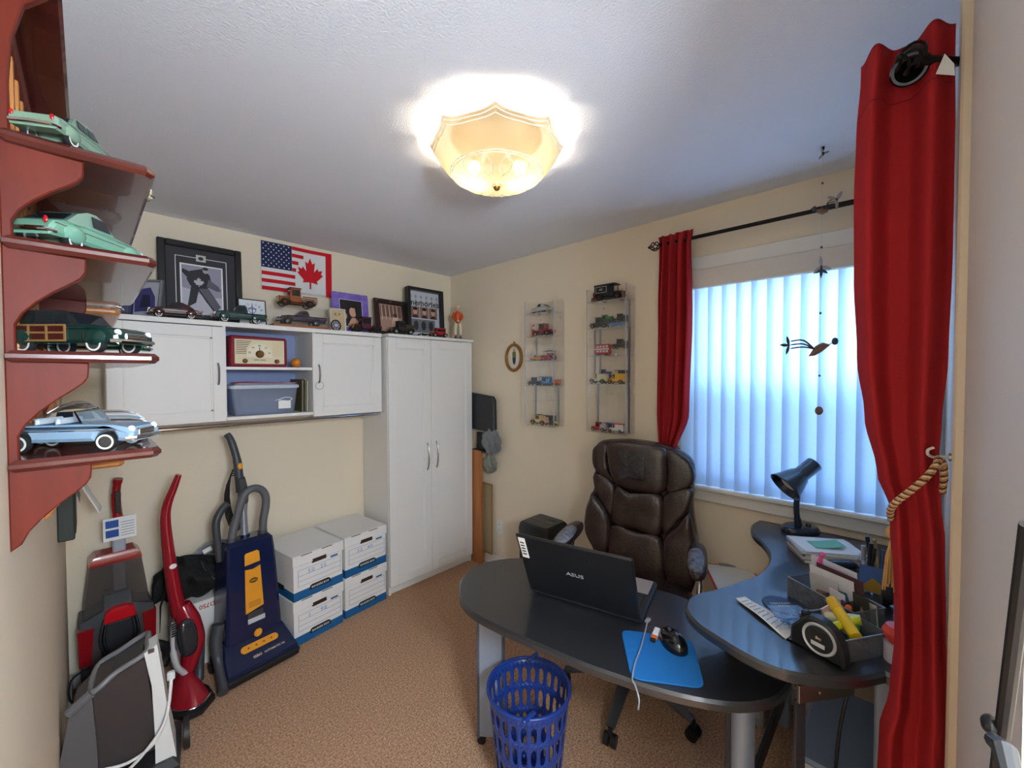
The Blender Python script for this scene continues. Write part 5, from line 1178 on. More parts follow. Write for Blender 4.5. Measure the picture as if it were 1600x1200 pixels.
# ------------------------------------------------------------------ corner behind the wardrobe
bc = thing('bookcase', 'narrow beech wood bookcase tucked between wardrobe and window wall', 'bookcase', (0, 0, 0))
BX0, BX1, BY0 = 2.212, XB-.02, 2.475
MB().box(BX0, BY0, 0, BX0+.018, YA-.015, .935, .001).build('side_panel', M_BEECH, bc)
for z in (.07, .905): MB().box(BX0+.018, BY0+.01, z, BX1, YA-.015, z+.018, .001).build('shelf', M_BEECH, bc)
MB().box(BX0+.018, BY0+.02, 0, BX1, BY0+.035, .07).build('plinth', M_BEECH, bc)
lf = pic('picture_frame', 'slim gold picture frame sticking out of the narrow bookcase', .20, .58, Matrix.Translation((XB-.022, 2.49, .0885)) @ Matrix.Rotation(math.radians(-90), 4, 'Z'), C(150, 116, 60, .4), .014, C(170, 150, 116, .6), .012)
mn = thing('monitor', 'black flat monitor stored on top of the narrow bookcase', 'monitor', M=Matrix.Translation((2.2425, 2.50, .9235)) @ Matrix.Rotation(math.radians(-90), 4, 'Z'))
MB().prism([(-.20, .20), (-.19, .185), (.14, .175), (.17, .20), (.165, .43), (.14, .46), (-.18, .49), (-.20, .47)], -.022, .018, ax='y', c=.008).build('screen_back', C(44, 46, 50, .5), mn)
MB().box(-.05, -.012, .02, .05, .010, .16, .006).build('neck', M_BLACK, mn); MB().box(-.10, -.03, 0, .04, .03, .016, .006).build('foot', M_BLACK, mn)
pb = thing('plastic_bag', 'crumpled grey plastic bag stuffed on the bookcase below the monitor', 'bag', M=place(2.2325, 2.37, .9235, 0))
def pbf(u, v):
    a = 2*PI*u; th = PI*(v-.5); k = 1+.22*math.sin(5*a+7*v)+.12*math.sin(11*a-9*v)
    return (.030*math.cos(th)*math.cos(a)*k, .09*math.cos(th)*math.sin(a)*k, .10+.10*math.sin(th)*(1+.12*math.sin(3*a)))
MB().grid(pbf, 34, 20, cu=True).build('bag_body', mat('grey_film', (120, 122, 124), .25, coat=.3, bump=.6, bscale=40), pb, smooth=25)
pb2 = thing('plastic_bag', 'slack grey-green bag drooping over the bookcase edge', 'bag', M=place(2.235, 2.39, .80, 0))
MB().grid(lambda u, v: (lambda p: (p[0]*.9, p[1]*.72, p[2]*.70-.03))(pbf(u+.2, v)), 30, 16, cu=True).build('bag_body', mat('greenish_film', (128, 130, 118), .35, coat=.2), pb2, smooth=25)
# ------------------------------------------------------------------ small oval picture
ov = thing('oval_picture', 'small oval gold framed picture on the wall left of the acrylic cases', 'picture', M=frame((XB, 2.165, 1.688), (0, -1, 0), (0, 0, 1)))
MB().tube([(.078*math.cos(2*PI*k/36), .098*math.sin(2*PI*k/36), .010) for k in range(36)], .012, 8, closed=True).build('frame_ring', mat('old_gold', (158, 112, 54), .35, metal=.6), ov, smooth=60)
MB().prism([(.072*math.cos(2*PI*k/30), .092*math.sin(2*PI*k/30)) for k in range(30)], .001, .006).build('backing', C(226, 216, 196, .7), ov)
MB().prism(blob(0, -.005, .018, .05), .006, .0068).build('figure_robe', C(40, 60, 84, .6), ov); MB().prism(blob(0, .025, .020, .028), .0065, .0075).build('figure_shawl', C(120, 130, 60, .6), ov); MB().prism(blob(0, .055, .010, .013), .0068, .0078).build('figure_head', C(206, 168, 130, .6), ov)
MB().lathe([(0, .0), (.006, .002), (.006, .010), (0, .012)], 10, (0, .118, 0)).build('hanger', MATS['old_gold'], ov)

# ------------------------------------------------------------------ acrylic display cases on the window wall
M_ACE = mat('acrylic_edge', (196, 204, 212), .15, alpha=.55)
def acrylic_case(label, y0, y1, z0, z1, dep, shelves, rails):
    """y0>y1 (left to right seen from the room)"""
    t = thing('acrylic_case', label, 'display case', (XB, 0, 0))
    e_ = .004
    MB().box(-.001-e_, y1, z0, -.001, y0, z1).build('back_sheet', M_ACRYL, t)
    for y in (y0-e_, y1): MB().box(-dep, y, z0, -.001-e_, y+e_, z1).build('side_sheet', M_ACRYL, t)
    MB().box(-dep, y1+e_, z0, -.001-e_, y0-e_, z0+e_).build('bottom_sheet', M_ACRYL, t)
    for z in shelves:
        s_ = MB().box(-dep, y1+e_, z-e_, -.001-e_, y0-e_, z).build('shelf', M_ACRYL, t)
        MB().box(-dep-.0008, y1+e_, z-e_, -dep, y0-e_, z).build('shelf_edge', M_ACE, s_)
    MB().box(-dep-e_, y1, z0, -dep, y0, shelves[0]).build('front_sheet', M_ACRYL, t)
    for y, za, zb in rails: MB().box(-dep*.52, y-.006, za, -dep*.52+.004, y+.006, zb).build('mirror_strip', C(150, 152, 160, .3, metal=.4), t)
    for y in (y0, y1):
        MB().box(-dep-e_-.0008, y-.002, z0, -dep+.0008, y+.002, z1).build('edge_strip', M_ACE, t)
    for y, z in ((y0-.05, shelves[0]-.03), (y1+.03, shelves[0]-.03)): MB().cyl((-.0065, y, z), (-.009, y, z), .005, n=10).build('screw', M_STEEL, t)
    return t
DEP = .118
# shelf tops (height) for each case
A0, A1 = 1.950, 1.690
AS = [1.985, 1.825, 1.655, 1.480]
acrylic_case('left clear acrylic wall case filled with model cars', A0, A1, 1.200, 2.075, DEP, AS, [(A0-.06, 1.66, 1.82), (A0-.05, 1.21, 1.475), (A1+.006, 1.21, 1.475)])
B0, B1 = 1.430, 1.165
BS = [2.005, 1.840, 1.672, 1.500]
acrylic_case('right clear acrylic wall case filled with model cars, beside the curtain', B0, B1, 1.200, 2.085, DEP, BS, [(B0-.02, 1.505, 1.835), (B0-.06, 1.505, 1.835), (B1+.006, 1.505, 1.835), (B0-.045, 1.21, 1.495), (B1+.006, 1.21, 1.495), (B1+.01, 1.21, 2.0)])
GA, GB = 'models in the left acrylic case', 'models in the right acrylic case'
XC = XB-.060
def ac(y, z, deg): return place(XC, y, z+.0005, deg)
# facing: +90 = nose to the left as seen from the room
modern('model_coupe', 'silver grey 1930s coupe model on top of the left acrylic case', 0.174, (176, 180, 172), 'coupe', ac(1.845, AS[0], 84), GA, hub=(120, 40, 40), white=False)
gp_ = thing('model_gas_pump', 'tiny red petrol pump model in the left acrylic case', 'model pump', M=ac(1.922, AS[1], 0), group=GA)
MB().box(-.012, -.011, 0, .012, .011, .012, .002).build('foot', C(170, 24, 34, .3), gp_); MB().box(-.009, -.009, .012, .009, .009, .055, .002).build('pump_body', C(190, 28, 38, .3), gp_); MB().cyl((0, 0, .055), (0, 0, .075), .007, n=10).build('glass_column', C(222, 190, 190, .2), gp_); MB().ell((0, 0, .083), .009, 10, 8).build('globe', C(200, 40, 46, .3), gp_)
vintage('model_antique_car', 'dark red 1920s delivery pickup in the left acrylic case', 0.168, (140, 22, 34), 'pickup', ac(1.825, AS[1], 88), GA, roof=(130, 20, 32), fend=(120, 18, 28), hub=(200, 180, 170))
jg = thing('model_jug', 'tiny silver jug model in the left acrylic case', 'ornament', M=ac(1.925, AS[2], 0), group=GA)
MB().lathe([(0, 0), (.012, 0), (.009, .02), (.013, .04), (.009, .062), (.011, .07), (0, .07)], 14).build('jug_body', C(206, 200, 198, .25), jg); MB().tube([(0, .010+.014*math.sin(PI*k/8), .025+.035*k/8) for k in range(9)], .002, 6).build('jug_handle', C(206, 200, 198, .25), jg)
vintage('model_antique_car', 'cream and red open tourer in the left acrylic case', 0.140, (160, 40, 30), 'tourer', place(XC+.022, 1.810, AS[2]+.0005, 88), GA, roof=(30, 30, 30), hub=(230, 220, 200))
modern('model_race_car', 'orange toy car at the front of the third left case shelf', 0.095, (222, 140, 30), 'coupe', place(XC-.035, 1.865, AS[2]+.0005, 88), GA, hub=(60, 60, 60), parts=False, white=False)
modern('model_race_car', 'small red toy car next to the orange toy car', 0.078, (190, 36, 40), 'coupe', place(XC-.035, 1.775, AS[2]+.0005, 88), GA, hub=(60, 60, 60), parts=False, white=False)
vintage('model_van', 'sky blue antique van in the left acrylic case', 0.118, (36, 120, 176), 'van', place(XC+.02, 1.845, AS[3]+.0005, 92), GA, roof=(30, 110, 170), fend=(20, 60, 110))
vintage('model_truck', 'navy blue flatbed truck model before the sky blue van', 0.112, (40, 54, 84), 'truck', place(XC-.03, 1.885, AS[3]+.0005, 90), GA, fend=(30, 36, 54))
vintage('model_truck', 'light blue pickup truck model beside the navy flatbed', 0.095, (60, 140, 190), 'pickup', place(XC-.03, 1.785, AS[3]+.0005, 90), GA, fend=(26, 60, 90))
vintage('model_van', 'orange-red boxy van at the right of the fourth left shelf', 0.078, (206, 96, 60), 'van', place(XC+.02, 1.737, AS[3]+.0005, 90), GA, roof=(206, 96, 60), fend=(60, 40, 36))
vintage('model_van', 'black antique van with white badge at the bottom of the left case', 0.123, (26, 26, 28), 'van', place(XC+.02, 1.81, 1.2045, 92), GA, roof=(26, 26, 28))
vintage('model_truck', 'tan and cream cargo truck in front of the black van', 0.140, (214, 190, 110), 'truck', place(XC-.03, 1.84, 1.2045, 90), GA, cargo=(206, 160, 120))
vintage('model_truck', 'small yellow and blue truck at the bottom right of the left case', 0.078, (60, 84, 140), 'truck', place(XC, 1.737, 1.2045, 90), GA, cargo=(220, 200, 80))
# right case
bv = vintage('model_van', 'large black antique delivery van on top of the right acrylic case', 0.195, (24, 25, 28), 'van', place(XC, 1.300, BS[0]+.0005, -88), GB, roof=(26, 26, 28), fend=(26, 24, 24), hub=(150, 50, 44))
pn = MB().box(-.44*.195, -.151*.195, .27*.195, -.06*.195, -.1545*.195, .46*.195).build('sign_panel', C(220, 218, 210, .5), bv); MB().box(-.43*.195, -.1545*.195, .28*.195, -.07*.195, -.156*.195, .45*.195).build('sign_field', M_BLACK, pn)
text('EST', .014, C(226, 224, 216, .5), pn, frame((-.25*.195, -.1567*.195, .365*.195), (1, 0, 0), (0, 0, 1)))
for k, (yk, zk) in enumerate(((1.412, 0), (1.388, 0), (1.400, .031))):
    one('toy_barrel', MB(place(XC-.02, yk, BS[0]+.0005+zk, 0)).lathe([(0, 0), (.0095, 0), (.0118, .015), (.0095, .030), (0, .030)], 14), C(110, 66, 44, .5), ['left lower tiny barrel beside the black delivery van', 'right lower tiny barrel beside the black delivery van', 'tiny barrel stacked on the two barrels beside the black van'][k], 'barrel', 'tiny barrels by the delivery van')
one('toy_barrel', MB(place(XC-.045, 1.185, BS[0]+.0005, 0)).lathe([(0, 0), (.011, 0), (.0138, .020), (.011, .040), (0, .040)], 14), C(110, 66, 44, .5), 'tiny barrel in front of the bonnet of the black delivery van', 'barrel', 'tiny barrels by the delivery van')
vintage('model_truck', 'green antique truck on the second right case shelf', 0.106, (44, 120, 60), 'truck', place(XC+.025, 1.350, BS[1]+.0325, 90), GB, cargo=(44, 120, 60))
vintage('model_truck', 'black antique truck at the back of the second right shelf', 0.101, (34, 34, 34), 'truck', place(XC+.025, 1.245, BS[1]+.0325, 90), GB, cargo=(60, 66, 50))
st_ = thing('display_step', 'small clear step carrying two antique trucks in the right case', 'stand', M=place(XC+.025, 1.30, BS[1], 0)); MB().box(-.025, -.115, .028, .025, .115, .032).build('step_top', M_ACRYL, st_)
for y in (-.113, .109): MB().box(-.025, y, 0, .025, y+.004, .028).build('step_leg', M_ACRYL, st_)
vintage('model_truck', 'dark blue and grey stake truck at the front of the second right shelf', 0.129, (44, 48, 66), 'stake', place(XC-.03, 1.355, BS[1]+.0005, 90), GB, cargo=(60, 60, 70))
modern('model_race_car', 'blue and white toy car at the front of the second right shelf', 0.101, (90, 130, 176), 'pickup', place(XC-.03, 1.240, BS[1]+.0005, 90), GB, hub=(190, 190, 190), parts=False)
def deck_bus(label, M):
    t = thing('model_bus', label, 'model bus', M=M, group=GB); r_ = C(186, 30, 38, .3)
    MB().box(-.052, -.017, .008, .052, .017, .040, .004).build('lower_deck', r_, t); MB().box(-.052, -.017, .040, .050, .017, .072, .005).build('upper_deck', r_, t)
    for s_ in (-1, 1):
        for k in range(4):
            MB().box(-.044+.022*k, s_*.0172, .050, -.028+.022*k, s_*.0180, .063).build('window', C(210, 196, 196, .3), t); MB().box(-.044+.022*k, s_*.0172, .022, -.028+.022*k, s_*.0180, .034).build('window', C(206, 206, 206, .3), t)
        MB().box(-.05, s_*.0172, .038, .05, s_*.0182, .045).build('sign_band', M_PAPER, t)
    put_wheels(t, .1, (.33, -.30), .085, .15, .05, (90, 90, 90), False)
deck_bus('red double-decker bus model in the right acrylic case', ac(1.350, BS[2], 90))
vintage('model_truck', 'black steam lorry model right of the red bus', 0.112, (40, 38, 38), 'truck', place(XC+.01, 1.235, BS[2]+.040, 90), GB, cargo=(90, 84, 80))
st2 = thing('display_step', 'small clear step under the black steam lorry', 'stand', M=place(XC+.01, 1.235, BS[2], 0)); MB().box(-.03, -.055, .036, .03, .055, .040).build('step_top', M_ACRYL, st2)
for y in (-.053, .049): MB().box(-.03, y, 0, .03, y+.004, .036).build('step_leg', M_ACRYL, st2)
bl_ = thing('toy_bell', 'tiny silver bell at the front edge below the black lorry', 'ornament', M=place(XC-.045, 1.235, BS[2], 0), group=GB); MB().lathe([(0, .018), (.004, .017), (.008, .010), (.011, 0), (.009, 0), (0, .010)], 14).build('bell', M_CHROME, bl_)
vintage('model_truck', 'royal blue antique truck on the fourth right shelf', 0.112, (44, 66, 160), 'truck', place(XC+.025, 1.365, BS[3]+.0305, 90), GB, cargo=(50, 70, 150), fend=(140, 30, 36))
vintage('model_van', 'dark green antique van on the fourth right shelf', 0.101, (34, 44, 40), 'van', place(XC+.025, 1.250, BS[3]+.0305, 90), GB)
st3 = thing('display_step', 'small clear step on the fourth shelf of the right case', 'stand', M=place(XC+.025, 1.31, BS[3], 0)); MB().box(-.025, -.115, .026, .025, .115, .030).build('step_top', M_ACRYL, st3)
for y in (-.113, .109): MB().box(-.025, y, 0, .025, y+.004, .026).build('step_leg', M_ACRYL, st3)
vintage('model_truck', 'cream truck with orange roof at the left front of the fourth right shelf', 0.118, (206, 210, 170), 'van', place(XC-.03, 1.362, BS[3]+.0005, 90), GB, roof=(222, 140, 80), fend=(60, 60, 50))
vintage('model_van', 'bright yellow van at the right front of the fourth right shelf', 0.118, (228, 176, 40), 'van', place(XC-.03, 1.238, BS[3]+.0005, 90), GB, roof=(228, 176, 40), fend=(180, 130, 30))
vintage('model_truck', 'red and white truck at the bottom left of the right case', 0.106, (190, 40, 44), 'truck', place(XC-.02, 1.365, 1.2045, 90), GB, cargo=(200, 190, 190), fend=(150, 30, 34), hub=(220, 220, 220))
vintage('model_truck', 'blue topped red lorry behind the bottom red truck', 0.095, (50, 70, 130), 'van', place(XC+.03, 1.335, 1.2045, 90), GB, roof=(60, 80, 140), fend=(170, 30, 36))
vintage('model_van', 'white and red fire van at the bottom right of the right case', 0.106, (226, 222, 218), 'van', place(XC-.02, 1.245, 1.2045, 90), GB, roof=(200, 36, 44), fend=(220, 214, 210))
# ------------------------------------------------------------------ office chair
ch = thing('office_chair', 'worn dark brown leather executive chair pushed up to the laptop table', 'chair', M=place(1.775, .93, 0, -75))
K_ = .001013
def cpt(p): return ((p[0]-750)*K_, 1.306-p[1]*K_)
def by(z): return .235+(z-.55)*.07
def puff(name, poly, d, parent, m, y0=0, n=3, lv=6):
    """stuffed leather panel: outline in back-plane coordinates swelling towards the sitter"""
    q = [Vector((*cpt(p), 0)) for p in poly]; q = [Vector((v.x, v.y, 0)) for v in smooth_path([v for v in q], n, True)]
    c = sum(q, Vector())/len(q); rings = []
    for i in range(lv+1):
        t = i/lv; s_ = 1-(t**2.2)*.96; dep = d*math.sqrt(max(0, 1-(1-t)**2.4))
        rings.append([(c.x+(v.x-c.x)*s_, by(c.y+(v.y-c.y)*s_)+y0-dep, c.y+(v.y-c.y)*s_) for v in q])
    rings = [[(x, y+d*.9+.01, z) for x, y, z in rings[0]]]+rings
    return MB().loft(rings).build(name, m, parent, smooth=75)
M_WORN = mat('worn_leather', (15, 15, 17), .35, noise=.5, nscale=34, c2=(66, 62, 66), bump=.4, bscale=60)
shell = [(470, 640), (480, 480), (505, 330), (492, 200), (520, 130), (620, 108), (750, 104), (880, 122), (975, 165), (1006, 230), (1000, 400), (1020, 560), (1018, 740), (960, 830), (740, 830), (560, 780)]
q = [Vector((*cpt(p), 0)) for p in shell]; q = smooth_path(q, 4, True)
MB().loft([[(v.x*s_, by(v.y)+yo, .85+(v.y-.85)*s_) for v in q] for s_, yo in ((1.0, .0), (1.01, .03), (.97, .065), (.85, .085))]).build('back_shell', M_LEATHER, ch, smooth=60)
hr_ = puff('headrest', [(578, 118), (740, 106), (872, 128), (880, 200), (875, 345), (770, 368), (640, 345), (590, 290), (572, 200)], .052, ch, M_LEATHER)
puff('headrest_side', [(500, 150), (572, 120), (570, 200), (588, 290), (620, 335), (545, 302), (498, 262), (488, 200)], .038, ch, M_LEATHER)
puff('headrest_side', [(878, 130), (972, 165), (1005, 225), (1004, 290), (955, 330), (880, 352), (884, 240)], .038, ch, M_LEATHER)
puff('worn_patch', [(640, 160), (700, 150), (770, 155), (778, 240), (770, 300), (690, 290), (650, 310), (632, 270), (655, 220)], .008, hr_, M_WORN, -.049)
puff('back_panel', [(622, 350), (700, 372), (858, 366), (858, 570), (740, 560), (608, 542)], .045, ch, M_LEATHER)
puff('back_panel', [(604, 552), (740, 570), (862, 580), (882, 800), (740, 800), (592, 720)], .050, ch, M_LEATHER)
puff('back_panel', [(502, 292), (614, 342), (606, 510), (560, 460), (512, 392)], .036, ch, M_LEATHER)
puff('back_panel', [(866, 364), (998, 312), (985, 420), (930, 492), (864, 565)], .036, ch, M_LEATHER)
puff('side_bolster', [(505, 402), (598, 522), (590, 700), (520, 700), (462, 610), (462, 500), (482, 430)], .060, ch, M_LEATHER)
puff('side_bolster', [(985, 432), (1012, 520), (1028, 620), (1005, 810), (892, 800), (868, 588), (930, 505)], .060, ch, M_LEATHER)
seat = [(x*.255, y*.25-.01) for x, y in ((-1, .9), (-.5, 1), (.5, 1), (1, .9), (1.04, 0), (1, -.75), (.8, -1.0), (0, -1.06), (-.8, -1.0), (-1, -.75), (-1.04, 0))]
q = smooth_path([Vector((x, y, 0)) for x, y in seat], 4, True)
MB().loft([[(v.x*s_, v.y*s_, z) for v in q] for s_, z in ((.86, .415), (.97, .425), (1, .455), (.985, .490), (.92, .515), (.75, .528), (.4, .532), (.05, .533))]).build('seat', M_LEATHER, ch, smooth=75)
for (cx, cy, a, b_) in ((.07, -.14, .05, .03), (.15, -.10, .04, .02), (.02, -.17, .03, .015)):
    MB().prism([(cx+a*math.cos(2*PI*k/11)*(1+.5*math.sin(3*k)), cy+b_*math.sin(2*PI*k/11)*(1+.5*math.cos(2*k))) for k in range(11)], .5285, .5335).build('torn_leather', C(214, 206, 196, .9), ch, smooth=0)
M_ARMW = mat('worn_arm', (44, 40, 42), .35, noise=.8, nscale=40, c2=(150, 152, 160), bump=.5, bscale=80)
for s_ in (-1, 1):
    ar = MB(Matrix.Translation((s_*.297, -.03, .748)) @ Matrix.Rotation(math.radians(s_*4), 4, 'Z') @ Matrix.Rotation(math.radians(5), 4, 'X')).ell((0, 0, 0), (.042, .150, .030), 20, 12, .75).build('armrest', M_LEATHER, ch, smooth=70)
    MB(Matrix.Translation((s_*.295, -.065, .758)) @ Matrix.Rotation(math.radians(s_*4), 4, 'Z') @ Matrix.Rotation(math.radians(6), 4, 'X')).ell((0, 0, 0), (.035, .100, .0245), 20, 10, .8).build('worn_pad', M_ARMW, ar, smooth=70)
    MB().tube(smooth_path([(s_*.300, .06, .735), (s_*.305, .02, .62), (s_*.290, .0, .50), (s_*.22, .02, .43)], 5), .017, 10, flat=.7).build('arm_bracket', M_CHROME, ch, smooth=60)
MB().cyl((0, .02, .09), (0, .02, .26), .030, n=16).cyl((0, .02, .25), (0, .02, .41), .020, n=14).build('gas_lift', M_BLACK, ch)
MB().box(-.11, -.10, .395, .11, .14, .425, .006).build('mechanism', M_BLACK, ch)
for k in range(5):
    a = 2*PI*k/5+math.radians(52)
    d = Vector((math.cos(a), math.sin(a), 0)); o_ = Vector((0, .02, 0))
    lg = MB().tube([o_+d*.02+Vector((0, 0, .125)), o_+d*.16+Vector((0, 0, .115)), o_+d*.31+Vector((0, 0, .080))], [.034, .028, .020], 10, flat=.7).build('base_leg', C(70, 70, 74, .35), ch, smooth=50)
    c = o_+d*.31; s2 = Vector((-d.y, d.x, 0))
    cs = MB().cyl(c+Vector((0, 0, .045)), c+Vector((0, 0, .08)), .010, n=8).build('caster', M_BLACK, ch)
    for sg in (-1, 1): MB().cyl(c+s2*(sg*.006)+Vector((0, 0, .026)), c+s2*(sg*.026)+Vector((0, 0, .026)), .026, n=16).build('caster_wheel', M_BLACK, cs)

# ------------------------------------------------------------------ paper shredder
sd = thing('paper_shredder', 'black paper shredder standing against the window wall behind the chair', 'shredder', (2.055, 1.69, 0))
MB().prism([(-.105, -.115), (.105, -.115), (.105, .115), (-.105, .115)], 0, .46, c=.012).build('bin', M_BLACK, sd)
MB().loft([[(x*s_, y*s_, z) for x, y in ((-.112, -.10), (-.10, -.122), (.10, -.122), (.112, -.10), (.112, .10), (.10, .122), (-.10, .122), (-.112, .10))] for s_, z in ((1, .462), (1.03, .48), (1.03, .555), (.97, .585), (.86, .598))]).build('head', mat('shredder_black', (30, 31, 33), .3), sd, smooth=30)
MB().box(-.012, -.085, .590, .012, .085, .600, .002).build('paper_slot', M_BLACKG, sd); MB().box(.035, -.06, .592, .065, -.01, .602, .003).build('control_panel', C(52, 54, 60, .3), sd)
MB().ell((.05, -.035, .603), (.004, .004, .002), 8, 6).build('led', C(70, 90, 220, .2), sd)
MB().tube(smooth_path([(-.05, .122, .12), (-.05, .18, .10), (-.02, .25, .04), (.1, .33, .01), (.2, .5, .01)], 6), .004, 6).build('power_cord', M_BLACK, sd)

# ------------------------------------------------------------------ the two desks
DZ, TZ_ = .862, .742
def outline_at(pts, z): return [at_z(x, y, z) for x, y in pts]
up = [(1186, 812), (1175, 818), (1173, 826), (1178, 836), (1190, 847), (1200, 860), (1202, 872), (1198, 882), (1183, 897), (1157, 907), (1120, 919), (1086, 927), (1072, 939), (1073, 955), (1090, 975), (1120, 995), (1157, 1018), (1212, 1044), (1274, 1057), (1340, 1060), (1385, 1052)]
U = [Vector((min(p.x, 2.240), p.y, 0)) for p in outline_at(up, DZ)]
U = [v for i, v in enumerate(U) if i == 0 or (v-U[i-1]).length > .004]
U = smooth_path(U, 4)+[Vector((1.262, -.02, 0)), Vector((1.29, -.062, 0)), Vector((2.235, -.095, 0)), Vector((2.240, .2, 0))]
def tabletop(name, poly, z0, z1, parent):
    P = [(v.x, v.y) for v in poly]
    return MB().prism(P, z0, z1, c=.007).build(name, M_DESK, parent, smooth=30)
dk = thing('corner_desk', 'black kidney-shaped desk top along the window with steel legs', 'desk', (0, 0, 0))
tabletop('desk_top', U, DZ-.030, DZ, dk)
lw = [(717, 924), (720, 905), (738, 886), (770, 875), (815, 871), (860, 878), (925, 893), (980, 907), (1032, 921), (1072, 934), (1120, 960), (1180, 1000), (1220, 1030), (1236, 1056), (1232, 1072), (1207, 1093), (1155, 1100), (1085, 1091), (1015, 1073), (966, 1056), (910, 1036), (840, 1006), (787, 983), (742, 960), (722, 941)]
Lw = smooth_path([Vector((p.x, p.y, 0)) for p in outline_at(lw, TZ_)], 3, True)
ltb = thing('laptop_table', 'black oval laptop table swung out below the corner desk', 'table', (0, 0, 0))
tabletop('table_top', Lw, TZ_-.030, TZ_, ltb)
M_LEGB = mat('blue_grey_metal', (150, 164, 186), .35, metal=.3)
lgp = at_z(768, 985, TZ_-.03)
lM = Matrix.Translation((1.155, 1.235, 0)) @ Matrix.Rotation(math.radians(-52), 4, 'Z')
MB(lM).box(-.055, -.014, .03, .055, .014, TZ_-.031, .008).build('leg_panel', M_LEGB, ltb); MB(lM).box(-.058, -.016, .03, -.046, .016, TZ_-.031, .003).build('leg_edge', C(96, 104, 122, .35, metal=.3), ltb)
MB(lM).box(.046, -.016, .03, .058, .016, TZ_-.031, .003).build('leg_edge', C(96, 104, 122, .35, metal=.3), ltb)
MB(lM).box(-.05, -.03, TZ_-.037, .05, .03, TZ_-.030, .002).build('mounting_plate', M_BLACK, ltb)
for x in (-.04, .04): MB(lM).cyl((x, -.012, .018), (x, .012, .018), .018, n=14).build('roller', M_BLACK, ltb)
pv = at_z(1165, 1085, TZ_-.03)
MB().cyl((pv.x+.10, pv.y+.03, 0), (pv.x+.10, pv.y+.03, TZ_-.031), .030, n=20).build('pivot_post', M_LEGB, ltb); MB().cyl((pv.x+.10, pv.y+.03, 0), (pv.x+.10, pv.y+.03, .015), .12, n=24).build('foot_plate', M_BLACK, ltb)
# desk frame
MB().box(1.30, .34, 0, 1.36, .37, DZ-.031, .004).build('leg', C(54, 56, 62, .4), dk)
b0, b1 = at_z(1238, 1076, .80), at_z(1298, 1102, .80)
fM_ = frame((1.19, .175, .775), Vector((.20, -.15, 0)), (0, 0, 1))
MB(fM_).box(0, -.022, -.004, .16, .022, .004, .001).build('steel_bracket', M_STEEL, dk); MB(fM_).box(0, .016, -.03, .16, .022, -.004, .001).build('bracket_flange', M_BLACK, dk)
MB(fM_ @ Matrix.Translation((.06, 0, .005))).lathe([(0, 0), (.006, 0), (.005, .003), (0, .004)], 10).build('bolt', M_STEEL, dk)
MB(fM_).box(.0, -.26, -.012, .028, -.02, -.004, .001).build('steel_upright', C(70, 72, 80, .35, metal=.4), dk)
for x, y in ((1.42, .02), (2.10, -.06), (2.12, .36)): MB().box(x-.022, y-.022, 0, x+.022, y+.022, DZ-.031, .004).build('leg', M_LEGB, dk)
MB().box(1.44, .005, .44, 2.08, .020, DZ-.05, .002).build('modesty_panel', C(120, 140, 168, .4), dk)
MB().box(1.34, .355, .10, 2.12, .372, .16, .003).build('cross_bar', C(54, 56, 62, .4), dk)
pt = thing('computer_tower', 'grey-blue computer tower under the corner desk', 'computer', (1.50, .12, 0), math.radians(0))
MB().box(-.10, -.09, 0, .30, .09, .46, .008).build('case', C(132, 146, 168, .4), pt); MB().box(-.106, -.088, .01, -.10, .088, .45, .004).build('front_bezel', C(196, 200, 206, .4), pt)
for z in (.38, .33): MB().box(-.109, -.075, z, -.106, .075, z+.035, .002).build('drive_bay', C(160, 166, 176, .4), pt)
MB().tube(smooth_path([(-.08, .0, .46), (-.09, -.01, .60), (-.06, -.03, .72), (.02, -.05, .80)], 6), .004, 6).build('cable', M_BLACK, pt)
fd = thing('clipboard', 'red edged clipboard with white paper standing beyond the corner desk', 'clipboard', M=Matrix.Translation((2.03, .50, .5605)) @ Matrix.Rotation(math.radians(-60), 4, 'Z') @ Matrix.Rotation(math.radians(-90), 4, 'X'))
MB().box(-.115, -.004, 0, .115, 0, .30, .002).build('board', C(206, 60, 66, .5), fd); MB().box(-.105, -.0055, .008, .105, -.004, .285).build('paper', M_PAPER, fd); MB().box(-.04, -.012, .275, .04, -.004, .30, .003).build('clip', M_STEEL, fd)
cbx = thing('drawer_box', 'low grey drawer box beyond the corner desk holding the clipboard', 'box', (2.12, .51, 0)); MB().box(-.10, -.09, 0, .12, .085, .555, .006).build('box_body', C(150, 150, 156, .5), cbx); MB().box(-.106, -.08, .04, -.10, .075, .52, .003).build('drawer_front', C(170, 170, 176, .5), cbx)

# ------------------------------------------------------------------ laptop
ha, hb = at_z(831, 925, TZ_), at_z(1003, 976, TZ_)
hx = (hb-ha); hx.z = 0; LW = hx.length; hx.normalize(); hy = Vector((-hx.y, hx.x, 0))
lap = thing('laptop', 'open black laptop with its lid towards the camera on the oval table', 'laptop', M=frame((ha+hb)/2+Vector((0, 0, 0)), hx, hy))
MB().box(-LW/2, -.005, .004, LW/2, .262, .024, .005).build('base', C(40, 40, 42, .4), lap)
MB().box(-LW/2+.012, .15, .0238, LW/2-.012, .256, .0252, .001).build('palm_rest', C(158, 146, 140, .35), lap)
kb = MB().box(-LW/2+.015, .018, .0238, LW/2-.015, .145, .0246).build('keyboard_well', M_BLACK, lap)
for r in range(6):
    for k in range(18):
        x = -LW/2+.022+(LW-.044)/18*k
        MB_k = MB().box(x, .022+.020*r, .0246, x+(LW-.044)/18-.003, .022+.020*r+.017, .0268, .0006)
        MB_k.build('key', C(46, 46, 50, .4), kb, smooth=0)
MB().box(-.06, .165, .0252, .04, .235, .0256).build('touchpad', C(132, 122, 118, .3), lap)
lidM = Matrix.Translation((0, -.004, .022)) @ Matrix.Rotation(math.radians(25), 4, 'X')
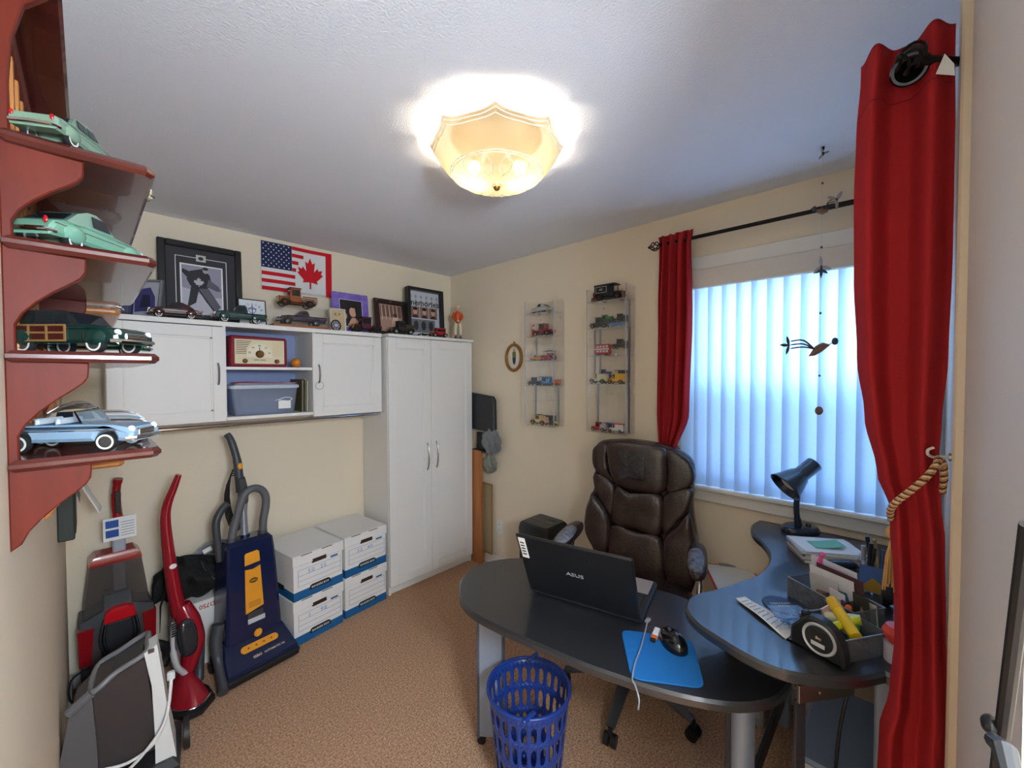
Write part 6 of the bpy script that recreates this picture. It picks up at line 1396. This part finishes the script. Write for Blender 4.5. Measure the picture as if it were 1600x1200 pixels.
lid = MB(lidM).box(-LW/2, -.012, .002, LW/2, .0, .272, .005).build('lid', mat('lid_black', (24, 25, 28), .3, coat=.3, bump=.05, bscale=900), lap)
MB(lidM).box(-LW/2+.014, 0, .02, LW/2-.014, .0012, .258).build('screen', M_GLASSD, lid)
text('ASUS', .022, C(150, 152, 158, .3), lid, lidM @ frame((-.002, -.0124, .140), (1, 0, 0), (0, 0, 1)), sx=1.25)
st = MB(lidM).box(-LW/2+.010, -.0128, .17, -LW/2+.036, -.012, .262).build('sticker', M_PAPER, lid)
for k in range(5): MB(lidM).box(-LW/2+.014, -.0132, .185+.013*k, -LW/2+.030, -.0128, .191+.013*k).build('sticker_print', C(60, 60, 66, .6), st)
for x in (-LW*.33, LW*.33): MB().cyl((x-.03, -.006, .022), (x+.03, -.006, .022), .008, n=10).build('hinge', M_BLACK, lap)
# mouse pad, mouse, memory stick, cable
mpq = [at_z(x, y, TZ_) for x, y in ((970, 985), (1082, 1001), (1102, 1078), (986, 1062))]
def rounded(poly, r, n=5):
    out = []
    for i in range(len(poly)):
        a, b, c = poly[i-1], poly[i], poly[(i+1) % len(poly)]
        p0 = b+(a-b).normalized()*r; p2 = b+(c-b).normalized()*r
        for k in range(n+1): t = k/n; out.append(p0*(1-t)**2+b*(2*t*(1-t))+p2*t*t)
    return out
one('mouse_pad', MB().prism([(v.x, v.y) for v in rounded(mpq, .03)], TZ_+.0003, TZ_+.0045, c=.001), mat('blue_mouse_pad', (22, 108, 178), .8), 'blue mouse pad on the oval laptop table', 'mouse pad')
ms = at_z(1051, 1006, TZ_+.004)
mo_ = thing('computer_mouse', 'black computer mouse lying on the blue mouse pad', 'mouse', M=place(ms.x, ms.y, TZ_+.0048, 52))
MB().grid(lambda u, v: (lambda a, t: (.058*math.cos(PI*t/2)**.7*math.cos(a), .034*math.cos(PI*t/2)**.7*math.sin(a)*(1-.12*math.cos(a)), .038*math.sin(PI*t/2)**.9*(1-.12*math.cos(a))))(2*PI*u, v), 28, 10, cu=True).build('shell', M_BLACKG, mo_, smooth=60)
MB().cyl((.020, -.004, .0285), (.020, .004, .0285), .007, n=14).build('scroll_wheel', C(70, 70, 74, .5), mo_)
us = at_z(1024, 994, TZ_+.004)
ub_ = thing('memory_stick', 'white and orange memory stick beside the mouse', 'memory stick', M=place(us.x, us.y, TZ_+.0048, 12))
MB().box(-.008, -.009, 0, .034, .009, .009, .002).build('stick_body', M_WHITE, ub_); MB().box(-.024, -.009, 0, -.008, .009, .009, .002).build('orange_band', C(226, 100, 30, .4), ub_); MB().box(-.038, -.007, .001, -.024, .007, .008, .001).build('cap', M_BLACK, ub_)
cab_pts = [at_z(x, y, TZ_+.012) for x, y in ((1012, 968), (1008, 985), (1001, 1010), (992, 1035), (988, 1058))]
cbl = thing('usb_cable', 'thin silver cable running from the laptop over the mouse pad', 'cable', (0, 0, 0))
pp = [v+Vector((0, 0, -.004)) for v in cab_pts]; last_ = pp[-1]
MB().tube(smooth_path(pp+[last_+Vector((-.012, -.014, -.003)), last_+Vector((-.030, -.034, -.018)), last_+Vector((-.026, -.030, -.05))], 6), .0022, 6).build('wire', C(150, 156, 166, .4), cbl)
MB().box(pp[0].x-.012, pp[0].y-.006, pp[0].z-.003, pp[0].x+.012, pp[0].y+.006, pp[0].z+.006, .002).build('plug', C(140, 140, 146, .3), cbl)

# ------------------------------------------------------------------ waste basket
wb_ = thing('waste_basket', 'blue plastic waste basket with oblong holes under the laptop table', 'waste basket', (1.118, .990, 0))
BLU = mat('basket_blue', (28, 60, 140), .35, coat=.2)
HB = .40
def bk(a, z): r_ = .110+.040*z/HB; return (r_*math.cos(a), r_*math.sin(a), z)
b = MB(); NC, rows = 26, [(.03, .110), (.120, .200), (.210, .290), (.300, .372)]
edges = [0, .022]+[v for r_ in rows for v in r_]+[HB]
b.open_lathe([(.110, 0), (.110+.040*.03/HB, .03)], NC*4); b.open_lathe([(.110+.040*.372/HB, .372), (.150, HB)], NC*4)
for a_, c_ in ((.110, .120), (.20, .21), (.29, .30)): b.open_lathe([(.110+.040*a_/HB, a_), (.110+.040*c_/HB, c_)], NC*4)
for z0, z1 in rows:
    for k in range(NC):
        c0 = 2*PI*(k+.5)/NC; hw = PI/NC
        outer = [(-1, -1), (0, -1), (1, -1), (1, 0), (1, 1), (0, 1), (-1, 1), (-1, 0)]
        inner = [(-.5, -.62), (0, -.86), (.5, -.62), (.62, 0), (.5, .62), (0, .86), (-.5, .62), (-.62, 0)]
        vs = [bk(c0+hw*u, (z0+z1)/2+(z1-z0)/2*v) for u, v in outer+inner]
        b.add(vs, [(i, (i+1) % 8, 8+(i+1) % 8, 8+i) for i in range(8)])
b.build('lattice_wall', BLU, wb_, smooth=50, solid=.003, merge=1e-4)
MB().tube([(.152*math.cos(2*PI*k/48), .152*math.sin(2*PI*k/48), HB) for k in range(48)], .0065, 8, closed=True).build('rim', BLU, wb_, smooth=60)
MB().cyl((0, 0, .001), (0, 0, .006), .109, n=40).build('floor_disc', BLU, wb_)
for s_ in (.6, -2.4): MB().box(.148*math.cos(s_)-.03, .148*math.sin(s_)-.006, HB-.002, .148*math.cos(s_)+.03, .148*math.sin(s_)+.010, HB+.012, .004).build('grip_tab', BLU, wb_)
one('crumpled_paper', MB(place(1.10, 1.00, .0065, 0)).ell((0, 0, .035), (.06, .05, .035), 12, 7), C(206, 120, 170, .8), 'pink crumpled paper at the bottom of the blue waste basket', 'paper')

# ------------------------------------------------------------------ black stand at the right edge
sl_ = thing('folding_stand', 'black metal folding stand leg leaning at the right edge by the wall', 'stand', (0, 0, 0))
s0, s1 = at_y(1608, 820, -.066), at_y(1566, 1150, -.066)
MB().tube([s0, s1, s1+(s1-s0)*.6], .0050, 10).build('leg', M_BLACK, sl_)
MB().tube([s1+Vector((-.012, .006, .0)), s1+Vector((-.028, .002, .006)), s1+Vector((-.06, .0, -.01))], [.006, .008, .006], 10).build('cross_brace', C(54, 54, 56, .35), sl_)
MB().ell(s1+Vector((0, .007, .006)), (.008, .006, .008), 10, 8).build('joint', M_BLACK, sl_)
# ------------------------------------------------------------------ desk lamp
DT = DZ+.0003
dl_ = thing('desk_lamp', 'small dark blue-black desk lamp with conical shade on the corner desk', 'desk lamp', M=place(2.165, .318, DT, -46))
M_LAMP = mat('lamp_navy', (30, 40, 56), .22, coat=.4)
MB().lathe([(0, 0), (.078, 0), (.080, .010), (.076, .018), (.072, .024), (.066, .028), (0, .030)], 32, sx=1.0, sy=.72).build('base', M_LAMP, dl_)
MB().lathe([(0, .030), (.012, .030), (.010, .036), (0, .037)], 14, (.035, 0, 0)).build('switch', M_BLACKG, dl_)
MB().tube(smooth_path([(-.008, 0, .028), (-.018, 0, .09), (-.016, 0, .15), (.002, 0, .21), (.006, 0, .235)], 6), [.014]*4+[.0115]*21, 12).build('gooseneck', M_LAMP, dl_, smooth=60)
hdM = Matrix.Translation((.0, 0, .255)) @ Matrix.Rotation(math.radians(-128), 4, 'Y')
MB(hdM).open_lathe([(.0, -.075), (.030, -.075), (.032, -.072), (.032, .0), (.040, .012), (.066, .085), (.070, .092)], 32).build('shade', M_LAMP, dl_, smooth=45, solid=.002)
MB(hdM).lathe([(0, .040), (.030, .045), (.040, .058), (.030, .074), (0, .080)], 20).build('bulb', C(206, 200, 190, .3), dl_)

# ------------------------------------------------------------------ clutter on the corner desk
def on(px, py, dz=0): return at_z(px, py, DT+dz)
mg = on(1318, 850)
GM2 = 'magazines and papers stacked by the pen cup'
mg = Vector((1.93, .205, 0))
zz = DT
for k, (c_, w_, d_, h_, a) in enumerate((((150, 120, 110), .20, .15, .012, -60), ((206, 200, 196), .205, .15, .010, -62), ((110, 96, 92), .20, .148, .008, -59), ((190, 196, 206), .21, .155, .010, -63), ((222, 222, 218), .20, .15, .004, -58))):
    lb = ['bottom brown magazine of the desk pile', 'second magazine from the bottom of the desk pile, pale', 'dark middle magazine of the desk pile', 'thick pale blue magazine near the top of the desk pile', 'white leaflet on top of the magazine pile'][k]
    o = thing('magazine', lb, 'magazine', M=place(mg.x, mg.y, zz, a), group=GM2)
    MB().box(-w_/2, -d_/2, 0, w_/2, d_/2, h_, .0006).build('cover', C(*c_, .45), o); MB().box(-w_/2+.002, -d_/2-.0004, .001, w_/2-.002, d_/2+.0004, h_-.001).build('pages', M_PAPER, o)
    if k == 4:
        MB().grid(lambda u, v: (-.05+.10*u, -.04+.07*v, h_+.0012+.012*u*u), 8, 4).build('green_print', C(120, 190, 160, .6), o, solid=.0006)
    zz += h_+.0004
# pen cup
pc = Vector((1.735, .060, DT))
cup = thing('pen_cup', 'clear glass pen cup with a painted picture on the corner desk', 'cup', (pc.x, pc.y, DT))
MB().box(-.038, -.038, 0, .038, .038, .006, .002).build('base', M_ACRYL, cup)
for a in range(4): MB(Matrix.Rotation(a*PI/2, 4, 'Z')).box(-.038, -.038, .006, .038, -.035, .100).build('glass_side', M_ACRYL, cup)
MB(Matrix.Rotation(-PI/2, 4, 'Z')).box(-.032, -.0395, .01, .032, -.038, .09).build('picture', C(84, 116, 176, .5), cup); MB(Matrix.Rotation(-PI/2, 4, 'Z')).prism([(-.032, .01), (.032, .01), (.02, .04), (0, .055), (-.02, .03)], -.0405, -.0395, ax='y').build('picture_hill', C(190, 150, 60, .5), cup)
pens = [((-.018, .016), 4, -5, (40, 44, 60), 'dark blue marker pen', .155), ((-.006, .018), -3, -8, (226, 226, 230), 'white pen', .14), ((.012, .012), 6, 4, (30, 34, 44), 'black felt pen', .125), ((.016, -.014), -6, 6, (206, 170, 90), 'tan pencil', .15), ((-.016, -.014), 3, 9, (60, 90, 150), 'blue ballpoint pen', .13), ((.0, -.006), -8, 0, (44, 50, 62), 'slim black pen', .165)]
for (x, y), ax_, ay_, c_, n_, L in pens:
    o = thing('pen', n_+' standing in the clear pen cup', 'pen', M=Matrix.Translation((pc.x+x, pc.y+y, DT+.0075)) @ Matrix.Rotation(math.radians(ax_), 4, 'X') @ Matrix.Rotation(math.radians(ay_), 4, 'Y'), group='pens in the pen cup')
    MB().cyl((0, 0, 0), (0, 0, L*.68), .0055, n=10).build('barrel', C(*c_, .35), o); MB().cyl((0, 0, L*.66), (0, 0, L), .0065, .0058, 10).build('cap', C(*[min(255, int(v*.7)) for v in c_], .3), o); MB().box(.005, -.0015, L*.72, .0085, .0015, L*.97).build('clip', M_STEEL, o)
# black round container beside the cup
hd2 = thing('headphones', 'black headphones resting on edge behind the card holder', 'headphones', (1.655, -.030, DT))
MB().tube([(.0, .055*math.cos(PI*k/14), .055+.062*math.sin(PI*k/14)) for k in range(15)], .007, 8, flat=1.6).build('headband', M_BLACK, hd2, smooth=60)
for s_ in (-1, 1): MB().lathe([(0, -.014), (.030, -.014), (.036, -.004), (.036, .010), (.026, .014), (0, .012)], 22, (0, s_*.055, .038), axis='y').build('ear_cup', C(36, 37, 40, .5), hd2)
sp_ = on(1312, 892)
stp = thing('stapler', 'dark blue stapler lying behind the card holder', 'stapler', M=place(sp_.x, sp_.y, DT, -52))
MB().box(-.062, -.016, 0, .062, .016, .008, .003).build('base', M_BLACK, stp); MB().prism([(-.060, .010), (.060, .016), (.064, .024), (.04, .036), (-.045, .034), (-.062, .022)], -.014, .014, ax='y', c=.005).build('arm', C(26, 36, 52, .3), stp); MB().cyl((-.054, -.015, .014), (-.054, .015, .014), .006, n=10).build('hinge', M_STEEL, stp)
# wire mesh trays: solid rims, woven walls
MESH = clear_mat('wire_mesh', (205, 208, 212), .30, tl=(150, 152, 156)); RIM = C(150, 152, 156, .3, metal=.7)
def mesh_tray(label, c, ax_, w_, d_, h_, divs=()):
    X_ = Vector((ax_.x, ax_.y, 0)).normalized(); t = thing('mesh_tray', label, 'desk tray', M=frame((c.x, c.y, DT), X_, Vector((-X_.y, X_.x, 0))))
    MB().box(-w_/2, -d_/2, 0, w_/2, d_/2, .002).build('tray_floor', MESH, t)
    for a in ((-w_/2, -d_/2, w_/2, -d_/2+.0012), (-w_/2, d_/2-.0012, w_/2, d_/2), (-w_/2, -d_/2+.0012, -w_/2+.0012, d_/2-.0012), (w_/2-.0012, -d_/2+.0012, w_/2, d_/2-.0012)): MB().box(a[0], a[1], .002, a[2], a[3], h_).build('mesh_side', MESH, t)
    for x in divs: MB().box(x-.0006, -d_/2+.0012, .002, x+.0006, d_/2-.0012, h_*.95).build('divider', MESH, t)
    k = [(-w_/2, -d_/2), (w_/2, -d_/2), (w_/2, d_/2), (-w_/2, d_/2)]
    MB().tube([(x, y, h_) for x, y in k], .0022, 6, closed=True).build('rim_wire', RIM, t)
    n_ = int(w_/.0065)
    g_ = MB()
    for i in range(n_+1): g_.box(-w_/2+w_*i/n_-.0004, -d_/2-.0006, .002, -w_/2+w_*i/n_+.0004, -d_/2, h_)
    for i in range(int(h_/.0065)): g_.box(-w_/2, -d_/2-.0008, .004+.0065*i, w_/2, -d_/2-.0001, .0048+.0065*i)
    o = g_.build('woven_wire', RIM, t, smooth=0); o['kind'] = 'stuff'
    return t
pA, pB = on(1252, 965), on(1340, 905)
# front tray (glue sticks) and rear tray (cards)
f0, f1, f2 = on(1315, 1005), on(1352, 1052), on(1400, 1022)
axf = (f1-f0).normalized()
t1 = mesh_tray('front wire mesh tray full of glue sticks and small supplies', Vector((1.335, .105, 0)), Vector((-.55, -.83, 0)), .120, .135, .055, ())
t2 = mesh_tray('rear wire mesh tray holding greeting cards', Vector((1.500, .140, 0)), Vector((-.55, -.83, 0)), .200, .105, .060, (.0, .05))
Tr1, Tr2 = t1.matrix_world.copy(), t2.matrix_world.copy()
Tr1 = frame((1.335, .105, DT), (-.55, -.83, 0), (.83, -.55, 0)); Tr2 = frame((1.500, .140, DT), (-.55, -.83, 0), (.83, -.55, 0))
def stick(name, label, T, x, y, z, L, r_, azi, elev, c_, cap, group='supplies in the front tray', cat='glue stick'):
    d = Vector((math.cos(azi)*math.cos(elev), math.sin(azi)*math.cos(elev), math.sin(elev)))
    o = thing(name, label, cat, M=T @ Matrix.Translation((x, y, z)), group=group)
    MB().cyl((0, 0, 0), d*L*.7, r_, n=14).build('barrel', C(*c_, .35), o); MB().cyl(d*L*.69, d*L, r_*1.06, r_*1.0, 14).build('cap', C(*cap, .35), o)
    return o
stick('glue_stick', 'big yellow and orange glue stick lying across the front tray', Tr1, .050, -.020, .052, .115, .0135, math.radians(155), math.radians(16), (242, 200, 30), (240, 190, 40))
stick('highlighter', 'lime yellow highlighter in the front tray', Tr1, -.005, -.055, .040, .095, .0105, math.radians(78), math.radians(16), (214, 220, 40), (200, 214, 40), cat='highlighter')
stick('glue_stick', 'cream white glue stick behind the lime highlighter', Tr1, -.045, .0, .046, .075, .0125, math.radians(40), math.radians(12), (226, 222, 190), (206, 206, 196))
stick('highlighter', 'bright green marker deep in the front tray', Tr1, .02, .005, .030, .08, .009, math.radians(120), 0, (70, 200, 60), (60, 180, 50), cat='highlighter')
stick('marker_pen', 'grey and white marker pen in the front tray', Tr1, .045, .015, .022, .085, .008, math.radians(170), .05, (200, 200, 196), (60, 62, 66), cat='pen')
one('eraser_block', MB(Tr1 @ Matrix.Translation((-.02, -.04, .0025))).box(-.025, -.018, 0, .025, .018, .026, .004), C(24, 130, 160, .6), 'teal block lying in the front tray', 'eraser')
one('note_pad', MB(Tr1 @ Matrix.Translation((-.045, .04, .0025)) @ Matrix.Rotation(.3, 4, 'X')).box(-.002, -.032, 0, .002, .032, .078, .0006), C(222, 190, 196, .7), 'pale pink note card upright at the side of the front tray', 'note card')
one('clip_pile', MB(Tr1 @ Matrix.Translation((.03, -.045, .0025))).ell((0, 0, .012), (.024, .018, .014), 10, 6), C(190, 176, 120, .5), 'small heap of tan fasteners in the front corner of the tray', 'fasteners')
# cards in rear tray (upright, slightly leaning)
def card_(label, x, w_, h_, c_, lean, y=0, c2=None, grp='cards in the rear tray', skew=0):
    M_ = Tr2 @ Matrix.Translation((x, y, .003)) @ Matrix.Rotation(math.radians(skew), 4, 'Z') @ Matrix.Rotation(math.radians(lean), 4, 'X')
    o = thing('greeting_card', label, 'card', M=M_, group=grp)
    MB().box(-w_/2, -.0007, 0, w_/2, .0007, h_).build('card_sheet', C(*c_, .7), o)
    if c2: MB().prism([(-w_/2+.008, .01), (w_/2-.008, .02), (w_/2-.02, h_*.6), (-w_/2+.02, h_*.5)], -.0018, -.0008, ax='y').build('card_picture', C(*c2, .6), o)
    return o
card_('tall lilac white greeting card at the back of the rear tray', -.02, .130, .130, (214, 210, 222), 6, .036, skew=4)
card_('maroon edged card leaning in the rear tray', .005, .125, .118, (86, 48, 54), 8, .028, skew=6)
card_('white envelope card in front of the maroon card', -.012, .120, .108, (226, 222, 226), 8, .018, (70, 130, 140), skew=8)
card_('photo card with muted picture in the rear tray', -.02, .085, .088, (196, 190, 190), 8, .0, (150, 116, 90), skew=2)
card_('plain white folded card at the front of the rear tray', .028, .045, .075, (226, 222, 224), 8, -.010)
card_('dark olive photo card at the left of the rear tray', .068, .042, .080, (66, 64, 54), 6, .02, (190, 150, 140))
card_('cream card at the left end of the rear tray', .086, .030, .066, (206, 196, 176), 6, .03)
or_ = thing('fabric_flower', 'orange and purple fabric flower at the front of the rear tray', 'ornament', M=Tr2 @ Matrix.Translation((.066, -.040, .045)))
for k in range(7): MB(Matrix.Rotation(2*PI*k/7, 4, 'Y')).ell((.014, 0, 0), (.014, .005, .009), 8, 6).build('flower_petal', C(*((226, 110, 40), (84, 40, 96))[k % 2], .8), or_)
MB().ell((0, -.004, 0), (.010, .006, .010), 10, 6).build('flower_centre', C(60, 30, 80, .8), or_)
pk = thing('plastic_figure', 'pink plastic clip figure standing among the cards', 'ornament', M=Tr2 @ Matrix.Translation((-.062, .020, .085)))
MB().tube([(0, 0, 0), (.004, 0, .03), (.010, 0, .055)], [.007, .008, .005], 8).build('clip_body', C(236, 90, 160, .3), pk); MB().ell((.012, 0, .060), .008, 10, 8).build('clip_head', C(240, 110, 176, .3), pk)
ro = thing('red_ornament', 'round red and coral pot beside the card tray near the curtain', 'ornament', M=place(1.345, .0, DT, 0))
MB().lathe([(0, .045), (.016, .045), (.028, .060), (.030, .072), (.022, .086), (.008, .090), (0, .090)], 20).build('pot', C(214, 70, 60, .35), ro); MB().lathe([(0, .090), (.007, .090), (.005, .104), (.010, .110), (0, .112)], 12).build('knob', C(214, 60, 60, .35), ro); MB().lathe([(0, 0), (.026, 0), (.027, .045), (0, .045)], 20).build('jar', C(206, 196, 206, .3), ro)
# tape measure
q0, q1 = on(1234, 1002), on(1318, 1048)
ta = Vector((q1.x-q0.x, q1.y-q0.y, 0)); TL = ta.length; ta.normalize()
tm = thing('tape_measure', 'black and silver tape measure at the front of the corner desk', 'tape measure', M=frame((q0.x, q0.y, DT), ta, Vector((-ta.y, ta.x, 0))))
pr = [(0, .002), (TL*.06, 0), (TL*.92, 0), (TL, .004), (TL*.99, .030), (TL*.90, .062), (TL*.72, .084), (TL*.5, .092), (TL*.28, .084), (TL*.12, .060), (.0, .040)]
pr = [(v.x, v.y) for v in smooth_path([Vector((x, z, 0)) for x, z in pr], 3, True)]
MB().prism(pr, 0, .036, ax='y', c=.006).build('case', mat('tape_black', (30, 32, 36), .35), tm, smooth=40)
MB().lathe([(.031, 0), (.036, -.003), (.038, 0), (.036, .002), (.031, .001)], 32, (TL*.56, 0, .044), axis='y').build('silver_ring', C(206, 206, 208, .3, metal=.3), tm)
MB().lathe([(0, -.0012), (.031, -.0012), (.031, .001), (0, .001)], 32, (TL*.56, 0, .044), axis='y').build('face_disc', C(44, 46, 50, .4), tm)
lb_ = MB().box(TL*.56-.016, -.0024, .026, TL*.56+.014, -.0012, .064).build('label', C(40, 36, 34, .5), tm); MB().box(TL*.56-.016, -.0028, .026, TL*.56+.014, -.0024, .036).build('label_band', C(206, 206, 206, .5), lb_); text('8m', .010, C(220, 190, 170, .5), lb_, frame((TL*.56, -.0028, .047), (1, 0, 0), (0, 0, 1)))
MB().box(-.004, .008, .004, .004, .028, .014, .001).build('blade_hook', C(200, 40, 36, .4), tm); MB().box(TL*.16, .008, .068, TL*.30, .028, .092, .004).build('lock_button', M_BLACK, tm)
# receipt, coaster, clip box
rcp = [on(1149, 938), on(1165, 936), on(1245, 985), on(1228, 1000)]
def rq(u, v):
    a = rcp[0]+(rcp[3]-rcp[0])*v; b = rcp[1]+(rcp[2]-rcp[1])*v; p = a+(b-a)*u
    return (p.x, p.y, DT+.0015+.010*math.sin(PI*v)**2*(.4+.6*abs(u-.5))+.006*(1-v)**4)
rt_ = thing('receipt', 'long curled white till receipt on the corner desk', 'receipt', (0, 0, 0))
MB().grid(rq, 6, 20).build('paper_strip', M_PAPER, rt_, solid=.0004, smooth=60)
for k in range(9):
    MB().add([tuple(Vector(rq(u, v))+Vector((0, 0, .0006))) for u, v in ((.15, .10+.085*k), (.8, .10+.085*k), (.8, .122+.085*k), (.15, .122+.085*k))], [(0, 1, 2, 3)]).build('print_line', C(170, 172, 180, .7), rt_)
cs_ = on(1221, 946)
co = thing('coaster', 'round dark blue coaster with pale print on the corner desk', 'coaster', M=place(cs_.x, cs_.y, DT, 0))
MB().lathe([(0, 0), (.048, 0), (.050, .002), (.048, .004), (0, .004)], 36).build('disc', C(44, 60, 92, .5), co)
tM = frame((0, 0, .0042), (RT.x, RT.y, 0), (-RT.y, RT.x, 0)); text('DISCOUNT', .012, C(190, 200, 220, .5), co, tM @ Matrix.Translation((0, .004, 0)), ext=.0002); text('AUTO', .012, C(190, 200, 220, .5), co, tM @ Matrix.Translation((0, -.010, 0)), ext=.0002)
cb2 = on(1240, 985)
cbx2 = thing('clip_box', 'small clear box of blue paper clips beside the tape measure', 'clip box', M=frame((cb2.x+.005, cb2.y+.01, DT+.012), (RT.x, RT.y, 0), (-RT.y, RT.x, 0)))
MB().box(-.045, -.030, 0, .045, .030, .002).build('box_floor', M_ACRYL, cbx2)
for a in ((-.045, -.030, .045, -.0285), (-.045, .0285, .045, .030), (-.045, -.0285, -.0435, .0285), (.0435, -.0285, .045, .0285)): MB().box(a[0], a[1], .002, a[2], a[3], .032).build('box_side', M_ACRYL, cbx2)
MB().box(-.045, -.030, .032, .045, .030, .034).build('lid', M_ACRYL, cbx2)
g_ = MB()
for k in range(26):
    x, y, z, a = random.uniform(-.034, .034), random.uniform(-.02, .02), random.uniform(.004, .022), random.random()*PI
    g_.tube([(x+.011*math.cos(2*PI*i/10)*math.cos(a)-.004*math.sin(2*PI*i/10)*math.sin(a), y+.011*math.cos(2*PI*i/10)*math.sin(a)+.004*math.sin(2*PI*i/10)*math.cos(a), z) for i in range(10)], .0009, 4, closed=True)
o = g_.build('paper_clips', C(60, 116, 180, .4), cbx2); o['kind'] = 'stuff'
cbx2.location.z = DT+.0125
